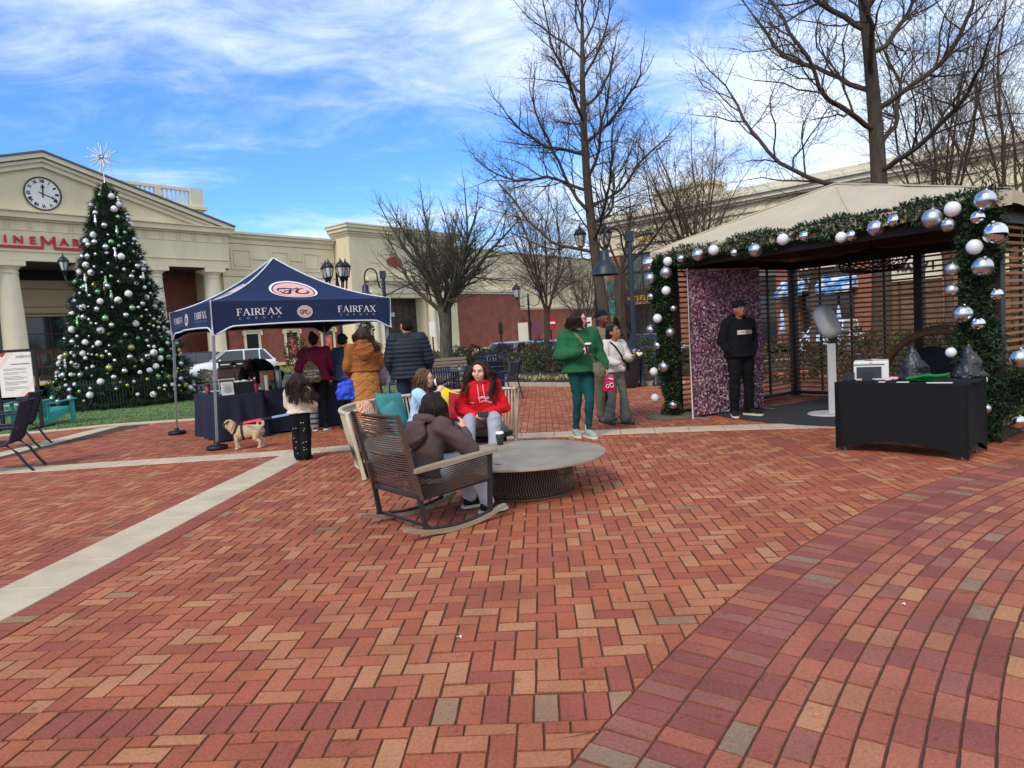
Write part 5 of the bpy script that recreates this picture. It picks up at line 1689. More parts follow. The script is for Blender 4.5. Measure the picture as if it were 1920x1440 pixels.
def serif_word(name, word, h, mapf, mat, parent, x0, gap=.1):
	wd = sum(GLY[c][0] for c in word) + gap * (len(word) - 1)
	x = -wd / 2
	m = MB(); zof = 0
	for c in word:
		for (a, b, c_, d, w_) in GLY[c][1]:
			v = Vector((c_ - a, d - b)); l = v.length; nn = Vector((-v.y, v.x)) / l * w_ / 2; e = v / l * .0
			q = [Vector((a, b)) - nn, Vector((c_, d)) - nn, Vector((c_, d)) + nn, Vector((a, b)) + nn]
			zof += 1
			m.quad(*[mapf(x0 + (x + p.x) * h, p.y * h, .0003 * (zof % 4)) for p in q])
		x += GLY[c][0] + gap
	return m.build(name, mat, parent)

def small_word(name, word, h, mapf, mat, parent, x0, width):
	me_ = []
	for i, ch in enumerate(word):
		o = text_mesh(name, ch, h * 1.35, mat, parent, Matrix.Identity(4), 0.0)
		for v in o.data.vertices:
			v.co = mapf(x0 - width / 2 + width * i / (len(word) - 1) + v.co.x, v.co.y, 0)
	return

def swirl(c, pts, n=10):
	"""smooth curve through points"""
	P = [Vector(p) for p in pts]; O = []
	for i in range(len(P) - 1):
		p0, p1, p2, p3 = P[max(i - 1, 0)], P[i], P[i + 1], P[min(i + 2, len(P) - 1)]
		for k in range(n):
			t = k / n
			O.append(.5 * ((2 * p1) + (p2 - p0) * t + (2 * p0 - 5 * p1 + 4 * p2 - p3) * t * t + (3 * p1 - p0 - 3 * p2 + p3) * t ** 3))
	return O + [P[-1]]

MONO = [  # script monogram strokes in a unit ellipse
	([(-.78, -.02), (-.7, .26), (-.35, .36), (.12, .28), (.36, .42)], .05, .13),
	([(-.05, .3), (-.18, .0), (-.3, -.3), (-.5, -.42), (-.66, -.3), (-.6, -.2)], .04, .17),
	([(-.4, .0), (-.15, .08), (.05, .0)], .04, .08),
	([(.62, .22), (.5, .3), (.3, .2), (.12, -.1), (.15, -.36), (.4, -.45), (.66, -.28), (.72, -.1), (.6, -.02)], .04, .16),
	([(-.6, .05), (-.72, -.12), (-.55, -.18), (-.4, .05), (-.5, .18)], .03, .07)]

def emblem(parent, mapf, rx, ry):
	def disc(k0, k1, off, nm, mat):
		m = MB(); N = 40; V = []
		for i in range(N):
			a = 2 * PI * i / N
			for k in (k0, k1): V.append(mapf(math.cos(a) * rx * k, math.sin(a) * ry * k, off))
		m.add(V, [(2 * i, 2 * i + 1, (2 * i + 3) % (2 * N), (2 * i + 2) % (2 * N)) for i in range(N)], False)
		return m.build(nm, mat, parent)
	e = MB(); N = 40; rings = 6; V = []
	for j in range(1, rings + 1):
		for i in range(N): V.append(mapf(math.cos(2 * PI * i / N) * rx * .84 * j / rings, math.sin(2 * PI * i / N) * ry * .84 * j / rings, .006))
	V.append(mapf(0, 0, .006)); F = []
	for j in range(rings - 1):
		for i in range(N): F.append((j * N + i, (j + 1) * N + i, (j + 1) * N + (i + 1) % N, j * N + (i + 1) % N))
	for i in range(N): F.append((len(V) - 1, i, (i + 1) % N))
	e.add(V, F, False); o = e.build('emblem', pink_m, parent)
	disc(.9, 1.0, .006, 'emblem_ring', cream_print)
	m = MB()
	for pts, w0, w1 in MONO:
		O = swirl(None, [(p[0], p[1], 0) for p in pts]); nO = len(O); L_ = []
		for i, p in enumerate(O):
			d = (O[min(i + 1, nO - 1)] - O[max(i - 1, 0)]).normalized(); q = Vector((-d.y, d.x, 0)) * (w0 + (w1 - w0) * math.sin(PI * i / (nO - 1))) * .5
			L_.append((p + q, p - q))
		for (a, b), (c, d) in zip(L_, L_[1:]):
			m.quad(*[mapf(p.x * rx * .84, p.y * ry * .84, .010) for p in (b, d, c, a)])
	m.build('monogram', navy_print, o)

for k_ in (0, 3):
	emblem(tent, lambda x, y, o, k_=k_: side_pt(k_, x / (1.5 * (1 - (.40 + y / 1.72))), .40 + y / 1.72, o + .004), .40, .40)
	vm = lambda x, y, o, k_=k_: val_pt(k_, x / 1.5, (.27 - y) / .45, o + .006)
	emblem(tent, lambda x, y, o, vm=vm: vm(x - .06, y + .03, o), .125, .125)
	for xo in (-.78, .86):
		serif_word('lettering', 'FAIRFAX', .128, lambda x, y, o, vm=vm: vm(x, y - .0, o), cream_print, tent, xo)
		small_word('small_lettering', 'CORNER', .045, lambda x, y, o, vm=vm: vm(x, y - .055, o), M('grey_print', (150, 156, 176), .7, .02), tent, xo, .6)
grey_leg = M('grey_leg', (142, 144, 146), .45, .06, 4, metal=.3)
for i, (x, y) in enumerate(((-1.46, -1.46), (1.46, -1.46), (1.46, 1.46), (-1.46, 1.46))):
	fx, fy = x - .13 * d2.x, y + .13 * d2.y
	mx_, my_ = x - .07 * d2.x, y + .07 * d2.y
	l = MB().bar((fx, fy, .02), (mx_, my_, 1.15), .032, .032).bar((mx_, my_, 1.05), (x, y, 2.27), .042, .042).box((mx_, my_, 1.1), (.055, .055, .08)).build('leg', grey_leg, tent)
	x, y = fx, fy
	MB().lathe([(.15, 0), (.16, .02), (.16, .05), (.14, .065), (.04, .075), (.035, .12)], (x, y, .004), 18).build('foot_weight', black_p, l)
m = MB()
for a, b in (((-1.46, -1.46), (1.46, -1.46)), ((1.46, -1.46), (1.46, 1.46)), ((1.46, 1.46), (-1.46, 1.46)), ((-1.46, 1.46), (-1.46, -1.46))):
	A, B = Vector((a[0], a[1], 2.2)), Vector((b[0], b[1], 2.2)); c = (A + B) / 2
	for z0, z1 in ((0, -.3), (-.3, 0)):
		m.bar(A + Vector((0, 0, z0)), c + Vector((0, 0, z1)), .025, .025); m.bar(c + Vector((0, 0, z1)), B + Vector((0, 0, z0)), .025, .025)
for k_ in range(4):
	c = Matrix.Rotation(k_ * PI / 2, 3, 'Z') @ Vector((0, -1.46, 2.0)); m.bar(c, (0, 0, 2.2), .025, .025)
m.box((0, 0, 2.6), (.04, .04, .9))
m.build('frame', M('dark_frame', (70, 70, 74), .5, .05), tent)
tg = empty('paper_tag', FR + Vector((.02, -.03, 2.0)), trz, 'small white tag taped to the right tent leg', 'tag')
MB().box((0, 0, 0), (.09, .01, .14)).build('card', white_p, tg); MB().box((.13, 0, -.03), (.14, .008, .07)).build('ribbon', M('pale_teal', (150, 200, 196)), tg)

# draped tables
def draped(name_lab, corner, da, la, db, lb, h, cloth_mat, lab_c, flare=.07, seed=1):
	"""corner: front left foot; da along the front, db to the back"""
	da, db = da.normalized(), db.normalized()
	c = corner + da * la / 2 + db * lb / 2
	rz = math.atan2(da.y, da.x)
	t_ = empty('folding_table', c, rz, name_lab, 'table')
	MB().box((0, 0, h - .04), (la - .02, lb - .02, .04)).build('tabletop', white_p, t_)
	for sx in (-1, 1):
		for sy in (-1, 1): MB().tube([(sx * (la / 2 - .12), sy * (lb / 2 - .1), 0), (sx * (la / 2 - .12), sy * (lb / 2 - .1), h - .06)], .014, 6).build('leg', grey_leg, t_)
	rr = random.Random(seed); ph = [rr.uniform(0, 6) for _ in range(6)]
	outl = []
	N = 14
	for (x0, y0), (x1, y1) in (((-1, -1), (1, -1)), ((1, -1), (1, 1)), ((1, 1), (-1, 1)), ((-1, 1), (-1, -1))):
		for i in range(N):
			t = i / N; outl.append((x0 + (x1 - x0) * t, y0 + (y1 - y0) * t))
	rings = []
	for j, (z, k) in enumerate(((h + .004, 0.97), (h + .004, 1.0), (h - .015, 1.006), (h * .7, .4), (h * .35, .7), (.012, 1.0))):
		rg = []
		for i, (x, y) in enumerate(outl):
			s = i / len(outl) * 2 * PI
			if j < 3: ox, oy = x * (la / 2 + .01) * k, y * (lb / 2 + .01) * k
			else:
				wv = (.035 * math.sin(s * 9 + ph[0]) + .03 * math.sin(s * 15 + ph[1])) * k
				f = flare * k + wv
				corner_in = abs(x) * abs(y)
				ox, oy = x * (la / 2 + .01 + f * (abs(x) > .98)), y * (lb / 2 + .01 + f * (abs(y) > .98))
			rg.append(Vector((ox, oy, z + (.02 * math.sin(s * 7) if j == 5 else 0))))
		rings.append(rg)
	o = MB().loft(rings, close=False); n0 = len(outl)
	o.add(rings[0], [tuple(range(n0))], False)
	cl_ = o.build('tablecloth', cloth_mat); cl_.location = c; cl_.rotation_euler = (0, 0, rz)
	tag(cl_, lab_c, 'tablecloth')
	return t_, c, rz

navy_cloth = M('navy_cloth', (28, 30, 52), .85, .12, 3, .3, 30)
T1c = ground(413, 830)
draped('folding table under the tent, left one behind the pug', T1c, d2, .74, d1, 1.55, .76, navy_cloth, 'navy cloth on the left tent table behind the pug', .03, 3)
T2c = ground(506, 818) + d1 * .25 + d2 * .06
draped('folding table under the tent, behind the small child', T2c, d2, 1.83, d1, .74, .76, navy_cloth, 'navy cloth on the tent table behind the small child', .05, 5)

def on1(a, b, z=.765): return T1c + d2 * a + d1 * b + Vector((0, 0, z))
def on2(a, b, z=.765): return T2c + d2 * a + d1 * b + Vector((0, 0, z))

def thing(name, loc, rz, label, cat, group=None): return empty(name, loc, rz, label, cat, group)

def cup(loc, label, mats, h=.12, r=.045, group=None, tilt=None):
	c = empty('cup', loc, 0, label, 'cup', group)
	if tilt: c.rotation_euler = tilt
	MB().lathe([(r * .72, 0), (r, h), (r * .97, h)], (0, 0, 0), 16).build('body', mats[0], c)
	MB().lathe([(r * 1.06, h), (r * 1.08, h + .008), (r * .98, h + .012), (r * .95, h + .022), (r * .8, h + .024), (0, h + .018)], (0, 0, 0), 16).build('lid', mats[1], c)
	if len(mats) > 2:
		MB().lathe([(r * .8, h * .28), (r * .94, h * .72)], (0, 0, 0), 16, cap=False, sx=1.03, sy=1.03).build('sleeve', mats[2], c)
	return c

red_cup = M('red_cup', (128, 40, 48), .4, .2, 20); black_cup = M('black_cup', (34, 32, 32), .5, .08, 20); white_lid = M('white_lid', (232, 230, 226), .4, .03); clear_m = M('acrylic', (200, 206, 210), .08, .0, spec=.7)
cup(on1(-.0 + .1, .95), 'dark red paper cup at the left end of the tent table', [red_cup, black_p], .15, .05)
fr = thing('photo_stand', on1(.34, .55), trz + .1, 'clear acrylic stand with a dark picture on the tent table', 'picture stand')
MB().box((0, .03, .14), (.28, .008, .24), Matrix.Rotation(-.1, 3, 'X')).box((0, 0, .008), (.28, .14, .008)).build('stand', clear_m, fr)
MB().box((-.01, .018, .15), (.24, .004, .18), Matrix.Rotation(-.1, 3, 'X')).build('picture', M('dark_photo', (88, 84, 88), .4, .5, 14), fr)
pp = thing('notice_card', on1(.22, .12), trz + .05, 'white printed card propped on the left tent table', 'card')
MB().box((0, 0, .11), (.2, .006, .22), Matrix.Rotation(-.15, 3, 'X')).build('card', white_p, pp)
m = MB()
for i in range(9): m.box((-.01 + (.012 if i % 3 else 0), -.012 + (.16 - .018 * i) * .0 - .004 - .0, .19 - .018 * i), (.15 - (.05 if i % 3 == 2 else 0), .003, .005))
m.build('print', M('grey_ink', (120, 120, 126)), pp)
bx = thing('black_box', on1(.52, .32), trz, 'open black storage box on the left tent table', 'box')
m = MB()
for a in ((0, -.14, .0, .36, .012, .2), (0, .14, 0, .36, .012, .2), (-.18, 0, 0, .012, .28, .2), (.18, 0, 0, .012, .28, .2)): m.box((a[0], a[1], .1), (a[3], a[4], a[5]))
m.box((0, 0, .006), (.36, .28, .012)); m.build('body', black_p, bx); MB().sheet(lambda u, v: (-.15 + .3 * u, -.1 + .2 * v, .2 + .03 * math.sin(u * 7) * math.sin(v * 6)), 8, 6).build('paper', white_p, bx)
bt = thing('bottle', on1(.7, .2), 0, 'red bottle standing beside the black box', 'bottle')
MB().lathe([(.03, 0), (.032, .14), (.014, .19), (.014, .23)], (0, 0, 0), 12).build('body', M('red_plastic', (190, 40, 44), .35, .1), bt); MB().lathe([(.016, .23), (.016, .26)], (0, 0, 0), 10).build('cap', white_p, bt)
db = thing('drink_box', on2(.18, .4), trz, 'brown cardboard drinks dispenser beside a grey flask', 'dispenser')
bevel(MB().box((0, 0, .17), (.2, .18, .34)).build('carton', M('cardboard', (168, 116, 66), .8, .1, 4), db), .006); MB().box((.0, -.1, .05), (.05, .03, .05)).build('spout', black_p, db)
fl = thing('flask', on2(.36, .36), 0, 'tall grey metal flask with a black top', 'flask')
MB().lathe([(.06, 0), (.065, .05), (.065, .32), (.05, .35)], (0, 0, 0), 14).build('body', M('brushed_steel', (150, 152, 154), .35, .08, 5, metal=.7), fl); MB().lathe([(.05, .35), (.055, .4), (.02, .42)], (0, 0, 0), 14).build('lid', black_p, fl)
rl = thing('paper_roll', on2(.1, .2), 0, 'white paper cup stack before the drinks carton', 'cup stack'); MB().lathe([(.032, 0), (.036, .26), (.034, .27)], (0, 0, 0), 12).build('stack', white_p, rl)
cup(on2(.2, .14), 'dark green paper cup beside the white cup stack', [M('green_cup', (46, 66, 52), .5, .2, 30), black_p], .15, .045)
gv = thing('glove', on1(.72, 1.2), 0, 'pair of blue gloves lying on the tent table', 'gloves'); MB().ball((0, 0, .05), (.12, .06, .04), 10, 6).ball((.05, .05, .12), (.05, .04, .08), 10, 6).build('glove', M('blue_rubber', (52, 112, 150), .5, .1), gv)
rf_ = thing('red_toy', on2(1.28, .22), 0, 'small red and white plush toy on the tent table', 'toy')
MB().ball((0, 0, .05), .05, 10, 8).build('body', M('red_white_plush', (200, 120, 120), .9, .3, 30), rf_); MB().ball((-.04, 0, .12), .035, 8, 6).ball((.04, 0, .125), .035, 8, 6).ball((0, .0, .14), .03, 8, 6).build('bow', M('bright_red', (206, 30, 36), .7, .1), rf_)

# poster board, left edge
pb = thing('poster_board', Vector((at(36, 740, 15.5).x, 15.5, 0)), math.radians(4), 'black framed poster stand with red corners at the left edge', 'sign')
for x in (-.42, .42):
	MB().box((x, 0, .92), (.07, .05, 1.84)).build('upright', black_p, pb); MB().box((x, 0, .03), (.07, .9, .06)).build('foot', black_p, pb)
MB().box((0, 0, .68), (.8, .04, .05)).build('crossbar', black_p, pb); MB().box((0, 0, 1.8), (.84, .05, .06)).build('crossbar', black_p, pb)
MB().box((0, -.02, 1.26), (.72, .03, 1.0)).build('poster', white_p, pb)
gi = M('grey_ink', (120, 120, 126))
rt = M('poster_red', (190, 36, 56), .6, .03); pk = M('poster_pink', (228, 206, 202), .6, .03)
m = MB(); m.add([(-.36, -.037, 1.76), (-.16, -.037, 1.76), (-.26, -.037, 1.66)], [(0, 1, 2)][::-1]); m.add([(.36, -.037, .76), (.12, -.037, .76), (.24, -.037, .86)], [(2, 1, 0)]); m.build('red_corner', rt, pb)
MB().quad((-.36, -.036, 1.5), (-.36, -.036, 1.36), (-.02, -.036, 1.76), (-.14, -.036, 1.76)).build('pink_band', pk, pb); m = MB(); m.quad((.0, -.036, .76), (.12, -.036, .76), (.36, -.036, 1.02), (.36, -.036, 1.14)); m.build('pink_band', pk, pb)
text_mesh('print', 'FAIRFAX', .085, gi, pb, Matrix.Translation((.2, -.04, 1.66)) @ Matrix.Rotation(PI / 2, 4, 'X'), .001)
m = MB(); m.box((.12, -.037, 1.5), (.42, .003, .022))
for i, w_ in enumerate((.5, .46, 0, .5, .3, 0, .36, .5, .42, 0, .5, .48, .3, 0, .46, .5, .2)):
	if w_: m.box((-.26 + w_ / 2, -.037, 1.4 - i * .03), (w_, .003, .009))
m.build('text_line', gi, pb)

# turquoise garden chairs
teal = M('turquoise_paint', (58, 156, 148), .5, .08, 6, .1, 40)

def adirondack(loc, rz, label):
	r = thing('garden_chair', loc, rz, label, 'chair', 'turquoise garden chairs on the lawn')
	for i in range(6):
		t = i / 5; MB().box((0, .35 - t * .62, .37 - t * .17), (.56, .085, .022), Matrix.Rotation(.27, 3, 'X')).build('seat_slat', teal, r)
	for i in range(5):
		x = -.24 + .12 * i; h = .82 - abs(i - 2) * .05
		MB().bar((x * .9, -.26, .2), (x * 1.1, -.26 - h * .48, .2 + h * .86), .105, .02, (0, 1, 0)).build('back_slat', teal, r)
	MB().box((0, -.4, .5), (.62, .03, .08)).build('back_rail', teal, r)
	for s in (-1, 1):
		MB().box((s * .34, .36, .28), (.03, .12, .56)).build('front_leg', teal, r)
		MB().bar((s * .3, .42, .36), (s * .3, -.62, .05), .03, .13).build('side_rail', teal, r)
		MB().bar((s * .36, .46, .57), (s * .33, -.42, .52), .13, .025).build('arm', teal, r)
		MB().bar((s * .33, -.4, .52), (s * .3, -.36, .14), .03, .07).build('arm_post', teal, r)
	return r

adirondack(Vector((-11.15, 16.35, 0.01)), math.radians(-6), 'turquoise slatted garden chair right of the poster stand')
adirondack(Vector((-12.5, 16.2, 0.01)), math.radians(2), 'turquoise slatted garden chair behind the poster stand')
dk = M('dark_navy_metal', (28, 34, 50), .45, .08, 5)

def sling(loc, rz, label):
	r = thing('sling_chair', loc, rz, label, 'chair', 'navy sling chairs at the left edge')
	mesh_m = M('navy_sling', (34, 40, 58), .8, .1, 20, .3, 200)
	pts = [(.46, .44), (.3, .41), (-.1, .385), (-.2, .40), (-.26, .46), (-.34, .7), (-.43, .98)]
	MB().sheet(lambda u, v: (-.27 + .54 * u, np.interp(v * 6, range(7), [p[0] for p in pts]), np.interp(v * 6, range(7), [p[1] for p in pts]) - .012 * math.sin(u * PI)), 6, 24).build('sling', mesh_m, r)
	for s in (-1, 1):
		x = s * .29
		MB().tube([(x, p[0], p[1]) for p in pts], .02, 6).build('side_frame', dk, r)
		MB().tube([(x, -.2, .4), (x, -.32, .28), (x, -.42, .1), (x, -.5, 0)], .019, 6).build('leg', dk, r)
		MB().tube([(x, .4, .43), (x, .44, .25), (x, .46, 0)], .019, 6).build('leg', dk, r)
		MB().tube([(x, .42, .42), (x * 1.08, .44, .6), (x * 1.08, .38, .645), (x * 1.08, -.2, .63), (x, -.36, .62)], .018, 6).build('arm', dk, r)
	MB().tube([(-.29, -.43, .98), (.29, -.43, .98)], .02, 6).build('top_bar', dk, r)
	return r

sling(Vector((-7.3, 9.55, 0)), math.radians(110), 'navy sling chair at the left edge, the nearer one')
sling(Vector((-9.0, 12.2, 0)), math.radians(106), 'navy sling chair at the left edge, the one before the poster stand')

# ================================================================== PAVILION
PF = Vector((2.60, 11.08, 0)); PR_ = Vector((5.27, 7.34, 0))
pdx = (PR_ - PF).normalized(); pdy = Vector((-pdx.y, pdx.x, 0)); PW = (PR_ - PF).length; PD = 3.45
prz = math.atan2(pdx.y, pdx.x)
pv = empty('pavilion', PF, prz, 'slatted wooden pavilion with a tan canvas roof and garlanded front', 'pavilion')
slat_m = M('cedar_slat', (158, 108, 66), .7, .2, 3, .3, 40, stretch=(1, 1, 8))
post_m = M('dark_bronze_post', (48, 40, 36), .5, .1, 5)
canvas_m = M('tan_canvas', (190, 175, 150), .9, .07, 1.2, .2, 30)
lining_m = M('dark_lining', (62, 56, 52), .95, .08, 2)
EZ = 2.52
for x, y in ((.05, .06), (PW - .05, .06), (.05, PD), (PW / 2, PD), (PW - .05, PD)):
	MB().box((x, y, EZ / 2), (.13, .13, EZ)).build('post', post_m, pv)
for a, b in (((0, .06), (PW, .06)), ((0, PD), (PW, PD)), ((.05, 0), (.05, PD)), ((PW - .05, 0), (PW - .05, PD))):
	MB().bar((a[0], a[1], EZ - .07), (b[0], b[1], EZ - .07), .09, .14).build('beam', post_m, pv)
	MB().bar((a[0], a[1], .06), (b[0], b[1], .06), .05, .06).build('sill', post_m, pv) if a[1] != .06 or b[1] != .06 else None
NS = 27
# screens of horizontal slats
for k_ in range(NS):
	z = .16 + (EZ - .34) * k_ / (NS - 1)
	for x0, x1 in ((.12, PW / 2 - .07), (PW / 2 + .07, PW - .12)):
		MB().box(((x0 + x1) / 2, PD + .0, z), (x1 - x0, .02, .03)).build('slat', slat_m, pv)
	for x in (.05, PW - .05):
		for y0, y1 in ((.14, PD / 2 - .02), (PD / 2 + .02, PD - .07)):
			MB().box((x, (y0 + y1) / 2, z), (.02, y1 - y0, .03)).build('slat', slat_m, pv)
for x in (.05 + .03, PW - .05 - .03):
	for y in (PD / 4, PD / 2, PD * 3 / 4): MB().box((x, y, EZ / 2), (.03, .04, EZ - .2)).build('batten', post_m, pv)
for x in (PW / 8, PW / 4, PW * 3 / 8, PW * 5 / 8, PW * 3 / 4, PW * 7 / 8): MB().box((x, PD + .03, EZ / 2), (.035, .03, EZ - .2)).build('batten', post_m, pv)
# canvas hip roof, slightly sagging
RC = Vector((PW / 2 - .42, PD / 2, 3.47)); OV = .18

def hip(k, a, t):
	cs = [Vector((-OV, -OV, 0)), Vector((PW + OV, -OV, 0)), Vector((PW + OV, PD + OV, 0)), Vector((-OV, PD + OV, 0))]
	p = cs[k].lerp(cs[(k + 1) % 4], (a + 1) / 2)
	q = p.lerp(Vector((RC.x, RC.y, 0)), t)
	sag = -.07 * math.sin(PI * t) * (1 - abs(a)) - .02 * (1 - a * a) * (1 - t)
	return Vector((q.x, q.y, 2.66 + (RC.z - 2.66) * t + sag + .006 * math.sin(a * 17) * (1 - t)))

m = MB()
for k_ in range(4): m.sheet(lambda u, v, k_=k_: hip(k_, 2 * u - 1, v), 20, 12)
rf_o = m.build('roof', canvas_m, pv)
q = rf_o.modifiers.new('d', 'DISPLACE'); _t = bpy.data.textures.new('canvas_sag', 'CLOUDS'); _t.noise_scale = .5; q.texture = _t; q.strength = .05; q.texture_coords = 'LOCAL'; apply_mods(rf_o)
for k_ in range(4):
	MB().tube([hip(k_, -1, i / 12) + Vector((0, 0, .008)) for i in range(13)], .012, 6).build('hip_seam', canvas_m, pv)
	for a_ in (-.34, .34): MB().tube([hip(k_, a_, i / 12) + Vector((0, 0, .004)) for i in range(12)], .006, 5).build('seam', canvas_m, pv)
m = MB()
for k_ in range(4): m.sheet(lambda u, v, k_=k_: hip(k_, 2 * u - 1, 0) + Vector((0, 0, -.14 * v + .012 * v * math.sin(u * 31))), 40, 2)
m.build('valance', canvas_m, pv)
m = MB()
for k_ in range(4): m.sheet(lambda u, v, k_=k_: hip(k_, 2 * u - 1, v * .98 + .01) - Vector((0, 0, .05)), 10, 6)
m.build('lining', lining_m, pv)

def pvw(x, y, z): return PF + pdx * x + pdy * y + Vector((0, 0, z))

# garlands
cedar = leafmat('cedar_garland_leaves', [(26, 46, 28), (34, 58, 34), (46, 70, 38), (22, 38, 26), (64, 84, 44)], .65)

def garland(name, label, path, rad, n, seed, leaf=.085, parent=None, flat=.8):
	rs = np.random.RandomState(seed)
	P = np.array([tuple(p) for p in path]); seg = np.linalg.norm(P[1:] - P[:-1], axis=1); cum = np.r_[0, np.cumsum(seg)]

	def samp(k):
		t = rs.uniform(0, cum[-1], k); i = np.clip(np.searchsorted(cum, t) - 1, 0, len(seg) - 1); f = ((t - cum[i]) / seg[i])[:, None]
		c = P[i] * (1 - f) + P[i + 1] * f
		d = rs.normal(0, 1, (k, 3)); d /= np.linalg.norm(d, axis=1, keepdims=True)
		lump = 1 + .3 * np.sin(t * 5.3 + seed)[:, None] + .2 * np.sin(t * 13 + 1)[:, None]
		r = rs.uniform(.25, 1.0, (k, 1)) ** .6 * rad * lump
		return c + d * r, d
	root = empty(name, tuple(P[0]), 0, label, 'garland')
	V, F = leaf_cloud(n, samp, leaf, .32, -.05, rs)
	V = V - np.array([P[0]])
	np_mesh('foliage', V, F, cedar, root, tone=rs.uniform(0, 1, n))
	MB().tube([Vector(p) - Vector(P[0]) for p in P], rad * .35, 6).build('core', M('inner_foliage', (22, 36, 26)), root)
	return root

def gp(x, z, y=-.12): return pvw(x, y, z)

garland('garland', 'thick green garland wound down the left front pavilion post', [gp(.1, .0), gp(.06, .5), gp(.02, 1.0), gp(-.02, 1.6), gp(-.04, 2.1), gp(.02, 2.5)], .145, 14000, 3, .055)
garland('garland', 'green garland swagged along the front eave of the pavilion', [gp(-.05, 2.52), gp(.6, 2.55), gp(1.4, 2.56), gp(2.2, 2.58), gp(3.0, 2.58), gp(3.8, 2.6), gp(PW, 2.6)], .115, 19000, 5, .055)
garland('garland', 'bushy green garland down the right front pavilion post', [gp(PW - .2, .1), gp(PW - .18, .6), gp(PW - .16, 1.2), gp(PW - .18, 1.8), gp(PW - .14, 2.3), gp(PW - .06, 2.62)], .18, 19000, 9, .055)
garland('garland', 'low green garland spilling right of the black table at the frame edge', [gp(PW + .05, .35, -.1), gp(PW + .25, .75, .1), gp(PW + .5, .95, .5), gp(PW + .85, .8, .9), gp(PW + .9, .4, .8), gp(PW + .8, .1, .7)], .2, 12000, 13, .055)
MB().lathe([(.33, 0.004), (.33, .03), (.3, .05)], (0, 0, 0), 20, sx=1.3).build('stone_foot', M('mossy_stone', (92, 88, 74), .9, .2, 8), [o for o in COL.objects if o.name == 'garland'][0])

# balls on the garlands: (photo x, y, diameter in photo pixels, finish, place, off-front)
BALLS = [(1216, 494, 25, 'chrome', 'top left corner of the pavilion, outer'), (1220, 522, 22, 'satin', 'left post just under the mirror corner ball'), (1252, 490, 18, 'white', 'left corner beneath the eave'), (1249, 511, 24, 'satin', 'left post, right of the mirror corner ball'),
		 (1277, 485, 16, 'chrome', 'left end of the eave, small'), (1309, 478, 25, 'silver', 'eave above the left edge of the purple backdrop'), (1338, 469, 21, 'white', 'eave above the middle of the purple backdrop'), (1377, 474, 16, 'chrome', 'eave above the right part of the backdrop, small'),
		 (1416, 469, 28, 'silver', 'eave just right of the backdrop, large'), (1468, 449, 24, 'white', 'eave above the second pavilion post'), (1508, 443, 21, 'chrome', 'eave left of the roof peak, small'), (1577, 445, 23, 'white', 'eave below the roof peak, half hidden by a small mirror ball'),
		 (1596, 442, 23, 'chrome', 'eave below the roof peak, right beside a white ball'), (1641, 428, 33, 'silver', 'eave right of the roof peak'), (1676, 414, 26, 'chrome', 'eave, small one right of the large silver ball'), (1748, 410, 42, 'satin', 'eave, largest dull ball near the right end'),
		 (1786, 392, 33, 'white', 'right end of the eave'), (1778, 422, 31, 'silver', 'beneath the right end of the eave, turned away'), (1847, 375, 44, 'silver', 'top right corner of the garland'), (1833, 408, 30, 'chrome', 'right corner, small crinkled ball'),
		 (1866, 437, 50, 'chrome', 'right post, biggest mirror ball'), (1827, 463, 33, 'white', 'right post near the top'), (1842, 500, 43, 'silver', 'right post, large one in the upper half'), (1785, 505, 29, 'satin', 'left side of the right post, upper'), (1784, 544, 27, 'satin', 'left side of the right post, middle'),
		 (1869, 552, 26, 'chrome', 'right side of the right post, small'), (1805, 589, 40, 'silver', 'right post, large one at half height'), (1834, 607, 28, 'chrome', 'right post, small one right of the large half height ball'), (1783, 661, 22, 'white', 'right post beside the pointed black bag'), (1829, 680, 25, 'white', 'behind the right pointed black bag'), (1842, 712, 20, 'white', 'just above the right end of the black table'),
		 (1850, 766, 20, 'silver', 'behind the right edge of the black table'), (1249, 545, 18, 'white', 'left post in the upper half'), (1221, 556, 14, 'chrome', 'left post, left side near the sign'), (1263, 578, 13, 'chrome', 'left post, tiny one on the right side'), (1233, 597, 18, 'white', 'left post at half height'), (1220, 618, 18, 'silver', 'left post, left side at half height'), (1257, 623, 18, 'satin', 'left post, right side at half height'),
		 (1233, 648, 16, 'chrome', 'left post, lower half'), (1245, 688, 22, 'silver', 'left post, large one in the lower half'), (1226, 697, 17, 'white', 'left post, left side in the lower half'), (1228, 746, 17, 'white', 'foot of the left post'), (1262, 759, 16, 'chrome', 'foot of the left post, lowest'),
		 (1912, 672, 44, 'silver', 'low garland at the right frame edge'), (1910, 790, 30, 'chrome', 'bottom of the low garland at the right frame edge')]
fin = {'chrome': 'mirror chrome', 'satin': 'dull satin silver', 'silver': 'shiny silver', 'white': 'white'}
nrm = Vector((pdx.y, -pdx.x, 0))                                     # out of the front, towards the plaza
for bx_, by_, dpx, kd, where in BALLS:
	v = ray(bx_, by_)
	o3 = pvw(0, -.42 if bx_ > 1700 else -.34, 0)
	t = ((o3 - Vector((0, 0, EYE))).dot(nrm)) / v.dot(nrm)
	p = Vector((0, 0, EYE)) + v * t
	depth = (p - Vector((0, 0, EYE))).dot(CD)
	stretch = 1 / math.sqrt(1 + ((bx_ - 960) ** 2 + (by_ - 720) ** 2) / FPX ** 2)
	r = dpx / 2 / FPX * depth * (stretch ** .5)
	o = bpy.data.objects.new('bauble', bauble_mesh(kd)); COL.objects.link(o)
	r *= .95
	o.location = p; o.scale = (r, r, r); o.rotation_euler = (R.uniform(-.4, .4), R.uniform(-.4, .4), R.uniform(0, 6))
	tag(o, '%s ball: %s' % (fin[kd], where), 'bauble', 'balls on the pavilion garlands')

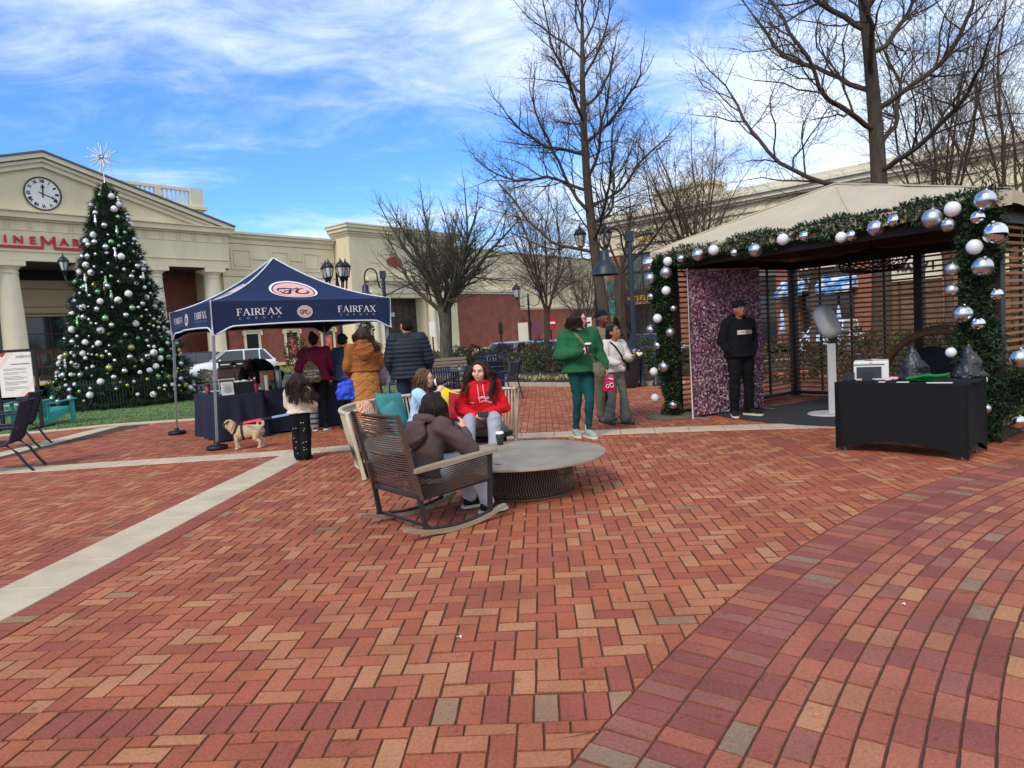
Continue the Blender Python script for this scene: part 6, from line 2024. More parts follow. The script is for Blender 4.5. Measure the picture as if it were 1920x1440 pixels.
# purple shimmer backdrop
b0, b1 = ground(1303, 785), ground(1434, 766)
bdx = (b1 - b0).normalized(); BWd = (b1 - b0).length; BH = 2.28
bk = empty('shimmer_backdrop', b0, math.atan2(bdx.y, bdx.x), 'tall purple sequin backdrop inside the left of the pavilion', 'backdrop')
MB().box((BWd / 2, .03, BH / 2 + .03), (BWd, .02, BH)).build('panel', M('purple_panel', (78, 36, 56), .6, .15, 3), bk)
rs = np.random.RandomState(4)
ts = .027; nx_, nz_ = int(BWd / ts), int(BH / ts)
ii, jj = np.meshgrid(np.arange(nx_), np.arange(nz_)); ii, jj = ii.ravel(), jj.ravel(); N = len(ii)
cx, cz = (ii + .5) * ts, (jj + .5) * ts + .04
tx, tz = rs.normal(0, .2, N), rs.normal(.2, .34, N)
hs = ts * .46
co_ = []
for sx, sz_ in ((-1, -1), (1, -1), (1, 1), (-1, 1)):
	co_.append(np.stack([cx + sx * hs, .008 + rs.uniform(0, .002, N) - (sx * hs * tx + sz_ * hs * tz), cz + sz_ * hs], 1))
V = np.stack(co_, 1).reshape(-1, 3)
seq_m = tone_mat('purple_sequin', [(0, (144, 90, 116)), (.35, (172, 122, 144)), (.7, (218, 190, 202))], .25, .05, 8, 0, .6)
seq_m.node_tree.nodes['Principled BSDF'].inputs['Metallic'].default_value = .25
np_mesh('sequin', V, np.arange(N * 4).reshape(N, 4), seq_m, bk, kind='stuff', tone=rs.uniform(0, 1, N))
MB().tube([(0, .04, 0), (0, .04, BH + .05)], .016, 8).tube([(BWd, .04, 0), (BWd, .04, BH + .05)], .016, 8).tube([(0, .04, BH + .05), (BWd, .04, BH + .05)], .016, 8).build('frame', white_p, bk)
for x in (.05, BWd - .05): MB().box((x, .0, .012), (.05, .5, .02)).build('foot', grey_leg, bk)

# dark mat on the floor
mt_pts = [ground(1335, 777), ground(1365, 784), ground(1430, 792), ground(1500, 798), ground(1566, 801)] + [pvw(PW - .3, .1, 0), pvw(PW - .3, PD - .2, 0), pvw(.9, PD - .3, 0), pvw(.75, 1.6, 0)]
m = MB(); nn = len(mt_pts)
m.add([Vector((p.x, p.y, .005)) for p in mt_pts] + [Vector((p.x, p.y, .02)) for p in mt_pts], [tuple(range(nn, 2 * nn))] + [(i, (i + 1) % nn, nn + (i + 1) % nn, nn + i) for i in range(nn)])
tag(m.build('floor_mat', M('charcoal_mat', (52, 54, 60), .95, .15, 5, .5, 150)), 'large charcoal mat covering the pavilion floor', 'mat')

# wicker lamp hanging from the roof
wl = empty('wicker_lamp', pvw(PW / 2 + .1, PD / 2, 2.25), 0, 'dark wide woven lamp hanging inside the pavilion', 'lamp')
wk = M('dark_wicker', (44, 34, 30), .8, .15, 10)
for k_ in range(26):
	a = k_ * 2 * PI / 26
	MB().tube([Vector((math.cos(a + s * .5) * r_, math.sin(a + s * .5) * r_, z)) for s, (r_, z) in enumerate(((.1, .16), (.36, .12), (.5, .0), (.4, -.13), (.14, -.17)))], .009, 4).build('cane', wk, wl)
m = MB()
for r_, z in ((.1, .16), (.36, .12), (.5, 0), (.4, -.13), (.14, -.17)): m.tube([(math.cos(a) * r_, math.sin(a) * r_, z) for a in [i * 2 * PI / 20 for i in range(21)]], .009, 4, cap=False)
m.build('hoop', wk, wl, kind='stuff'); MB().tube([(0, 0, .16), (0, 0, 1.1)], .008, 5).build('cord', black_p, wl)

# round cane arch chair with dark cushions
ec = empty('pod_chair', pvw(3.05, 2.45, 0.02), prz + .2, 'brown cane pod chair with dark cushions inside the pavilion', 'chair')
cane = M('brown_cane', (112, 80, 54), .75, .2, 10)
for rr_, yy in ((.82, -.35), (.86, .05)):
	m = MB(); m.tube([(math.cos(a) * rr_, yy, .2 + math.sin(a) * rr_ * 1.15) for a in [PI * i / 16 for i in range(17)]], .045, 8); m.build('arch', cane, ec)
for k_ in range(15):
	a = PI * k_ / 14
	MB().tube([(math.cos(a) * .82, -.35, .2 + math.sin(a) * .94), (math.cos(a) * .86, .05, .2 + math.sin(a) * .99), (math.cos(a) * .45, .45, .35 + math.sin(a) * .5)], .01, 4).build('cane', cane, ec)
MB().lathe([(.8, 0), (.84, .1), (.8, .22)], (0, 0, .02), 22).build('base', cane, ec)
dkc = M('dark_cushion', (40, 40, 46), .9, .12, 6)
MB().ball((0, -.05, .34), (.72, .6, .13), 20, 10).build('seat_cushion', dkc, ec); MB().ball((-.2, .2, .62), (.32, .16, .3), 16, 10, Matrix.Rotation(-.3, 3, 'X')).build('back_cushion', dkc, ec)

# photo kiosk
kp = ground(1562, 770)
kd = empty('photo_kiosk', Vector((4.75, 10.1, .02)), math.radians(-20), 'grey photo booth kiosk with a padded oval head on a square post', 'kiosk')
greyp = M('pale_grey_plastic', (186, 186, 184), .5, .06, 4)
MB().lathe([(.3, 0), (.3, .012), (.28, .02)], (-.05, 0, 0), 28).build('base', greyp, kd)
MB().box((0, 0, .53), (.11, .09, 1.04)).build('post', greyp, kd)
MB().box((.03, 0, 1.1), (.1, .08, .16)).build('neck', black_p, kd)
prof2 = [Vector((.24 * math.copysign(abs(math.cos(a)) ** .75, math.cos(a)), 0, .42 * math.copysign(abs(math.sin(a)) ** .8, math.sin(a)))) for a in [i * 2 * PI / 28 for i in range(28)]]
Rk = Matrix.Rotation(math.radians(58), 3, 'Z') @ Matrix.Rotation(math.radians(-24), 3, 'X')
rings = [[Rk @ (Vector((p.x * .8, 0, p.z * .62)) * k_ + Vector((0, y, 0))) + Vector((-.05, 0, 1.37)) for p in prof2] for k_, y in ((.7, -.1), (.93, -.085), (1.0, -.03), (1.0, .03), (.9, .08), (.6, .1))]
MB().loft(rings).build('head', greyp, kd)

# black table with cover, printer, bags
bt0, bt1 = Vector((3.55, 7.46, 0)), Vector((4.36, 6.52, 0))
e_a = (bt1 - bt0).normalized(); e_b = Vector((-e_a.y, e_a.x, 0)); BL = 1.24; BW = .58
brz = math.atan2(e_a.y, e_a.x); bc = bt0 + e_a * BL / 2 + e_b * BW / 2
ft = empty('folding_table', bc, brz, 'folding table under a black stretch cover in front of the pavilion', 'table')
MB().box((0, 0, .72), (BL - .02, BW - .02, .04)).build('tabletop', white_p, ft)
for sx in (-1, 1):
	for sy in (-1, 1): MB().tube([(sx * (BL / 2 - .06), sy * (BW / 2 - .06), .0), (sx * (BL / 2 - .06), sy * (BW / 2 - .06), .7)], .014, 6).build('leg', grey_leg, ft)
blk = M('black_stretch_cloth', (11, 11, 13), .8, .1, 4, .1, 30, spec=.3)
outl = []; N = 16
for (x0, y0), (x1, y1) in (((-1, -1), (1, -1)), ((1, -1), (1, 1)), ((1, 1), (-1, 1)), ((-1, 1), (-1, -1))):
	for i in range(N): outl.append((x0 + (x1 - x0) * i / N, y0 + (y1 - y0) * i / N))
rings = []
for j, z in enumerate((.755, .755, .74, .55, .3, .12, .02)):
	rg = []
	for x, y in outl:
		e = max(0, 1 - min(abs(x) if abs(y) > .999 else abs(y), 1) ** 2) if True else 0
		k = .97 if j == 0 else 1.0
		pinch = 1 - .035 * e * math.sin(PI * min(max((.74 - z) / .74, 0), 1)) if j > 2 else 1
		zz_ = z + (.13 * e * (1 - z / .2) if z < .2 else 0)
		rg.append(Vector((x * (BL / 2 + .012) * k * (pinch if abs(x) > .999 else 1), y * (BW / 2 + .012) * k * (pinch if abs(y) > .999 else 1), zz_)))
	rings.append(rg)
m = MB().loft(rings, close=False); m.add(rings[0], [tuple(range(len(outl)))], False)
o = m.build('table_cover', blk); o.location = bc; o.rotation_euler = (0, 0, brz); tag(o, 'tight black stretch cover arched at the hem over the pavilion table', 'table cover')

def onb(a, b, z=.757): return bt0 + e_a * a + e_b * b + Vector((0, 0, z))

pr = empty('printer', onb(.24, .34), brz + .35, 'white desktop printer with a dark paper tray on the black table', 'printer')
bevel(MB().box((0, 0, .105), (.34, .3, .21)).build('body', M('printer_white', (214, 214, 208), .45, .03), pr), .012)
MB().box((-.02, -.152, .09), (.24, .012, .12)).build('tray', M('dark_plastic', (52, 56, 62), .4, .05), pr); MB().box((-.02, -.156, .175), (.3, .006, .006)).build('slot', black_p, pr); MB().box((0, -.152, .193), (.03, .004, .008)).build('badge', gi, pr)
ppk = empty('paper_scrap', onb(.24, .34, .968), 0, 'pink paper scraps lying on top of the printer', 'paper'); MB().sheet(lambda u, v: (-.06 + .14 * u, -.04 + .08 * v, .004 + .012 * math.sin(u * 8 + v * 3)), 6, 4).build('sheet', M('pink_paper', (218, 150, 160), .7, .1), ppk)
for k_, (a, b, lb_) in enumerate(((.1, .1, 'left'), (.3, .08, 'right'))):
	st = empty('phone_stand', onb(a, b), brz, 'small black phone stand before the printer, %s one' % lb_, 'stand', 'phone stands before the printer')
	MB().box((0, 0, .05), (.1, .012, .1), Matrix.Rotation(-.35, 3, 'X')).build('rest', black_p, st); MB().box((0, .02, .008), (.1, .1, .016)).build('foot', black_p, st)
pinkc = empty('hair_bow', onb(.5, .2), .4, 'pink and white ribbon bow on the black table', 'bow'); MB().ball((-.05, 0, .02), (.06, .03, .02), 8, 6).ball((.05, .01, .02), (.06, .03, .02), 8, 6).ball((0, 0, .025), .02, 8, 6).build('bow', M('pink_white', (222, 180, 190), .6, .25, 40), pinkc)
for a, b, w_, lb_ in ((.46, .04, .06, 'leftmost'), (.66, .05, .11, 'middle'), (1.0, .03, .22, 'rightmost')):
	s_ = empty('white_card', onb(a, b), brz + .2, 'white paper card near the front edge of the black table, %s' % lb_, 'card', 'cards on the black table'); MB().box((0, 0, .003), (w_, .05, .006)).build('sheet', white_p, s_)
bagm = M('black_nylon', (30, 31, 36), .38, .2, 9, .6, 14, spec=.5)

def pointed_bag(loc, rz, h, w_, label):
	r = empty('pointed_bag', loc, rz, label, 'bag', 'pointed black bags on the table')
	rr = random.Random(int(h * 1000)); m = MB(); rings = []
	for t, k in ((0, 1.2), (.06, 1.15), (.14, .92), (.35, .7), (.6, .46), (.85, .22), (1.0, .06)):
		sh = Vector((rr.uniform(-.02, .02), rr.uniform(-.02, .02), 0)) * (t > .1)
		rings.append([sh + Vector((math.cos(a) * w_ * k * (1 + .12 * math.sin(a * 5 + t * 4) + rr.uniform(-.08, .08)), math.sin(a) * w_ * .7 * k * (1 + rr.uniform(-.1, .1)), h * t)) for a in [i * 2 * PI / 18 for i in range(18)]])
	m.loft(rings); o = m.build('sack', bagm, r)
	q = o.modifiers.new('r', 'REMESH'); q.mode = 'VOXEL'; q.voxel_size = .012
	for sc_, st in ((.14, .03), (.06, .014)):
		tx_ = bpy.data.textures.new('crumple', 'VORONOI'); tx_.noise_scale = sc_
		q = o.modifiers.new('d', 'DISPLACE'); q.texture = tx_; q.strength = st; q.mid_level = .4; q.texture_coords = 'LOCAL'
	apply_mods(o)
	MB().bar((0, -w_ * .95, .03), (0, -w_ * .1, h * .72), .035, .01, (0, -1, .3)).build('strap', black_p, r)
	return r

pointed_bag(onb(.62, .44), brz + .2, .36, .17, 'crumpled black pointed bag right of the printer')
pointed_bag(onb(1.16, .36, .79), brz + .4, .34, .14, 'tall black pointed bag at the right end of the table')
MBx = empty('black_tray', onb(1.1, .3), brz + .1, 'black tray under the right pointed bag', 'tray'); MB().box((0, 0, .015), (.38, .4, .03)).build('tray', black_p, MBx)
gb = empty('green_bundle', onb(.84, .2), brz + .25, 'bundle of shiny green paper bags on the black table', 'bags')
m = MB()
for i in range(5): m.sheet(lambda u, v, i=i: (-.19 + .38 * u, -.07 + .14 * v + i * .004, .012 + .014 * i * (.4 + .6 * u) + .006 * math.sin(u * 9 + i) + .01 * v), 8, 3)
m.build('folded_bag', M('shiny_green', (24, 140, 72), .35, .15, 10), gb)

# ================================================================== SOFA, ROCKER, LOW TABLE
SCX, SCY, SRO = -.58, 8.02, 1.42
taupe_c = M('taupe_cord', (198, 184, 160), .75, .1, 14, .2, 60)
sofa = empty('curved_sofa', (SCX, SCY, 0), 0, 'curved outdoor sofa with taupe cord sides behind the rocking chair', 'sofa')
SA0, SA1 = math.radians(63), math.radians(212)

def sp(a, r, z): return Vector((math.cos(a) * r, math.sin(a) * r, z))

def arc_tube(r, z, rad, n=30, a0=SA0, a1=SA1, mat=taupe_c, name='rail'):
	return MB().tube([sp(a0 + (a1 - a0) * i / n, r, z) for i in range(n + 1)], rad, 8).build(name, mat, sofa)

arc_tube(SRO, .755, .024); arc_tube(SRO - .13, .13, .02)
NC = 78
for i in range(NC):
	a = SA0 + (SA1 - SA0) * (i + .5) / NC
	MB().tube([sp(a - .005, SRO - .13, .12), sp(a, SRO - .055, .45), sp(a + .004, SRO, .75)], .0115, 5).build('cord', taupe_c, sofa)
for a in (SA0, SA1):
	MB().tube([sp(a, SRO - .14, .02), sp(a, SRO - .06, .45), sp(a, SRO, .755), sp(a, SRO - .1, .77)], .024, 8).build('end_post', taupe_c, sofa)
for i in range(5):
	a = SA0 + .1 + (SA1 - SA0 - .2) * i / 4
	for q_ in (SRO - .2, .72): MB().tube([sp(a, q_, 0), sp(a, q_, .14)], .022, 6).build('leg', lamp_black, sofa)
m = MB()
n = 26
rings = []
for i in range(n + 1):
	a = SA0 + .03 + (SA1 - SA0 - .06) * i / n
	rings.append([sp(a, .62, .14), sp(a, SRO - .14, .14), sp(a, SRO - .12, .2), sp(a, .6, .2)])
m.loft(rings, smooth=False); m.build('seat_frame', lamp_black, sofa)
cush = M('grey_cushion', (118, 116, 110), .92, .08, 5, .3, 90)
for k in range(3):
	a0 = SA0 + .04 + (SA1 - SA0 - .08) * k / 3 + .006; a1 = SA0 + .04 + (SA1 - SA0 - .08) * (k + 1) / 3 - .006
	rings = []
	for i in range(11):
		t = i / 10; a = a0 + (a1 - a0) * t; e = min(1, 8 * t * (1 - t) + .35)
		rings.append([sp(a, r, .205 + zz * (e if zz > .02 else 1)) for r, zz in ((.6, .02), (.56, .08), (.6, .16), (.75, .185), (1.0, .19), (1.16, .18), (1.22, .1), (1.2, .02))])
	MB().loft(rings).build('seat_cushion', cush, sofa)

def pillow(loc, size, rz, tilt, mat, label, roll=0.0):
	m = MB()
	n = 12
	V = []
	for s in (1, -1):
		for j in range(n + 1):
			for i in range(n + 1):
				u, v = 2 * i / n - 1, 2 * j / n - 1
				e = max(0, (1 - abs(u) ** 2.4) * (1 - abs(v) ** 2.4)) ** .5
				k = 1 - .07 * (1 - u * u) * abs(v) ** 2 - 0; k2 = 1 - .07 * (1 - v * v) * abs(u) ** 2
				V.append(Vector((u * size / 2 * k2, s * .085 * e * (size / .45), v * size / 2 * k)))
	F = []
	N2 = (n + 1) ** 2
	for j in range(n):
		for i in range(n):
			a = j * (n + 1) + i; F.append((a, a + n + 1, a + n + 2, a + 1)); b = a + N2; F.append((b, b + 1, b + n + 2, b + n + 1))
	m.add(V, F, True)
	o = m.build('pillow', mat); o.location = loc
	o.rotation_euler = (Matrix.Rotation(rz, 3, 'Z') @ Matrix.Rotation(tilt, 3, 'X') @ Matrix.Rotation(roll, 3, 'Y')).to_euler()
	return tag(o, label, 'pillow')

# woven zigzag print for the orange pillow
org_m = bpy.data.materials.new('orange_zigzag'); org_m.use_nodes = True
t = org_m.node_tree; b = t.nodes['Principled BSDF']; b.inputs['Roughness'].default_value = .9
co = t.nodes.new('ShaderNodeTexCoord'); mpn = t.nodes.new('ShaderNodeMapping'); mpn.inputs['Rotation'].default_value = (math.radians(90), 0, 0); t.links.new(co.outputs['Object'], mpn.inputs[0])
br = t.nodes.new('ShaderNodeTexBrick'); br.inputs['Scale'].default_value = 1; br.inputs['Brick Width'].default_value = .09; br.inputs['Row Height'].default_value = .035; br.inputs['Mortar Size'].default_value = .007
br.inputs['Color1'].default_value = lin((226, 112, 52)); br.inputs['Color2'].default_value = lin((232, 126, 66)); br.inputs['Mortar'].default_value = lin((228, 206, 184))
mp2 = t.nodes.new('ShaderNodeMapping'); mp2.inputs['Rotation'].default_value = (0, 0, math.radians(45)); t.links.new(mpn.outputs[0], mp2.inputs[0]); t.links.new(mp2.outputs[0], br.inputs['Vector']); t.links.new(br.outputs['Color'], b.inputs['Base Color'])
teal_p = M('teal_cushion', (66, 138, 138), .9, .08, 5, .3, 120); yel_p = M('yellow_cushion', (232, 206, 36), .9, .06, 5, .3, 120); redp = M('red_patterned_cushion', (168, 34, 44), .9, .4, 24, .3, 120)

def spw(a, r, z): return Vector((SCX + math.cos(math.radians(a)) * r, SCY + math.sin(math.radians(a)) * r, z))

pillow(spw(176, 1.16, .60), .46, math.radians(176 - 90), -.3, org_m, 'orange zigzag pillow at the left end of the curved sofa')
pillow(spw(150, 1.1, .62), .5, math.radians(150 - 90), -.3, teal_p, 'plain teal pillow left of the girl in the pale blue top', .1)
pillow(spw(163, .9, .56), .42, math.radians(160 - 90), -.5, teal_p, 'lower teal pillow leaning in front of the other teal one', -.2)
pillow(spw(104, 1.2, .61), .40, math.radians(104 - 90), -.25, yel_p, 'bright yellow pillow left of the girl in red', .5)
pillow(spw(96, 1.02, .56), .4, math.radians(96 - 90), -.4, redp, 'red patterned pillow at the elbow of the girl in red', .2)

# low round table
LTX, LTY, LTR, LTZ = .07, 6.45, .78, .36
lt = empty('low_table', (LTX, LTY, 0), 0, 'low round concrete topped table on a wire drum base', 'table')
conc = M('table_concrete', (143, 130, 111), .6, .16, 3.0, .2, 50, hue=(154, 142, 123))
MB().lathe([(.0, LTZ - .03), (LTR - .03, LTZ - .03), (LTR, LTZ - .02), (LTR, LTZ - .004), (LTR - .006, LTZ), (0, LTZ)], (0, 0, 0), 72, smooth=False, cap=False).build('tabletop', conc, lt)
wire = M('bronze_wire', (108, 92, 76), .5, .1, 8, metal=.2)
NB = 120
for i in range(NB):
	a = 2 * PI * i / NB
	pts = [Vector((math.cos(a + .02 * math.sin(z * PI * 2 / .32 * 2.6)) * .46, math.sin(a + .02 * math.sin(z * PI * 2 / .32 * 2.6)) * .46, .012 + z)) for z in [k * .32 / 12 for k in range(13)]]
	MB().tube(pts, .0068, 4, cap=False).build('wire', wire, lt)
for z in (.012, .325): MB().tube([(math.cos(a) * .46, math.sin(a) * .46, z) for a in [i * 2 * PI / 48 for i in range(49)]], .008, 5, cap=False).build('hoop', wire, lt)
MB().lathe([(.3, .02), (.3, .33)], (0, 0, 0), 32).build('inner_drum', M('dark_drum', (40, 36, 34), .8, .1), lt)
cup(ground(938, 834, LTZ) + Vector((0, 0, .001)), 'black paper cup with a white lid on the low table', [black_cup, white_lid, M('charcoal_sleeve', (52, 50, 50), .8, .15, 60)], .115, .042)
lv = empty('leaf', ground(934, 871, LTZ) + Vector((0, 0, .002)), .3, 'dry red leaf lying on the low table', 'leaf'); MB().sheet(lambda u, v: (-.05 + .1 * u, (-.02 + .04 * v) * math.sin(PI * min(max(u, .04), .96)), .004 + .006 * math.sin(u * 6)), 6, 2).build('blade', M('dry_leaf', (150, 70, 56), .8, .2, 30), lv)

# rocking chair
ROX, ROY = -.73, 5.51
rock_f = Vector((.77, .64, 0)).normalized()
rrz = math.atan2(rock_f.y, rock_f.x) - PI / 2
rk_ = empty('rocking_chair', (ROX, ROY, 0), rrz, 'dark cord rocking chair with weathered wooden arms and runners, its back to the viewer', 'chair')
teak = M('grey_teak', (158, 140, 116), .8, .16, 5, .35, 50, stretch=(8, 1, 8))
cord_b = M('dark_brown_cord', (88, 65, 53), .6, .14, 20, .2, 80)
mtl = M('charcoal_frame', (42, 42, 45), .45, .06, 6)

def runz(y): return .002 + .075 * (y - .02) ** 2 / .2

for s in (-1, 1):
	x = s * .355
	m = MB(); rings = []
	for i in range(17):
		y = -.46 + .96 * i / 16; z = runz(y); e = .6 if i in (0, 16) else 1
		rings.append([Vector((x - .024, y, z)), Vector((x + .024, y, z)), Vector((x + .024, y, z + .034 * e)), Vector((x - .024, y, z + .034 * e))])
	m.loft(rings, smooth=False).build('runner', teak, rk_)
	MB().tube([(x, -.3 + .66 * i / 10, runz(-.3 + .66 * i / 10) + .045) for i in range(11)], .013, 4).build('runner_bar', mtl, rk_)
	MB().bar((x, -.27, runz(-.27) + .03), (x * .98, -.31, .34), .026, .036, (0, 1, 0)).build('rear_leg', mtl, rk_)
	MB().bar((x, .34, runz(.34) + .03), (x * 1.02, .37, .555), .026, .036, (0, 1, 0)).build('front_leg', mtl, rk_)
	MB().bar((x * .96, -.3, .315), (x, .36, .355), .026, .05).build('side_rail', mtl, rk_)
	MB().bar((x * 1.02, -.3, .3), (x * 1.02, -.45, .95), .026, .03, (0, 1, 0)).build('back_post', cord_b, rk_)
	# arm rest
	rings = []
	for i in range(9):
		t = i / 8; y = -.36 + .78 * t; z = .515 + .045 * t; w_ = .034 + .012 * math.sin(PI * t)
		rings.append([Vector((s * .375 - w_, y, z)), Vector((s * .375 + w_, y, z)), Vector((s * .375 + w_, y, z + .028)), Vector((s * .375 - w_, y, z + .028))])
	MB().loft(rings, smooth=False).build('arm_rest', teak, rk_)
	for k in range(13):
		t = k / 12; z0, z1 = .315 + .18 * t, .36 + .18 * t
		MB().tube([(x * (1.0), -.31 - .045 * t, z0 - .01), (x * 1.06, .02, (z0 + z1) / 2), (x * 1.03, .37, z1)], .0066, 5).build('side_cord', cord_b, rk_)
MB().bar((-.35, -.24, runz(-.24) + .05), (.35, -.24, runz(-.24) + .05), .026, .018).build('cross_bar', mtl, rk_)
MB().bar((-.35, .34, .34), (.35, .34, .34), .03, .04).build('front_rail', mtl, rk_); MB().bar((-.35, -.3, .325), (.35, -.3, .325), .03, .05).build('rear_rail', mtl, rk_)
rr = random.Random(3)
for k in range(36):
	t = k / 35; w_ = .36; y, z = -.305 - .145 * t, .31 + .635 * t
	sag = .03 * math.sin(PI * min(t * 1.1, 1)) + rr.uniform(-.004, .004); dz = rr.uniform(-.003, .003)
	MB().tube([(-w_, y, z), (-w_ * .5, y - sag * .8, z + dz), (w_ * .1, y - sag, z - .004 + dz), (w_ * .6, y - sag * .7, z - dz), (w_, y, z)], .0068, 5).build('back_cord', cord_b, rk_)
MB().tube([(-.365, -.45, .95), (0, -.475, .945), (.365, -.45, .95)], .013, 6).build('top_rail', cord_b, rk_)
for k in range(22):
	y = -.28 + .62 * k / 21; MB().tube([(-.345, y, .345 + .02 * k / 21), (0, y, .315 + .02 * k / 21), (.345, y, .345 + .02 * k / 21)], .0062, 4).build('seat_cord', cord_b, rk_)

# ================================================================== CAFE SET, PLANTER, RAILING
navy_b = M('navy_slat_metal', (38, 50, 76), .4, .1, 6, spec=.5)

def cafe_chair(loc, rz, label):
	r = empty('cafe_chair', loc, rz, label, 'chair', 'navy slatted cafe chairs')
	for i in range(9):
		x = -.2 + .05 * i
		MB().bar((x, -.2, .45), (x * 1.06, -.3, .86), .028, .008, (0, 1, 0)).build('back_slat', navy_b, r)
		MB().bar((x, -.2, .45), (x, .22, .46), .03, .008).build('seat_slat', navy_b, r)
	MB().tube([(-.25, -.33, 0), (-.25, -.21, .45), (-.25, -.31, .88), (.25, -.31, .88), (.25, -.21, .45), (.25, -.33, 0)], .016, 6).build('back_frame', navy_b, r)
	for s in (-1, 1):
		MB().tube([(s * .25, .26, 0), (s * .25, .22, .46), (s * .25, .23, .64), (s * .25, -.24, .66)], .016, 6).build('arm_frame', navy_b, r)
	MB().tube([(-.25, .22, .455), (.25, .22, .455)], .014, 6).tube([(-.25, -.2, .455), (.25, -.2, .455)], .014, 6).build('seat_bar', navy_b, r)
	return r

ptc = Vector((at(852, 696, 15.7).x, 15.7, 0))
ptb = empty('cafe_table', ptc, 0, 'round navy metal cafe table with a parasol hole before the shrubs', 'table')
MB().lathe([(0, .72), (.56, .72), (.58, .735), (.56, .75), (.03, .75)], (0, 0, 0), 32, smooth=False).build('tabletop', navy_b, ptb)
for k in range(4):
	a = k * PI / 2 + .4; MB().tube([(math.cos(a) * .08, math.sin(a) * .08, .7), (math.cos(a) * .1, math.sin(a) * .1, .3), (math.cos(a) * .42, math.sin(a) * .42, 0)], .02, 6).build('leg', navy_b, ptb)
MB().tube([(.12, 0, .75), (.12, 0, .86)], .03, 8).build('sleeve', M('steel_sleeve', (120, 120, 124), .4, .05, metal=.6), ptb)
cafe_chair(Vector((at(829, 700, 14.9).x, 14.9, 0)), math.radians(-8), 'navy slatted cafe chair left of the others, its back to the sofa')
cafe_chair(Vector((at(885, 700, 14.75).x, 14.75, 0)), math.radians(20), 'navy slatted cafe chair in the middle, directly behind the girl in red')
cafe_chair(Vector((at(945, 700, 15.6).x, 15.6, 0)), math.radians(62), 'navy slatted cafe chair right of the others, before the litter bin')
cafe_chair(Vector((at(722, 700, 13.6).x, 13.6, 0)), math.radians(-50), 'navy slatted cafe chair half hidden by the man in the puffer jacket')

plp = ground(1178, 727)
plr = empty('planter', plp, 0, 'tall black tapered planter of pansies behind the girl in the white jumper', 'planter')
MB().lathe([(.2, 0), (.24, .1), (.31, .45), (.33, .7), (.35, .74), (.3, .74), (.28, .68)], (0, 0, 0), 24, cap=False).lathe([(.0, .68), (.29, .68)], (0, 0, 0), 20).build('pot', M('black_pot', (38, 38, 42), .5, .1, 4), plr)
rs = np.random.RandomState(8)

def ps(k):
	a = rs.uniform(0, 2 * PI, k); r = rs.uniform(0, 1, k) ** .5 * .34
	return np.stack([np.cos(a) * r, np.sin(a) * r, .7 + rs.uniform(0, .14, k)], 1), np.tile([0, 0, 1.0], (k, 1))

V, F = leaf_cloud(500, ps, .07, .6, .2, rs); np_mesh('leaves', V, F, lf_dark, plr, tone=rs.uniform(0, 1, 500))
V, F = leaf_cloud(150, lambda k: (ps(k)[0] + [0, 0, .06], np.tile([0, -.3, 1.0], (k, 1))), .05, .9, .1, rs); np_mesh('flowers', V, F, leafmat('pansy_petals', [(220, 216, 206), (120, 96, 150), (206, 196, 210), (90, 70, 130)]), plr, tone=rs.uniform(0, 1, 150))
rl_ = empty('metal_railing', ground(1214, 724), 0, 'dark navy bollards joined by rails between the planter and the pavilion', 'railing')
for x in (-.12, .22):
	MB().lathe([(.1, 0), (.1, .06), (.065, .1), (.06, .7), (.08, .74), (.08, .8), (.05, .86), (0, .88)], (x, 0, 0), 12).build('bollard', lamp_navy, rl_)
for z in (.3, .6): MB().tube([(-.12, 0, z), (.22, 0, z)], .018, 6).build('rail', lamp_navy, rl_)
wpl = empty('flower_planter', Vector((at(538, 690, 17.5).x, 17.5, 0)), 0, 'grey planter of white flowers behind the tent tables', 'planter')
MB().lathe([(.3, 0), (.4, .75), (.42, .78)], (0, 0, 0), 18).build('pot', M('grey_pot', (120, 128, 132), .7, .1), wpl)
V, F = leaf_cloud(300, lambda k: (ps(k)[0] * [1.2, 1.2, 1] + [0, 0, .12], np.tile([0, 0, 1.0], (k, 1))), .09, .7, .2, rs); np_mesh('flowers', V, F, lf_pale, wpl, tone=rs.uniform(0, 1, 300))

# ================================================================== CARS AND CYCLES
tyre_m = M('tyre', (28, 28, 29), .85, .08); rimm = M('alloy_rim', (150, 152, 156), .3, .05, metal=.8)
cglass = M('car_glass', (40, 46, 52), .04, .2, .6, spec=.8)
lampw = M('headlamp', (206, 210, 214), .12, .05, spec=.8); lampr = M('tail_lamp', (140, 20, 24), .2, .05, spec=.6); trimb = M('black_trim', (26, 27, 29), .5, .05)

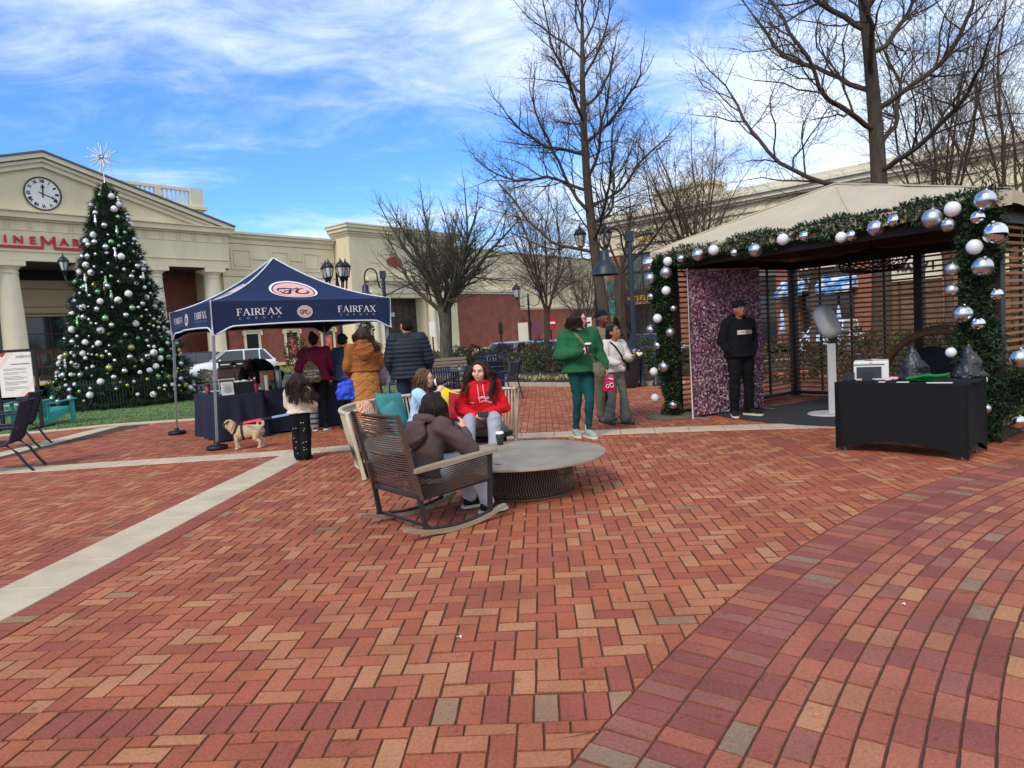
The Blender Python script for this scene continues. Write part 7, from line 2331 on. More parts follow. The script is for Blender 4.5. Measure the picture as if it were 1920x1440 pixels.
def car(loc, rz, paint, label, suv=True, group='cars parked along the street', Lc=4.65, Wc=1.86):
	"""the car's nose points along its own -y"""
	r = empty('parked_car', loc, rz, label, 'car', group)
	Hc = 1.68 if suv else 1.46
	hl, hw = Lc / 2, Wc / 2
	belt = 1.02 if suv else .9; hood = 1.02 if suv else .88
	# lower body: cross sections along the length (y, half width, bottom, top)
	secs = [(-hl, .68, .32, .62), (-hl + .07, .8, .24, .8), (-hl + .35, .9, .2, hood - .08), (-hl + .95, 1.0, .2, hood), (-hl + 1.25, 1.0, .2, belt), (0, 1.0, .2, belt + .01), (hl - .7, 1.0, .22, belt + .04), (hl - .15, .95, .28, belt + .02), (hl, .82, .38, belt - .12)]
	rings = []
	for y, k, z0, z1 in secs:
		w_ = hw * k
		rings.append([Vector(p) for p in ((-w_ * .8, y, z0), (w_ * .8, y, z0), (w_ * .97, y, z0 + .1), (w_, y, (z0 + z1) / 2 + .05), (w_ * .95, y, z1 - .06), (w_ * .8, y, z1), (0, y, z1 + .03), (-w_ * .8, y, z1), (-w_ * .95, y, z1 - .06), (-w_, y, (z0 + z1) / 2 + .05), (-w_ * .97, y, z0 + .1))])
	b_ = MB().loft(rings).build('body', paint, r)
	# glasshouse
	yb0, yb1 = -hl + 1.15, (hl - .25 if suv else hl - .75)
	yt0, yt1 = -hl + 1.95, (hl - .75 if suv else hl - 1.5)

	def ghr(z):
		t = (z - belt + .02) / (Hc - .06 - belt + .02)
		y0, y1 = yb0 + (yt0 - yb0) * t, yb1 + (yt1 - yb1) * t; w_ = hw * (.93 - .2 * t)
		return [Vector((-w_ * .9, y0, z)), Vector((0, y0 - .06, z)), Vector((w_ * .9, y0, z)), Vector((w_, y0 + .2, z)), Vector((w_, y1 - .15, z)), Vector((w_ * .9, y1, z)), Vector((0, y1 + .04, z)), Vector((-w_ * .9, y1, z)), Vector((-w_, y1 - .15, z)), Vector((-w_, y0 + .2, z))]
	g = MB().loft([ghr(belt - .02), ghr(Hc - .1)], close=False, smooth=False).build('window', cglass, r)
	rt_ = ghr(Hc - .11)
	c_ = Vector((0, (yt0 + yt1) / 2, Hc - .02))
	rf2 = [p + (c_ - p) * .18 for p in rt_]
	for p in rf2: p.z = Hc - .04
	MB().loft([rt_, [p + (c_ - p) * .05 + Vector((0, 0, .04)) for p in rt_], rf2, [p + (c_ - p) * .6 for p in rf2]], close=True).build('roof', paint, r)
	lo, hi = ghr(belt - .03), ghr(Hc - .1)
	for i in (0, 2, 5, 7): MB().bar(lo[i], hi[i], .09, .05, (lo[i] - Vector((0, lo[i].y, lo[i].z)))  .normalized()).build('pillar', paint, r)
	for s in (-1, 1):
		for yy in ((yb0 + yb1) / 2 + .05, yb1 - .75):
			MB().bar((s * hw * .935, yy, belt - .02), (s * hw * .745, yy + .03, Hc - .1), .07, .03, (s, 0, 0)).build('pillar', paint, r)
	for s in (-1, 1):
		for yy in (-hl + .88, hl - .85):
			w0 = MB().lathe([(.0, -.1), (.3, -.1), (.345, -.07), (.35, .07), (.3, .11), (.24, .105)], (s * (hw - .1), yy, .35), 22, Matrix.Rotation(s * PI / 2, 3, 'Y'), cap=False).build('wheel', tyre_m, r)
			m = MB(); m.lathe([(.0, .09), (.06, .1), (.08, .085), (.235, .075), (.25, .105)], (s * (hw - .1), yy, .35), 20, Matrix.Rotation(s * PI / 2, 3, 'Y'), cap=False); m.build('rim', rimm, w0)
			MB().lathe([(.39, .0), (.39, .02), (.34, .025)], (s * (hw - .06), yy, .36), 22, Matrix.Rotation(s * PI / 2, 3, 'Y'), cap=False).build('arch_trim', trimb, r)
		MB().ball((s * (hw + .09), yb0 + .42, belt + .06), (.1, .06, .075), 10, 6).build('mirror', paint, r)
		MB().ball((s * hw * .66, -hl + .16, hood - .22), (.2, .12, .075), 12, 6).build('headlight', lampw, r)
		MB().ball((s * hw * .78, hl - .1, belt - .1), (.14, .08, .12), 12, 6).build('tail_light', lampr, r)
		MB().box((s * hw * .985, .25, belt - .16), (.03, .2, .03)).build('handle', paint, r)
	MB().box((0, -hl + .02, .52), (hw * 1.15, .06, .2)).box((0, -hl + .0, .33), (hw * 1.3, .06, .1)).build('grille', trimb, r)
	MB().box((0, -hl - .02, .5), (.3, .012, .12)).build('number_plate', white_p, r)
	return r

def paint(name, c, metal=.4): return M(name, c, .25, .03, 2, metal=metal, coat=.8, spec=.5)

pw, ps_, pd, pbk, plb = paint('white_car_paint', (222, 224, 226), 0), paint('silver_car_paint', (170, 176, 184), .6), paint('dark_car_paint', (40, 44, 50)), paint('black_car_paint', (30, 31, 34)), paint('pale_blue_car_paint', (176, 190, 210), .4)

def cpos(px, Y, dz=0): p = at(px, 640, Y); return Vector((p.x, Y, gz(p.x, Y) - .085 + dz))

car(cpos(952, 33.5), math.radians(-26), ps_, 'silver parked car left of the slim bare tree, behind the litter bin')
car(cpos(1024, 34.5), math.radians(-26), plb, 'pale blue parked car directly behind the slim bare tree')
car(cpos(433, 38.5), math.radians(-62), pw, 'white parked car behind the tent and the brown waste bin')
car(cpos(352, 43), math.radians(-75), pbk, 'black parked car behind the decorated tree')
car(cpos(1215, 29), math.radians(-20), pd, 'dark parked car right of the bell lamp post', False)
car(cpos(1225, 36), math.radians(-60), pw, 'white parked car behind the dark one by the sandwich shop', False)
car(cpos(1560, 31.5), math.radians(-42), pw, 'white parked car seen through the back slats of the pavilion')
car(cpos(1345, 33), math.radians(-42), pbk, 'black parked car seen through the slats beside the shop pillar')

def bicycle(loc, rz, label):
	r = empty('bicycle', loc, rz, label, 'bicycle', 'bicycles parked before the brick wall')
	for y in (-.52, .52):
		w0 = MB().tube([(0, y + math.cos(a) * .33, .34 + math.sin(a) * .33) for a in [i * 2 * PI / 24 for i in range(25)]], .018, 5, cap=False).build('wheel', tyre_m, r)
		m = MB()
		for i in range(8): m.tube([(0, y, .34), (0, y + math.cos(i * PI / 4) * .32, .34 + math.sin(i * PI / 4) * .32)], .003, 3)
		m.build('spoke', rimm, w0, kind='stuff')
	MB().tube([(0, .52, .34), (0, .12, .85), (0, -.38, .82), (0, .0, .3), (0, .12, .85)], .018, 6).tube([(0, .52, .34), (0, 0, .3)], .012, 6).tube([(0, -.52, .34), (0, -.36, .95)], .018, 6).tube([(0, .12, .85), (0, .15, .95)], .014, 6).build('frame', pbk, r)
	MB().box((0, .17, .97), (.14, .26, .05)).build('saddle', trimb, r)
	MB().tube([(-.28, -.5, 1.0), (-.24, -.38, 1.04), (0, -.36, 1.0), (.24, -.38, 1.04), (.28, -.5, 1.0)], .014, 6).build('handlebar', trimb, r)
	return r

bicycle(cpos(892, 33, .08), .4, 'black bicycle, left of two standing beside the silver car'); bicycle(cpos(905, 33.2, .08), .5, 'black bicycle, right of two standing beside the silver car')

# ================================================================== PEOPLE
def _capsule(m, a, ra, b, rb, n=14):
	a, b = Vector(a), Vector(b)
	d = b - a
	if d.length < 1e-4:
		return m.ball(a, ra, n, 8)
	x, y, d = axes(d)
	rings = []
	for k in range(4):
		t = -PI / 2 + (PI / 2) * (k + .15) / 4
		rings.append((a + d * math.sin(t) * ra, math.cos(t) * ra))
	for k in range(5):
		t = k / 4; rings.append((a.lerp(b, t), ra + (rb - ra) * t))
	for k in range(4):
		t = (PI / 2) * (k + .85) / 4; rings.append((b + d * math.sin(t) * rb, math.cos(t) * rb))
	return m.loft([[c + (x * math.cos(q) + y * math.sin(q)) * r for q in [i * 2 * PI / n for i in range(n)]] for c, r in rings])

def _sec(m, secs, n=20):
	"""closed loft: secs = (centre, x half axis vector, y half axis vector)"""
	return m.loft([[c + xa * math.copysign(abs(math.cos(q)) ** .85, math.cos(q)) + ya * math.copysign(abs(math.sin(q)) ** .85, math.sin(q)) for q in [i * 2 * PI / n for i in range(n)]] for c, xa, ya in secs])

TEX = {}

def clouds(scale):
	if scale not in TEX:
		t = bpy.data.textures.new('folds', 'CLOUDS'); t.noise_scale = scale; t.noise_depth = 2; TEX[scale] = t
	return TEX[scale]

def folds(amp, seed, kz=34.0):
	"""creases that run round the body and limbs, broken into patches"""
	rs_ = np.random.RandomState(seed); p = rs_.uniform(0, 6, 8)

	def f(co):
		x, y, z = co[:, 0], co[:, 1], co[:, 2]
		ph = z * kz + 2.6 * np.sin(x * 9 + p[0]) + 2.2 * np.sin(y * 11 + p[1]) + x * (10 * np.sin(p[2])) + 1.5 * np.sin(z * 13 + x * 8 + p[3])
		ph2 = z * kz * .55 + x * 20 * np.sin(p[4]) + y * 16 * np.cos(p[4]) + 2.0 * np.sin(z * 7 + p[5])
		m1 = np.clip(.5 + .9 * np.sin(x * 7 + z * 5.3 + p[6]) * np.sin(y * 8 - z * 4.1 + p[7]), 0, 1)
		return amp * ((.5 + .5 * np.sin(ph)) ** 3 * m1 + .8 * (.5 + .5 * np.sin(ph2)) ** 3 * (1 - m1)) - amp * .3
	return f

def solid(name, fill, mat, parent, voxel=.012, smooth=4, disp=None, fn=None):
	"""fill(MB) adds overlapping closed shapes; they are fused into one continuous skin"""
	m = MB(); fill(m)
	o = m.build(name, mat, parent)
	r = o.modifiers.new('r', 'REMESH'); r.mode = 'VOXEL'; r.voxel_size = voxel
	s = o.modifiers.new('s', 'SMOOTH'); s.factor = .5; s.iterations = smooth
	for sc_, st in (disp or []):
		d = o.modifiers.new('d', 'DISPLACE'); d.texture = clouds(sc_); d.strength = st; d.mid_level = .5; d.texture_coords = 'LOCAL'
	apply_mods(o)
	me = o.data
	me.polygons.foreach_set('use_smooth', np.ones(len(me.polygons), dtype=bool))
	if fn is not None:
		n = len(me.vertices); co_ = np.empty(n * 3, np.float32); no = np.empty(n * 3, np.float32)
		me.vertices.foreach_get('co', co_); me.vertices.foreach_get('normal', no)
		co_ = co_.reshape(-1, 3); no = no.reshape(-1, 3)
		me.vertices.foreach_set('co', (co_ + no * fn(co_)[:, None]).ravel()); me.update()
	return o

def skin(name, c): return M(name, c, .5, .06, 14, .05, 120, spec=.4, hue=(min(c[0] + 8, 255), c[1] - 6, c[2] - 6))

SK_L, SK_M, SK_D, SK_B = skin('skin_fair', (226, 178, 156)), skin('skin_tan', (196, 140, 110)), skin('skin_deep', (92, 60, 46)), skin('skin_brown', (150, 100, 72))

def hairm(name, c, c2=None): return M(name, c, .62, .3, 26, .7, 60, spec=.22, stretch=(3, 3, .5), hue=c2)

HB, HK, HBR, HL_ = hairm('hair_brown', (58, 40, 31), (78, 55, 41)), hairm('hair_black', (26, 21, 20)), hairm('hair_dark_brown', (46, 33, 28), (60, 43, 35)), hairm('hair_light_brown', (92, 66, 48), (116, 86, 62))
eye_w, eye_d, lip_m = M('eye_white', (196, 186, 178), .3, .03), M('eye_dark', (40, 28, 24), .2, .03), M('lips', (196, 122, 110), .5, .05)

def cloth(name, c, var=.1, bump=.25, bs=70, rough=.9): return M(name, c, rough, var, 7, bump, bs, spec=.2)

def stand(H, **kw):
	s = H / 1.7
	P = dict(pel=(0, 0, .93), neck=(0, .01, 1.43), head=(0, -.025, 1.585), shL=(.175, .015, 1.385), elL=(.225, .03, 1.11), wrL=(.225, -.05, .87),
			 shR=(-.175, .015, 1.385), elR=(-.225, .03, 1.11), wrR=(-.225, -.05, .87), hipL=(.085, 0, .90), knL=(.095, -.015, .49), anL=(.1, .02, .085),
			 hipR=(-.085, 0, .90), knR=(-.095, -.015, .49), anR=(-.1, .02, .085))
	P.update(kw)
	return {k: Vector(v) * s for k, v in P.items()}, s

def sit(H, seat, lean=.06, **kw):
	s = H / 1.7
	P = dict(pel=(0, 0, .1), neck=(0, -lean, .58), head=(0, -lean - .05, .735), shL=(.17, -lean + .01, .54), elL=(.235, -.06 - lean, .29), wrL=(.1, -.26 - lean, .2),
			 shR=(-.17, -lean + .01, .54), elR=(-.235, -.06 - lean, .29), wrR=(-.1, -.26 - lean, .2), hipL=(.09, -.03, .08), knL=(.13, -.42, .08), hipR=(-.09, -.03, .08), knR=(-.13, -.42, .08))
	P.update({k: v for k, v in kw.items() if k not in ('anL', 'anR')})
	Q = {k: Vector(v) * s + Vector((0, 0, seat)) for k, v in P.items()}
	for k, x in (('anL', 1), ('anR', -1)):
		Q[k] = Vector(kw[k]) if k in kw else Vector((x * .13 * s, -.46 * s, .085 * s))
	return Q, s

def hand(m, wr, el, s, side, curl=.5, dirn=None, nrm=None):
	"""palm, four unequal fingers bent at the knuckles, thumb from the side of the palm"""
	d = (Vector(dirn) if dirn is not None else (wr - el)).normalized()
	n = Vector(nrm) if nrm is not None else Vector((-side, 0, 0))
	n = (n - d * n.dot(d)); n = n.normalized() if n.length > .05 else axes(d)[0]
	t = d.cross(n) * 1.0                                    # across the palm
	if nrm is None and t.y > 0: t = -t                       # thumb leads forward
	_sec(m, [(wr - d * .01 * s, t * .028 * s, n * .02 * s), (wr + d * .03 * s, t * .036 * s, n * .017 * s), (wr + d * .085 * s, t * .042 * s, n * .014 * s)], 12)
	for k, l in enumerate((.07, .08, .074, .056)):
		b = wr + d * (.08 - .004 * abs(k - 1)) * s + t * (.03 - .02 * k) * s
		a1, a2 = curl * .9, curl * 2.0
		d1_ = d * math.cos(a1) + n * math.sin(a1); d2_ = d * math.cos(a2) + n * math.sin(a2)
		k1 = b + d1_ * l * .5 * s; k2 = k1 + d2_ * l * .5 * s
		_capsule(m, b - d * .012 * s, .0095 * s, k1, .0088 * s, 8); _capsule(m, k1, .0088 * s, k2, .0072 * s, 8)
	b = wr + d * .025 * s + t * .03 * s; th = (d * .7 + t * .75 + n * .35).normalized()
	_capsule(m, b, .012 * s, b + th * .038 * s, .0105 * s, 8); _capsule(m, b + th * .038 * s, .0105 * s, b + th * .038 * s + (d * .85 + t * .2 + n * .4).normalized() * .03 * s, .0085 * s, 8)

class Person:
	def __init__(s, loc, rz, pose, label, skinm, yaw=0.0, pitch=0.0, tilt=0.0, heavy=1.0, head_k=1.0, voxel=.0115, hands=None, group=None, male=False):
		s.P, s.s = pose
		s.k = s.s * heavy
		s.root = empty('person', loc, rz, label, 'person', group)
		P, q = s.P, s.s
		s.hk = head_k * (q ** .45 if q < 1 else q ** .8)
		Rh = Matrix.Rotation(math.radians(yaw), 3, 'Z') @ Matrix.Rotation(math.radians(-pitch), 3, 'X') @ Matrix.Rotation(math.radians(tilt), 3, 'Y')
		s.hf, s.hu, s.hr = Rh @ Vector((0, -1, 0)), Rh @ Vector((0, 0, 1)), Rh @ Vector((1, 0, 0))
		s.hc = P['head']; s.Rh = Rh
		hands = hands or {}

		def fill(m):
			hk = s.hk
			hp = lambda x, f, u: s.hc + (s.hr * x + s.hf * f + s.hu * u) * hk
			m.ball(hp(0, -.012, .03), (.077 * hk, .094 * hk, .086 * hk), 20, 14, Rh)
			m.ball(hp(0, .022, -.045), (.064 * hk, .06 * hk, .072 * hk), 18, 12, Rh)
			m.ball(hp(0, .05, -.085), (.03 * hk, .03 * hk, .028 * hk), 12, 8, Rh)
			for x in (-1, 1):
				m.ball(hp(x * .04, .056, -.032), (.03 * hk, .025 * hk, .03 * hk), 12, 8, Rh)
				m.ball(hp(x * .076, -.012, -.01), (.012 * hk, .022 * hk, .033 * hk), 10, 8, Rh)
			_capsule(m, hp(0, .08, .012), .010 * hk, hp(0, .098, -.026), .0165 * hk, 10)
			_capsule(m, hp(-.035, .076, .026), .012 * hk, hp(.035, .076, .026), .012 * hk, 8)
			_capsule(m, hp(-.014, .083, -.06), .009 * hk, hp(.014, .083, -.06), .009 * hk, 8)
			_capsule(m, P['neck'] - s.hu * .03 * q, .056 * q, s.hc - s.hu * .06 * hk - s.hf * .01, .05 * hk)
			s.torso(m, .94, skin_=True)
			for S in 'LR':
				_capsule(m, P['sh' + S], .055 * q, P['el' + S], .04 * q); _capsule(m, P['el' + S], .04 * q, P['wr' + S], .027 * q)
				_capsule(m, P['hip' + S], .078 * s.k, P['kn' + S], .054 * q); _capsule(m, P['kn' + S], .052 * q, P['an' + S], .034 * q)
				if hands.get(S, True) is not None:
					h = hands.get(S, {}) or {}
					hand(m, P['wr' + S], P['el' + S], q * .96, 1 if S == 'L' else -1, h.get('curl', .45), h.get('d'), h.get('n'))
				_capsule(m, P['an' + S] + Vector((0, 0, -.03 * q)), .03 * q, P['an' + S] + s.toe(S) * .12 * q + Vector((0, 0, -.05 * q)), .028 * q)
		s.body = solid('body', fill, skinm, s.root, voxel, 2)

	def toe(s, S):
		return getattr(s, 'toes', {}).get(S, Vector((.12 if S == 'L' else -.12, -1, 0))).normalized()

	def torso(s, m, k=1.0, skin_=False, hem=None, hemk=1.0, belly=1.0):
		P, q, kk = s.P, s.s, s.k * k
		pel, neck = P['pel'], P['neck']; ax = neck - pel
		xs_ = (P['hipL'] - P['hipR']); xs_.normalize(); xt_ = (P['shL'] - P['shR']).normalized()
		secs = []
		st = [(-.12, .165, .115), (0, .17, .122), (.2, .15, .112 * belly), (.4, .145, .112), (.62, .16, .118), (.82, .165, .105), (.93, .13, .08), (1.0, .07, .06)]
		if hem is not None:
			st = [(hem, .17 * hemk, .125 * hemk)] + [a for a in st if a[0] > hem + .05]
		for t, rx, ry in st:
			x = xs_.lerp(xt_, min(max(t, 0), 1)).normalized(); y = ax.normalized().cross(x).normalized()
			secs.append((pel + ax * t, x * rx * kk, y * ry * kk))
		_sec(m, secs)

	def face(s, lips=True, brows=True, browm=None, glasses=None, beard=None):
		hk = s.hk; hp = lambda x, f, u: s.hc + (s.hr * x + s.hf * f + s.hu * u) * hk
		for x in (-1, 1):
			m = MB(); m.ball(hp(x * .032, .0795, .002), (.0145 * hk, .008 * hk, .0058 * hk), 12, 8, s.Rh); m.cur = 1
			m.ball(hp(x * .032, .0845, .0015), (.0066 * hk, .005 * hk, .0062 * hk), 10, 8, s.Rh); m.build('eye', [eye_w, eye_d], s.root)
			if brows:
				MB().tube([hp(x * .016, .0895, .02), hp(x * .034, .089, .026), hp(x * .052, .078, .021)], [.003 * hk, .0042 * hk, .002 * hk], 6).build('eyebrow', browm or HK, s.root)
		if lips:
			m = MB(); m.ball(hp(0, .0865, -.059), (.022 * hk, .008 * hk, .0045 * hk), 12, 6, s.Rh); m.ball(hp(0, .086, -.067), (.018 * hk, .008 * hk, .0052 * hk), 12, 6, s.Rh); m.build('lips', lip_m, s.root)
		if glasses:
			m = MB()
			for x in (-1, 1):
				m.tube([hp(x * .033 + math.cos(a) * .024, .1, .002 + math.sin(a) * .018) for a in [i * PI / 8 for i in range(17)]], .0022 * hk, 5)
				m.tube([hp(x * .056, .1, .006), hp(x * .078, -.0, .008)], .002 * hk, 4)
			m.tube([hp(-.01, .1, .004), hp(.01, .1, .004)], .002 * hk, 4); m.build('glasses', glasses, s.root)

	def top(s, name, mat, k=1.12, sleeve=1.25, cuff=.92, hem=-.1, hemk=1.08, hood=False, collar=True, voxel=.013, disp=((.2, .035),), fn=None, belly=1.0, sl_end=.94, shoulder=1.0):
		P, q = s.P, s.s

		def fill(m):
			s.torso(m, k, hem=hem, hemk=hemk, belly=belly)
			for S in 'LR':
				sh, el, wr = P['sh' + S], P['el' + S], P['wr' + S]
				r = .066 * q * sleeve
				_capsule(m, sh, r * 1.02 * shoulder, el, r * .86)
				w2 = el.lerp(wr, sl_end)
				_capsule(m, el, r * .88, el.lerp(w2, .75), r * .72); _capsule(m, el.lerp(w2, .7), r * .78, w2, .034 * q * max(sleeve * .9, 1) * cuff)
				_capsule(m, P['neck'].lerp(sh, .35) - Vector((0, 0, .01)), .055 * q * k, sh, .062 * q * sleeve)
			if collar: _capsule(m, P['neck'] - s.hu * .045 * q, .075 * q, P['neck'] + Vector((0, 0, .0)), .066 * q)
		if hood:
			ax_ = (P['neck'] - P['pel']).normalized(); back = -s.body_fwd(); sx_ = (P['shL'] - P['shR']).normalized()
			N_ = P['neck'] + back * .015 * q

			def hfill(m):
				ring = [N_ + (sx_ * math.cos(a) * .098 + back * (math.sin(a) * .095 + .01) + Vector((0, 0, .02 + .03 * math.sin(a)))) * q for a in [(-.32 + 1.64 * i / 12) * PI for i in range(13)]]
				for i, (u, v) in enumerate(zip(ring, ring[1:])): _capsule(m, u, (.03 + .016 * math.sin(PI * i / 12)) * q, v, (.03 + .016 * math.sin(PI * (i + 1) / 12)) * q, 10)
				c = N_ + (back * .155 - ax_ * .1) * q; y = ax_.cross(sx_).normalized()
				_sec(m, [(c + ax_ * .12 * q, sx_ * .125 * q, y * .045 * q), (c + ax_ * .04 * q, sx_ * .15 * q, y * .06 * q), (c - ax_ * .06 * q, sx_ * .12 * q, y * .055 * q), (c - ax_ * .13 * q, sx_ * .05 * q, y * .03 * q)], 18)
			solid('hood', hfill, mat, s.root, .01, 3, ((.12, .02),), folds(.01 * q, 5, 60))
		o = solid(name, fill, mat, s.root, voxel, 4, disp, fn or folds(.015 * s.s, len(s.root['label'])))
		s.top_o = o
		return o

	def body_fwd(s): return Vector((0, -1, 0))

	def trousers(s, name, mat, thigh=1.15, shin=1.2, flare=1.0, voxel=.0135, disp=((.18, .02),), end=.95):
		P, q = s.P, s.s

		def fill(m):
			pel = P['pel']; x = (P['hipL'] - P['hipR']).normalized(); up = (P['neck'] - pel).normalized(); y = up.cross(x)
			kk = s.k
			_sec(m, [(pel - up * .09 * q, x * .15 * kk, y * .11 * kk), (pel, x * .168 * kk, y * .122 * kk), (pel + up * .12 * q, x * .15 * kk, y * .112 * kk)])
			for S in 'LR':
				h, k_, a = P['hip' + S], P['kn' + S], P['an' + S]
				_capsule(m, h, .088 * s.k * thigh, k_, .06 * q * shin); _capsule(m, k_, .06 * q * shin, k_.lerp(a, end), .042 * q * shin * flare)
		return solid(name, fill, mat, s.root, voxel, 4, disp, folds(.009 * s.s, len(s.root['label']) + 3, 46))

	def shoes(s, mat, sole, k=1.0, laces=None):
		for S in 'LR':
			a = s.P['an' + S]; t = s.toe(S); q = s.s * k; x = Vector((-t.y, t.x, 0))
			g = a + Vector((0, 0, -.085 * s.s))
			up = Vector((0, 0, 1))

			def fill(m, a=a, t=t, x=x, g=g, q=q):
				_sec(m, [(g - t * .07 * q + up * .05, x * .03 * q, up * .035 * q), (g - t * .04 * q + up * .055 * q, x * .038 * q, up * .05 * q), (g + t * .05 * q + up * .05 * q, x * .042 * q, up * .044 * q), (g + t * .13 * q + up * .04 * q, x * .045 * q, up * .034 * q), (g + t * .185 * q + up * .033 * q, x * .032 * q, up * .022 * q)], 14)
				_capsule(m, a - up * .03 * q, .043 * q, a + up * .01 * q - t * .005, .042 * q)
			o = solid('shoe', fill, mat, s.root, .011, 3)
			m = MB(); pts = [(-.085, .03), (-.07, .042), (0, .04), (.08, .05), (.15, .046), (.195, .022)]
			ring = [g + t * a_ * q + x * b_ * q for a_, b_ in pts] + [g + t * a_ * q - x * b_ * q for a_, b_ in pts[::-1]]
			m.loft([[p + up * .001 for p in ring], [p + up * .026 * q for p in ring]], smooth=False); m.build('sole', sole, o)
			if laces:
				m = MB()
				for i in range(4): c = g + t * (.03 + .025 * i) * q + up * (.098 - .012 * i) * q; m.bar(c - x * .022 * q, c + x * .022 * q, .006, .006)
				m.build('lace', laces, o, kind='stuff')

	def hair(s, style, mat, L=.35, seed=1, spread=1.0, wide=1.0, wave=1.0, rough=1.0, n=22, fwd=.0, part=0.0, wind=Vector((0, 0, 0)), open_=1.15, voxel=.0095):
		hk = s.hk; rr = random.Random(seed); hp = lambda x, f, u: s.hc + (s.hr * x + s.hf * f + s.hu * u) * hk
		bk_ = -s.hf

		def fill(m):
			m.ball(hp(0, -.03, .042), (.086 * hk * wide, .092 * hk, .086 * hk), 20, 14, s.Rh)
			m.ball(hp(0, -.05, .0), (.08 * hk * wide, .07 * hk, .085 * hk), 16, 12, s.Rh)
			for x in (-1, 1): _capsule(m, hp(x * .012, .052, .098), .018 * hk, hp(x * .074, .02, .03), .02 * hk)
			if style in ('long', 'bob'):
				for k in range(n):
					a = -PI + open_ * .5 + (2 * PI - open_) * (k + .5) / n        # 0 = back
					a = (k + .5) / n * (2 * PI - open_ * 1.35) - (PI - open_ * .675)
					d = (bk_ * math.cos(a) + s.hr * math.sin(a))
					p = hp(0, -.015, .03) + (bk_ * math.cos(a) + s.hr * math.sin(a) * wide) * .08 * hk
					pts = [hp(0, -.01, .1) + d * .03 * hk, p]
					rr_ = [.022 * hk, .028 * hk]
					ln = L * rr.uniform(.82, 1.1) * (1.0 if abs(a) < 2 else .92); ph = rr.uniform(0, 6)
					st = 7
					for i in range(1, st + 1):
						t = i / st
						q = p + d * (.012 + .05 * t * spread) * hk + Vector((0, 0, -ln * t)) + Vector((math.sin(ph + t * 8), math.cos(ph + t * 7), 0)) * .014 * spread * wave + wind * t * t + s.hf * fwd * t * (1 if abs(a) > 1.6 else 0)
						pts.append(q); rr_.append((.031 - .017 * t) * hk)
					for i in range(len(pts) - 1): _capsule(m, pts[i], rr_[i], pts[i + 1], rr_[i + 1], 8)
			if style == 'bun':
				m.ball(hp(0, -.07, .13), (.045 * hk, .045 * hk, .042 * hk), 12, 8); _capsule(m, hp(0, -.1, -.01), .05 * hk, hp(0, -.08, -.05), .03 * hk)
			if style == 'short':
				_capsule(m, hp(-.05, -.06, -.03), .035 * hk, hp(.05, -.06, -.03), .035 * hk)
			if style == 'braids':
				for k in range(9):
					x = -.05 + .0125 * k; _capsule(m, hp(x * 1.2, .05 - abs(x) * .5, .1), .01 * hk, hp(x * .6, -.11, .02), .013 * hk, 8)
				_capsule(m, hp(0, -.1, .02), .04 * hk, hp(0, -.14, -.04), .035 * hk); _capsule(m, hp(0, -.14, -.04), .035 * hk, hp(0, -.13, -.12), .02 * hk)
		if style in ('long', 'bob'):
			lines = []
			ns = 200
			for k in range(ns):
				a = (rr.random() * 2 - 1) * (PI - open_ * .66)
				e = bk_ * math.cos(a) + s.hr * math.sin(a) * wide
				d = bk_ * math.cos(a) + s.hr * math.sin(a)
				ph = rr.uniform(0, 6); ln = L * rr.uniform(.75, 1.06); off = rr.uniform(.004, .02)
				P_ = [hp(0, -.01, .128) + e * .012 * hk, hp(0, -.012, .105) + e * .06 * hk, hp(0, -.015, .04) + e * (.098 + off * .4) * hk]
				for i in range(1, 8):
					t = i / 7
					P_.append(hp(0, -.015, .03) + e * .1 * hk + d * (.012 + .05 * t * spread + off) * hk + Vector((0, 0, -ln * t)) + Vector((math.sin(ph + t * 9), math.cos(ph + t * 8), 0)) * .016 * spread * wave + wind * t * t + s.hf * fwd * t * (1 if abs(a) > 1.6 else 0))
				lines.append((np.array([tuple(q) for q in P_]), np.linspace(.0036, .0012, len(P_))))
			V, F = tubes_np(lines, lambda r: 3)
			np_mesh('hair_strands', V, F, mat, s.root, kind='stuff', smooth=True)
		return solid('hair', fill, mat, s.root, voxel, 2, ((.03, .008 * rough), (.012, .005 * rough)))

	def beanie(s, mat):
		hk = s.hk; hp = lambda x, f, u: s.hc + (s.hr * x + s.hf * f + s.hu * u) * hk

		def fill(m):
			m.ball(hp(0, -.012, .062), (.09 * hk, .104 * hk, .085 * hk), 20, 14, s.Rh)
			m.ball(hp(0, -.012, .05), (.098 * hk, .112 * hk, .03 * hk), 20, 10, s.Rh)
		o = solid('beanie', fill, mat, s.root, .009, 2, ((.02, .004),))
		return o

	def drape_print(s, build, mat, name, on=None, depth=.004):
		"""flat print: a mesh in (x, z) pushed onto the garment from the front"""
		on = on or s.top_o
		m = MB(); build(m)
		me = m.mesh(name)
		for v in me.vertices:
			ok, hit, nrm_, i = on.ray_cast(Vector((v.co.x, -2, v.co.z)), Vector((0, 1, 0)))
			v.co = Vector((v.co.x, (hit.y if ok else -.2) - depth - v.co.y, v.co.z))
		return link_mesh(name, me, mat, s.root)

	def drape_text(s, txt, size, x, z, mat, name='print', on=None, depth=.005, tilt=0.0):
		on = on or s.top_o
		o = text_mesh(name, txt, size, mat, s.root, Matrix.Translation((x, 0, z)) @ Matrix.Rotation(PI / 2, 4, 'X') @ Matrix.Rotation(tilt, 4, 'Z'), 0.0)
		for v in o.data.vertices:
			ok, hit, n_, i = on.ray_cast(Vector((v.co.x, -2, v.co.z)), Vector((0, 1, 0)))
			v.co.y = (hit.y if ok else -.2) - depth
		return o

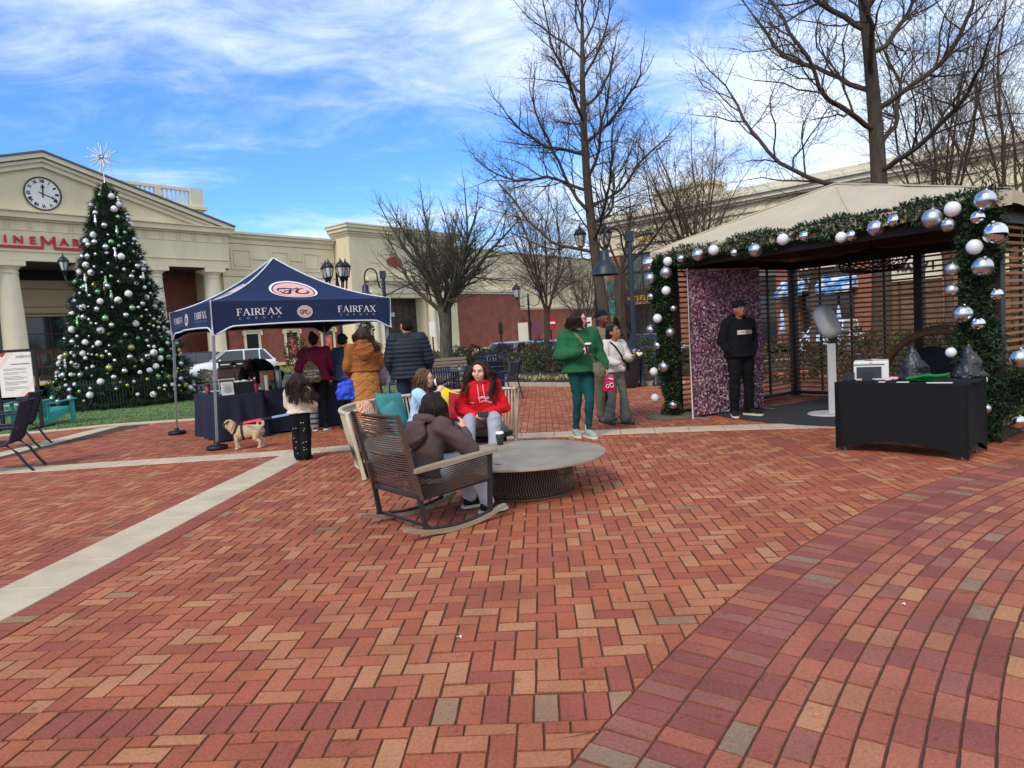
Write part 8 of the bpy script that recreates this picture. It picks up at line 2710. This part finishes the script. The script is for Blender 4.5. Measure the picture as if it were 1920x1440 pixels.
bpy.context.view_layer.update()
jean = cloth('dark_jeans', (38, 46, 66)); legging = cloth('black_leggings', (18, 18, 21), .08, .1); blackc = cloth('black_fleece', (13, 13, 16), .12, .3, 60)
shoe_k, sole_w, sole_k = cloth('black_shoe', (30, 30, 32), .1, .1), M('white_sole', (216, 212, 204), .6, .05), M('dark_sole', (44, 42, 40), .8, .05)

# girl in the red hoodie
p = sit(1.62, .37, .13, wrL=(.075, -.33, .2), wrR=(-.05, -.35, .17), elL=(.30, -.14, .24), elR=(-.31, -.13, .25), knL=(.2, -.43, .13), knR=(-.13, -.44, .12), anL=(.2, -.6, .085), anR=(-.1, -.62, .085))
g = Person((-.37, 8.62, 0), math.radians(-8), p, 'girl with long dark wavy hair in a bright red hoodie, seated on the curved sofa', SK_L, yaw=-10, pitch=-6, tilt=4, heavy=1.16, head_k=1.1, voxel=.0075,
		   hands={'L': dict(d=(-.55, -.55, -.25), n=(-.5, .3, -.6), curl=.75), 'R': dict(d=(.75, -.4, -.1), n=(.1, .5, -.6), curl=.75)})
red_h = cloth('red_hoodie', (206, 26, 40), .1)
g.face(browm=HBR)
g.top('hoodie', red_h, 1.12, 1.36, 1.05, -.02, 1.1, hood=True, belly=1.12)
g.trousers('sweatpants', cloth('grey_sweatpants', (158, 162, 172), .08), 1.25, 1.5, 1.25)
g.shoes(shoe_k, sole_w)
g.hair('long', HBR, .38, 3, 1.5, n=28, fwd=.05, open_=1.75, wide=1.22, wave=1.3)
wht = M('white_print', (226, 216, 214), .7, .03)
zc = .37 + .4 * .95

def sw(m):
	for pts, w_ in (([(-.02, zc - .03), (.03, zc + .0), (.08, zc - .03), (.13, zc + .01)], .014), ([(.0, zc - .07), (.06, zc - .05), (.12, zc - .08), (.15, zc - .05)], .012), ([(-.16, zc - .07), (-.12, zc - .075), (-.08, zc - .07)], .008)):
		O = swirl(None, [(a, 0, b) for a, b in pts], 6)
		for a, b in zip(O, O[1:]):
			m.quad(a + Vector((0, 0, w_ / 2)), b + Vector((0, 0, w_ / 2)), b - Vector((0, 0, w_ / 2)), a - Vector((0, 0, w_ / 2)))

g.drape_print(sw, wht, 'print')
g.drape_text('CHRISTMAS', .034, .06, zc - .015, wht)
for x in (-.03, .035):
	pts = []
	for i in range(9):
		z = .37 + .56 * .95 - .028 * i; ok, h_, n_, q_ = g.top_o.ray_cast(Vector((x + .004 * i * (1 if x > 0 else .6), -2, z)), Vector((0, 1, 0))); pts.append(Vector((x + .004 * i * (1 if x > 0 else .6), (h_.y if ok else -.3) - .006, z)))
	MB().tube(pts, .0045, 5).build('drawstring', wht, g.root)
ph = empty('phone', g.root.location + Vector((-.0, -.43, .555)), 0, 'dark phone held in the lap of the girl in red', 'phone'); MB().box((0, 0, 0), (.13, .012, .07), Matrix.Rotation(-.7, 3, 'X')).build('body', black_p, ph)

# girl in pale blue, drinking
p = sit(1.5, .38, .1, wrR=(-.03, -.33, .56), elR=(-.2, -.3, .34), wrL=(.1, -.3, .18))
g = Person((-1.17, 8.2, 0), math.radians(84), p, 'girl with long light brown hair and a pale blue top drinking from a paper cup', SK_L, yaw=0, pitch=-4, head_k=1.05, voxel=.0095,
		   hands={'R': dict(d=(.25, -.5, .6), n=(.5, -.3, .3), curl=.8), 'L': {}})
g.face(browm=HL_, glasses=M('thin_frame', (120, 100, 90), .3, .05))
g.top('jumper', cloth('pale_blue_top', (172, 206, 232), .08), 1.14, 1.35, 1.0, -.02)
g.trousers('trousers', jean, 1.1, 1.2); g.shoes(shoe_k, sole_w)
g.hair('long', HL_, .40, 5, 1.0, n=24, fwd=.03, open_=1.7)
cp = g.root.matrix_basis
c_w = g.root.location + Matrix.Rotation(math.radians(84), 3, 'Z') @ (g.hc + Vector((0, -.1, -.05)))
cup(c_w + Vector((.16, 0.0, .02)), 'black paper cup tipped to the mouth of the girl in pale blue', [black_cup, white_lid, M('charcoal_sleeve', (52, 50, 50))], .125, .045, tilt=(0, math.radians(-100), 0))

# girl in the brown hoodie, seen from behind in the rocker
p = sit(1.5, .33, .0, pel=(0, .05, .1), neck=(-.0, -.05, .56), head=(-.0, -.12, .70), shL=(.165, -.03, .51), shR=(-.165, -.05, .52), elR=(-.28, -.28, .28), wrR=(-.13, -.33, .46), elL=(.26, -.22, .26), wrL=(.1, -.4, .28),
		knL=(.12, -.4, .14), knR=(-.14, -.42, .12), anL=(.08, -.45, .09), anR=(-.2, -.42, .095))
g = Person((ROX + rock_f.x * .02, ROY + rock_f.y * .02, 0), math.atan2(rock_f.x, -rock_f.y), p, 'dark haired girl in a brown hooded sweatshirt seated in the rocking chair', SK_L, yaw=-14, pitch=14, heavy=1.0, head_k=1.04, voxel=.0095,
		   hands={'R': dict(d=(.35, -.1, .8), n=(.8, .2, 0), curl=.4)})
g.toes = {'L': Vector((-.25, -1, 0)), 'R': Vector((-.1, -1, 0))}
g.top('hooded_sweatshirt', cloth('brown_sweatshirt', (92, 72, 72), .1), 1.2, 1.42, 1.0, -.06, 1.1, hood=True)
g.trousers('sweatpants', cloth('pale_grey_sweatpants', (176, 178, 184), .08), 1.2, 1.45, 1.1); g.shoes(shoe_k, sole_w, 1.1, wht)
g.hair('long', hairm('hair_espresso', (38, 28, 25), (52, 40, 36)), .21, 8, .35, n=30, open_=1.2, wave=.15, rough=.25)

# small child with the leash
p = stand(1.12, elR=(-.25, -.08, 1.13), wrR=(-.2, -.26, 1.0), elL=(.26, -.06, 1.12), wrL=(.2, -.22, .98), anL=(.075, .02, .085), anR=(-.075, .02, .085))
CH = ground(569, 862)
g = Person((CH.x, CH.y, 0), math.radians(172), p, 'small child with long dark hair in a cream jacket and black trousers, seen from behind', SK_M, yaw=6, head_k=1.12, heavy=1.15, hands={})
g.top('jacket', cloth('cream_fleece', (222, 208, 184), .06, .5, 50), 1.3, 1.75, 1.3, .06, 1.08, collar=True, disp=((.12, .02),))
g.trousers('trousers', cloth('black_cord', (19, 19, 22), .08), 1.25, 1.75, 1.35, end=1.0); g.shoes(shoe_k, sole_k, 1.1)
g.hair('long', HBR, .3, 12, 1.6, n=24, open_=1.1, wind=Vector((-.1, .06, 0)))
m = MB(); rr = random.Random(5)
tro = [c for c in g.root.children if c.name.startswith('trousers')][0]
for k in range(16):
	x, z = rr.choice([-1, 1]) * rr.uniform(.03, .09), rr.uniform(.1, .52)
	ok, h_, n_, i_ = tro.ray_cast(Vector((x, 1, z)), Vector((0, -1, 0)))
	if ok: m.box(h_ + n_ * .002, (.014, .003, .005), Matrix.Rotation(rr.uniform(-.6, .6), 3, 'Y'))
m.build('motif', wht, g.root, kind='stuff')
child_hand = g.root.location + Matrix.Rotation(math.radians(172), 3, 'Z') @ (g.P['wrL'])

# woman in maroon
MWp = ground(602, 806)
p = stand(1.72, elL=(.27, .02, 1.12), wrL=(.26, -.12, .9), elR=(-.27, -.02, 1.12), wrR=(-.22, -.2, .95))
g = Person((MWp.x, MWp.y, 0), math.radians(190), p, 'woman in a maroon jumper with a hair bun and camouflage bag, seen from behind', SK_M, yaw=-12, pitch=10, heavy=1.22, voxel=.013)
g.top('jumper', cloth('maroon_knit', (112, 26, 52), .1, .4, 90), 1.2, 1.45, 1.05, -.08, 1.1)
g.trousers('leggings', legging, 1.12, 1.1, .9); g.shoes(shoe_k, sole_w)
g.hair('bun', HK, voxel=.01)
bt_ = MB()
ca = g.P['anL']
_o = solid('walking_boot', lambda m: (_capsule(m, ca + Vector((0, 0, -.02)), .075, ca + Vector((0, 0, .28)), .085), _capsule(m, ca + Vector((0, 0, -.03)), .06, ca + Vector((0, -.14, -.04)), .05)), cloth('grey_boot', (150, 152, 152), .08), g.root, .012, 3)
m = MB()
for z in (.05, .14, .23): m.lathe([(.084, z - .014), (.089, z - .014), (.089, z + .014), (.084, z + .014)], tuple(ca), 16, cap=False)
m.build('strap', cloth('dark_strap', (70, 72, 74)), _o, kind='stuff')
bp_ = empty('drawstring_bag', g.root.location + Matrix.Rotation(math.radians(190), 3, 'Z') @ Vector((.07, .2, 0)), math.radians(190), 'camouflage drawstring bag with white words on the back of the woman in maroon', 'bag')
camo = M('camouflage', (70, 66, 44), .85, .5, 22, .3, 60, hue=(110, 98, 64))
solid('sack', lambda m: _sec(m, [(Vector((0, 0, .86)), Vector((.15, 0, 0)), Vector((0, .05, 0))), (Vector((0, .01, .95)), Vector((.17, 0, 0)), Vector((0, .07, 0))), (Vector((0, 0, 1.1)), Vector((.14, 0, 0)), Vector((0, .055, 0))), (Vector((.02, -.02, 1.24)), Vector((.04, 0, 0)), Vector((0, .02, 0)))]), camo, bp_, .012, 3, ((.08, .02),))
MB().tube([(.02, -.03, 1.22), (.05, -.05, 1.4), (.06, -.16, 1.5)], .014, 6).build('strap', cloth('dark_strap', (70, 72, 74)), bp_)
for i, wd in enumerate(('VOLUNTEER', 'GIVE IT', 'YOUR BEST')):
	text_mesh('print', wd, .045, wht, bp_, Matrix.Translation((-.02, .088, 1.07 - .05 * i)) @ Matrix.Rotation(PI, 4, 'Z') @ Matrix.Rotation(PI / 2, 4, 'X'), .002)

# woman in the long coat
p = stand(1.74, elL=(.25, .02, 1.12), wrL=(.22, -.2, .95), elR=(-.25, -.02, 1.12), wrR=(-.18, -.2, .92))
CWp = Vector((at(683, 700, 11.0).x, 11.0, 0))
g = Person((CWp.x, CWp.y, 0), math.radians(202), p, 'woman with long brown hair in a long hooded camel coat, seen from behind', SK_L, yaw=18, pitch=8, heavy=1.12, voxel=.013)
camel = cloth('camel_fleece', (150, 92, 48), .14, .5, 50); quilt = cloth('quilted_tan', (178, 120, 66), .1, .15, 40)
g.top('coat', camel, 1.24, 1.42, 1.15, .18, 1.0, hood=True)

def quilted(co): return -.012 * (np.maximum(0, 1 - 9 * np.abs(((co[:, 2] * 6.5 + np.sin(np.arctan2(co[:, 1], co[:, 0]) * 3) * .35) % 1) - .5))) - .008 * (np.maximum(0, 1 - 9 * np.abs(((co[:, 2] * 6.5 - np.sin(np.arctan2(co[:, 1], co[:, 0]) * 3) * .35) % 1) - .5)))

pel = g.P['pel']
solid('coat_skirt', lambda m: _sec(m, [(Vector((0, 0, .52)), Vector((.245, 0, 0)), Vector((0, .19, 0))), (Vector((0, 0, .75)), Vector((.235, 0, 0)), Vector((0, .18, 0))), (Vector((0, 0, .95)), Vector((.225, 0, 0)), Vector((0, .17, 0))), (Vector((0, 0, 1.08)), Vector((.185, 0, 0)), Vector((0, .145, 0)))]), quilt, g.root, .012, 3, ((.1, .015),), quilted)
g.trousers('trousers', jean, 1.05, 1.1); g.shoes(shoe_k, sole_k)
g.hair('long', HB, .28, 15, 1.4, n=24, open_=1.0, wind=Vector((-.12, .02, .03)), voxel=.01)
g.face(browm=HB)
tb_ = empty('tote_bag', Vector((at(650, 735, 10.85).x, 10.85, .62)), .2, 'bright blue tote bag hanging from the arm of the woman in the camel coat', 'bag')
blue_b = M('bright_blue_bag', (32, 72, 200), .55, .12, 8, .3, 40)
solid('sack', lambda m: _sec(m, [(Vector((0, 0, 0)), Vector((.15, 0, 0)), Vector((0, .07, 0))), (Vector((0, 0, .1)), Vector((.17, 0, 0)), Vector((0, .085, 0))), (Vector((0, 0, .25)), Vector((.13, 0, 0)), Vector((0, .05, 0))), (Vector((.01, 0, .3)), Vector((.08, 0, 0)), Vector((0, .02, 0)))]), blue_b, tb_, .01, 2, ((.1, .035), (.05, .02)))
for y in (-.03, .03): MB().tube([(-.08, y, .24), (-.04, y * .5, .36), (.03, y * .3, .36), (.08, y, .24)], .008, 5).build('handle', blue_b, tb_)
pb_ = empty('purple_bag', Vector((at(712, 690, 11.2).x, 11.2, .98)), 0, 'mauve bag carried on the far arm of the woman in the camel coat', 'bag')
solid('sack', lambda m: m.ball((0, 0, 0), (.12, .1, .2), 14, 10), cloth('mauve_nylon', (136, 108, 140)), pb_, .012, 2, ((.08, .03),)); MB().tube([(-.04, 0, .16), (-.08, 0, .36), (-.14, .02, .45)], .01, 5).build('strap', cloth('mauve_nylon', (136, 108, 140)), pb_)

# person in navy beside her
p = stand(1.68)
g = Person((at(646, 700, 12.1).x, 12.1, 0), math.radians(150), p, 'person in a navy jacket hidden behind the woman in the camel coat', SK_M, yaw=20, voxel=.013)
g.top('jacket', cloth('navy_jacket', (44, 56, 82)), 1.2, 1.35); g.trousers('trousers', legging); g.shoes(shoe_k, sole_k); g.hair('short', HK, voxel=.012); g.face()

# two stall helpers in black, stooping
def stooping(px_, Y, rz, label, H=1.7, low=0.0):
	p = stand(H, pel=(0, .12, .92), neck=(0, -.34, 1.24 - low), head=(0, -.45, 1.22 - low), shL=(.19, -.28, 1.2 - low), shR=(-.19, -.28, 1.2 - low), elL=(.26, -.36, .98 - low), elR=(-.26, -.36, .98 - low), wrL=(.12, -.5, .86 - low * .6), wrR=(-.12, -.5, .84 - low * .6), hipL=(.09, .1, .9), hipR=(-.09, .1, .9))
	g = Person((at(px_, 700, Y).x, Y, 0), rz, p, label, SK_D, pitch=55, heavy=1.25, voxel=.012)
	g.top('sweatshirt', blackc, 1.28, 1.5, 1.1, -.06, hood=True); g.trousers('trousers', legging, 1.2, 1.2); g.shoes(shoe_k, sole_k); g.hair('long', HK, .16, 4, .6, n=18, voxel=.012)
	return g

stooping(500, 13.4, math.radians(-25), 'helper in black stooping over the left tent table beside the brown bin')
stooping(628, 13.5, math.radians(10), 'helper in black stooping behind the woman in maroon')

# man in the puffer jacket
p = stand(1.84, elL=(.25, .0, 1.12), wrL=(.2, -.14, .92), elR=(-.26, .0, 1.12), wrR=(-.21, -.14, .92))
g = Person((at(768, 700, 10.0).x, 10.0, 0), math.radians(186), p, 'man in a black quilted puffer jacket and jeans, seen from behind', SK_M, yaw=22, heavy=1.14, voxel=.013, male=True)
g.top('puffer_jacket', cloth('black_puffer', (36, 40, 50), .1, .1, 40, .55), 1.24, 1.42, 1.1, -.1, 1.02, disp=((.12, .012),), fn=lambda co: .016 * np.abs(np.sin(PI * co[:, 2] / .062)) ** .6, voxel=.0105)
g.trousers('jeans', jean, 1.12, 1.2); g.shoes(shoe_k, sole_k); g.hair('short', HK, wide=.93, voxel=.01); g.face(browm=HK)

# woman in green
GWp = Vector((.97, 9.50, 0))
p = stand(1.76, elR=(-.29, -.05, 1.12), wrR=(-.075, -.29, 1.16), elL=(.27, .02, 1.12), wrL=(.3, -.12, .90), knL=(.05, -.14, .5), anL=(.03, -.08, .085), knR=(-.07, .0, .5), anR=(-.08, .12, .085))
g = Person(tuple(GWp), math.radians(14), p, 'woman with dark bobbed hair and glasses in an oversized green sweatshirt holding a paper cup', SK_L, yaw=58, pitch=-2, heavy=1.1, voxel=.0095,
		   hands={'R': dict(d=(.6, -.35, .05), n=(.35, .6, 0), curl=.85), 'L': dict(curl=.9)})
green_s = cloth('green_sweatshirt', (38, 94, 58), .14, .3, 60)
g.top('sweatshirt', green_s, 1.32, 1.6, 1.1, -.1, 1.12, disp=((.2, .04),), shoulder=1.0)
g.trousers('leggings', cloth('teal_leggings', (22, 72, 76), .06, .08), 1.08, 1.08, .95); g.shoes(cloth('pale_green_trainers', (150, 166, 152), .2), sole_w, 1.12, shoe_k)
for S in 'LR': MB().lathe([(.04, 0), (.042, .05), (.041, .1)], tuple(g.P['an' + S] + Vector((0, 0, .0))), 12).build('sock', sole_w, g.root)
g.hair('bob', HBR, .15, 21, 1.1, n=22, fwd=.02, open_=1.5, wide=1.1); g.face(browm=HBR, glasses=black_p)
Rg = Matrix.Rotation(math.radians(14), 3, 'Z')
cup(GWp + Rg @ (g.P['wrR'] + Vector((.07, -.055, -.03))), 'black paper cup with a white lid held by the woman in green', [black_cup, white_lid], .125, .044)
cb = empty('crossbody_bag', tuple(GWp), math.radians(14), 'olive crossbody bag worn by the woman in green', 'bag')
olv = cloth('olive_canvas', (112, 106, 84), .1)
pts = []
for t in [i / 12 for i in range(13)]:
	x, z = -.1 + .26 * t, 1.46 - .42 * t
	ok, h_, n_, i_ = g.top_o.ray_cast(Vector((x, -2, z)), Vector((0, 1, 0))); pts.append(Vector((x, (h_.y if ok else -.2) - .008, z)))
m = MB()
for a, b in zip(pts, pts[1:]): m.bar(a, b, .034, .006, (0, -1, 0), ext=.004)
m.build('strap', olv, cb)
solid('pouch', lambda m: (_sec(m, [(Vector((.19, -.24, .84)), Vector((.07, .03, 0)), Vector((-.02, .05, 0))), (Vector((.17, -.25, .92)), Vector((.1, .04, 0)), Vector((-.02, .055, 0))), (Vector((.15, -.24, 1.04)), Vector((.07, .03, 0)), Vector((-.01, .03, 0)))])), olv, cb, .01, 3, ((.07, .02),))
snp = GWp + Rg @ (g.P['wrL'] + Vector((.02, -.05, -.17)))
sn = empty('snack_bag', snp, math.radians(10), 'pink crisp packet held low by the woman in green', 'packet')
pinkp = M('hot_pink_foil', (206, 30, 92), .35, .12, 12)
solid('packet', lambda m: _sec(m, [(Vector((0, 0, -.13)), Vector((.085, 0, 0)), Vector((0, .012, 0))), (Vector((0, 0, -.02)), Vector((.085, 0, 0)), Vector((0, .04, 0))), (Vector((0, 0, .09)), Vector((.08, 0, 0)), Vector((0, .012, 0)))]), pinkp, sn, .008, 1)
MB().tube([(-.05, -.045, .03), (.0, -.05, .045), (.05, -.045, .03)], .012, 6).tube([(.03 + math.cos(a) * .028, -.045, -.05 + math.sin(a) * .028) for a in [i * PI / 6 for i in range(13)]], .006, 5).tube([(-.03 + math.cos(a) * .022, -.045, -.06 + math.sin(a) * .022) for a in [i * PI / 6 for i in range(13)]], .006, 5).build('print', wht, sn, kind='stuff')

# man in the beanie behind
p = stand(1.78, wrR=(-.2, -.2, .95), wrL=(.2, -.2, .95), anR=(-.1, -.05, .085), anL=(.1, .12, .085))
g = Person((1.5, 11.0, 0), math.radians(14), p, 'man in a navy beanie and olive sweatshirt behind the woman in green', SK_D, yaw=18, pitch=14, heavy=1.1, voxel=.013)
g.top('sweatshirt', cloth('olive_sweatshirt', (124, 112, 90), .1), 1.22, 1.45); g.trousers('trousers', cloth('khaki_trousers', (96, 92, 76)), 1.2, 1.5, 1.2); g.shoes(cloth('grey_shoe', (96, 98, 94)), sole_k); g.beanie(cloth('navy_knit', (26, 28, 46), .12, .5, 120)); g.face(browm=HK)

# girl in the white jumper
p = stand(1.53, elR=(-.24, -.06, 1.12), wrR=(-.12, -.28, 1.07), elL=(.25, -.08, 1.13), wrL=(.12, -.34, 1.16), knL=(.09, -.1, .5), anL=(.1, -.1, .085), anR=(-.1, .1, .085))
WG = Vector((1.60, 10.55, 0))
g = Person(tuple(WG), math.radians(30), p, 'girl with braided hair in a white jumper and grey flared trousers holding a snack', SK_B, yaw=22, pitch=22, head_k=1.06, voxel=.0105, hands={'L': dict(d=(.2, -.5, .3), n=(-.6, .2, .5), curl=.9), 'R': dict(d=(.5, -.5, -.1), n=(.2, .2, -.8), curl=1.0)})
g.top('jumper', cloth('white_knit', (214, 204, 196), .06, .5, 70), 1.16, 1.3, 1.0, -.04)
g.trousers('flared_trousers', cloth('grey_green_trousers', (104, 108, 100), .1), 1.1, 1.15, 2.0); g.shoes(cloth('dark_trainers', (62, 70, 66), .2), sole_k); g.hair('braids', HK, voxel=.009); g.face(browm=HK)
cb2 = empty('crossbody_strap_bag', tuple(WG), math.radians(30), 'small black bag on a strap across the white jumper', 'bag')
pts = []
for t in [i / 12 for i in range(13)]:
	x, z = -.1 + .25 * t, 1.28 - .36 * t
	ok, h_, n_, i_ = g.top_o.ray_cast(Vector((x, -2, z)), Vector((0, 1, 0))); pts.append(Vector((x, (h_.y if ok else -.16) - .006, z)))
m = MB()
for a, b in zip(pts, pts[1:]): m.bar(a, b, .028, .006, (0, -1, 0), ext=.004)
m.build('strap', legging, cb2); MB().box((.19, -.06, .88), (.05, .1, .12)).build('pouch', legging, cb2)
sk_ = empty('snack', WG + Matrix.Rotation(math.radians(30), 3, 'Z') @ (g.P['wrL'] + Vector((.03, -.12, .03))), 0, 'pale flower shaped snack in the raised hand of the girl in white', 'snack'); MB().ball((0, 0, 0), .03, 8, 6).ball((.03, 0, .01), .024, 8, 6).ball((-.02, 0, .02), .022, 8, 6).build('piece', M('pale_yellow_food', (226, 222, 176), .7, .1), sk_)

# man in the dark hoodie by the backdrop
HMp = Vector((3.53, 10.5, .02))
p = stand(1.76, elL=(.265, .05, 1.12), wrL=(.19, -.08, .95), elR=(-.265, .05, 1.12), wrR=(-.19, -.08, .95), anL=(.13, .0, .085), anR=(-.13, .0, .085), knL=(.12, -.02, .49), knR=(-.12, -.02, .49))
g = Person(tuple(HMp), math.radians(16), p, 'man in a black beanie, black hoodie and black trousers standing before the purple backdrop', SK_B, yaw=-4, pitch=4, heavy=1.12, voxel=.011, hands={'L': None, 'R': None})
g.toes = {'L': Vector((.35, -1, 0)), 'R': Vector((-.5, -1, 0))}
dkh = cloth('midnight_hoodie', (14, 15, 22), .1, .25, 60)
g.top('hoodie', dkh, 1.22, 1.36, 1.2, -.1, 1.06, hood=True)
g.trousers('trousers', cloth('black_trousers', (15, 15, 18), .08, .15), 1.22, 1.35, 1.15); g.shoes(shoe_k, M('cream_sole', (206, 198, 180), .6, .05), 1.15)
g.beanie(cloth('black_knit', (24, 24, 26), .12, .5, 120)); g.face(browm=HK)
zc2 = 1.29
g.drape_print(lambda m: m.sheet(lambda u, v: (-.125 + .125 * u, 0, zc2 - .03 + .06 * v), 6, 3), wht, 'print')
g.drape_print(lambda m: [m.sheet(lambda u, v, a=a: (a[0] + (a[2] - a[0]) * u, 0, a[1] + (a[3] - a[1]) * v), 6, 1) for a in ((0, zc2 + .026, .125, zc2 + .03), (0, zc2 - .03, .125, zc2 - .026), (.121, zc2 - .03, .125, zc2 + .03))], wht, 'print')
g.drape_text('COMFY', .042, -.063, zc2, dkh, depth=.009); g.drape_text('SQUAD', .042, .063, zc2, wht, depth=.007)

# seated figure far off by the cinema steps
p = sit(1.7, .4, .25)
g = Person(tuple(tpos(775, 36)), math.radians(50), p, 'distant person in dark clothes sitting low by the cinema steps', SK_D, pitch=20, voxel=.02)
g.top('jacket', cloth('navy_jacket', (44, 56, 82)), 1.2, 1.4, voxel=.02); g.trousers('trousers', legging, voxel=.02); g.shoes(shoe_k, sole_k); g.hair('short', HK, voxel=.018)
st_ = empty('stone_block', g.root.location + Vector((0, .1, 0)), .9, 'low stone block under the distant seated person', 'block'); MB().box((0, 0, .19), (.9, .5, .38)).build('block', trim_m, st_)

# ================================================================== PUG
PG = Vector((-4.06, 10.32, 0))
dog = empty('pug_dog', PG, math.radians(8), 'fawn pug with a black face and harness standing on the bricks', 'dog')
fawn = M('fawn_fur', (216, 186, 146), .9, .14, 26, .8, 160, hue=(230, 206, 170), stretch=(1, 3, 3)); mask_m = M('black_fur', (44, 36, 32), .85, .15, 20, .5, 120)

def dogf(m):                                                # faces its own -x
	_sec(m, [(Vector((-.2, 0, .27)), Vector((0, .07, 0)), Vector((0, 0, .08))), (Vector((-.14, 0, .265)), Vector((0, .095, 0)), Vector((0, 0, .115))), (Vector((-.02, 0, .265)), Vector((0, .095, 0)), Vector((0, 0, .11))), (Vector((.1, 0, .275)), Vector((0, .082, 0)), Vector((0, 0, .09))), (Vector((.18, 0, .28)), Vector((0, .078, 0)), Vector((0, 0, .085))), (Vector((.22, 0, .28)), Vector((0, .05, 0)), Vector((0, 0, .05)))], 18)
	_capsule(m, (-.17, 0, .3), .085, (-.235, 0, .37), .075)
	m.ball((-.255, 0, .395), (.078, .08, .075), 16, 12); m.ball((-.29, 0, .375), (.05, .062, .05), 14, 10)
	for y in (-.062, .062):
		_capsule(m, (-.15, y, .24), .045, (-.155, y * 1.05, .13), .028, 10); _capsule(m, (-.155, y * 1.05, .13), .027, (-.152, y * 1.05, .03), .022, 10); _capsule(m, (-.15, y * 1.05, .024), .023, (-.175, y * 1.05, .018), .019, 10)
	for y, dx in ((-.06, .0), (.06, .03)):
		_capsule(m, (.15 + dx, y, .25), .062, (.115 + dx, y * 1.08, .165), .04, 10); _capsule(m, (.115 + dx, y * 1.08, .165), .036, (.185 + dx, y * 1.08, .105), .024, 10); _capsule(m, (.185 + dx, y * 1.08, .105), .023, (.175 + dx, y * 1.08, .03), .02, 10); _capsule(m, (.175 + dx, y * 1.08, .022), .022, (.15 + dx, y * 1.08, .018), .018, 10)
	pts = [Vector((.2 + .045 * math.cos(a) - .0, .02 * a / 5 - .02, .375 + .045 * math.sin(a))) for a in [-1.6 + i * .5 for i in range(13)]]
	_capsule(m, (.2, 0, .3), .03, pts[0], .026, 8)
	for i, (a, b) in enumerate(zip(pts, pts[1:])): _capsule(m, a, .024 - .0008 * i, b, .0232 - .0008 * i, 8)

solid('body', dogf, fawn, dog, .007, 2, ((.05, .006),))
solid('muzzle', lambda m: (m.ball((-.315, 0, .372), (.044, .06, .045), 14, 10), m.ball((-.292, -.042, .405), (.03, .03, .026), 10, 8), m.ball((-.292, .042, .405), (.03, .03, .026), 10, 8)), mask_m, dog, .006, 2)
for y in (-1, 1):
	solid('ear', lambda m, y=y: _sec(m, [(Vector((-.245, y * .055, .455)), Vector((.02, y * .012, 0)), Vector((0, .004, .006))), (Vector((-.26, y * .084, .44)), Vector((.022, y * .006, -.004)), Vector((0, .006, .006))), (Vector((-.275, y * .092, .405)), Vector((.01, 0, 0)), Vector((0, .006, .004)))], 10), mask_m, dog, .005, 1)
	MB().ball((-.319, y * .04, .41), .0135, 10, 8).build('eye', M('dog_eye', (22, 16, 14), .05, .0, spec=.9), dog)
MB().ball((-.36, 0, .386), (.01, .016, .011), 10, 6).build('nose', M('dog_nose', (20, 18, 18), .25, .05), dog)
hr = M('black_webbing', (32, 32, 38), .8, .1, 20, .2, 100)
m = MB()
for x, z, rx, tilt in ((-.165, .29, .112, .45), (-.06, .27, .118, -.1)):
	ring = []
	for i in range(25):
		a = i * 2 * PI / 24; ring.append(Vector((x + tilt * .1 * math.sin(a), math.cos(a) * .1, z + math.sin(a) * (rx + .006))))
	for a, b in zip(ring, ring[1:]): m.bar(a, b, .032, .008, (a - Vector((x, 0, z))).normalized(), ext=.003)
m.bar((-.2, 0, .39), (-.05, 0, .388), .06, .012); m.bar((-.2, 0, .19), (-.06, 0, .155), .04, .01)
m.build('harness', hr, dog)
ring = [Vector((-.2 + .03 * math.sin(a), math.cos(a) * .086, .345 + math.sin(a) * .075)) for a in [i * 2 * PI / 24 for i in range(25)]]
MB().tube(ring, .008, 5, cap=False).build('collar', M('orange_collar', (226, 110, 70), .7, .05), dog)
d0 = PG + Matrix.Rotation(math.radians(8), 3, 'Z') @ Vector((-.1, 0, .395))
d3 = child_hand + Vector((0, 0, -.03))
lsh = empty('leash', d0, 0, 'dog leash, red near the pug and pale blue towards the child', 'leash')
v = d3 - d0
MB().bar((0, 0, 0), v * .08, .01, .012).build('clip', rimm, lsh); MB().bar(v * .08, v * .42, .02, .035).build('padded_grip', M('neon_red', (236, 70, 92), .7, .1), lsh); MB().bar(v * .42, v * .62, .012, .022).build('webbing', cloth('navy_strap', (44, 48, 84)), lsh); MB().bar(v * .6, v, .008, .03).build('strap', cloth('pale_blue_strap', (142, 164, 206)), lsh)

# bits of litter on the bricks
for k, (x, y, lb_) in enumerate(((1693, 1134, 'on the curved walk'), (982, 965, 'right of the rocking chair'), (861, 1195, 'on the herringbone bricks in the foreground'), (280, 968, 'beside the long concrete band'))):
	q = ground(x, y); o = MB().sheet(lambda u, v: (-.012 + .024 * u, -.008 + .016 * v, .004 * math.sin(u * 5 + v * 3) + .005), 4, 3).build('paper_scrap', white_p); o.location = q
	tag(o, 'tiny white paper scrap lying ' + lb_, 'litter')
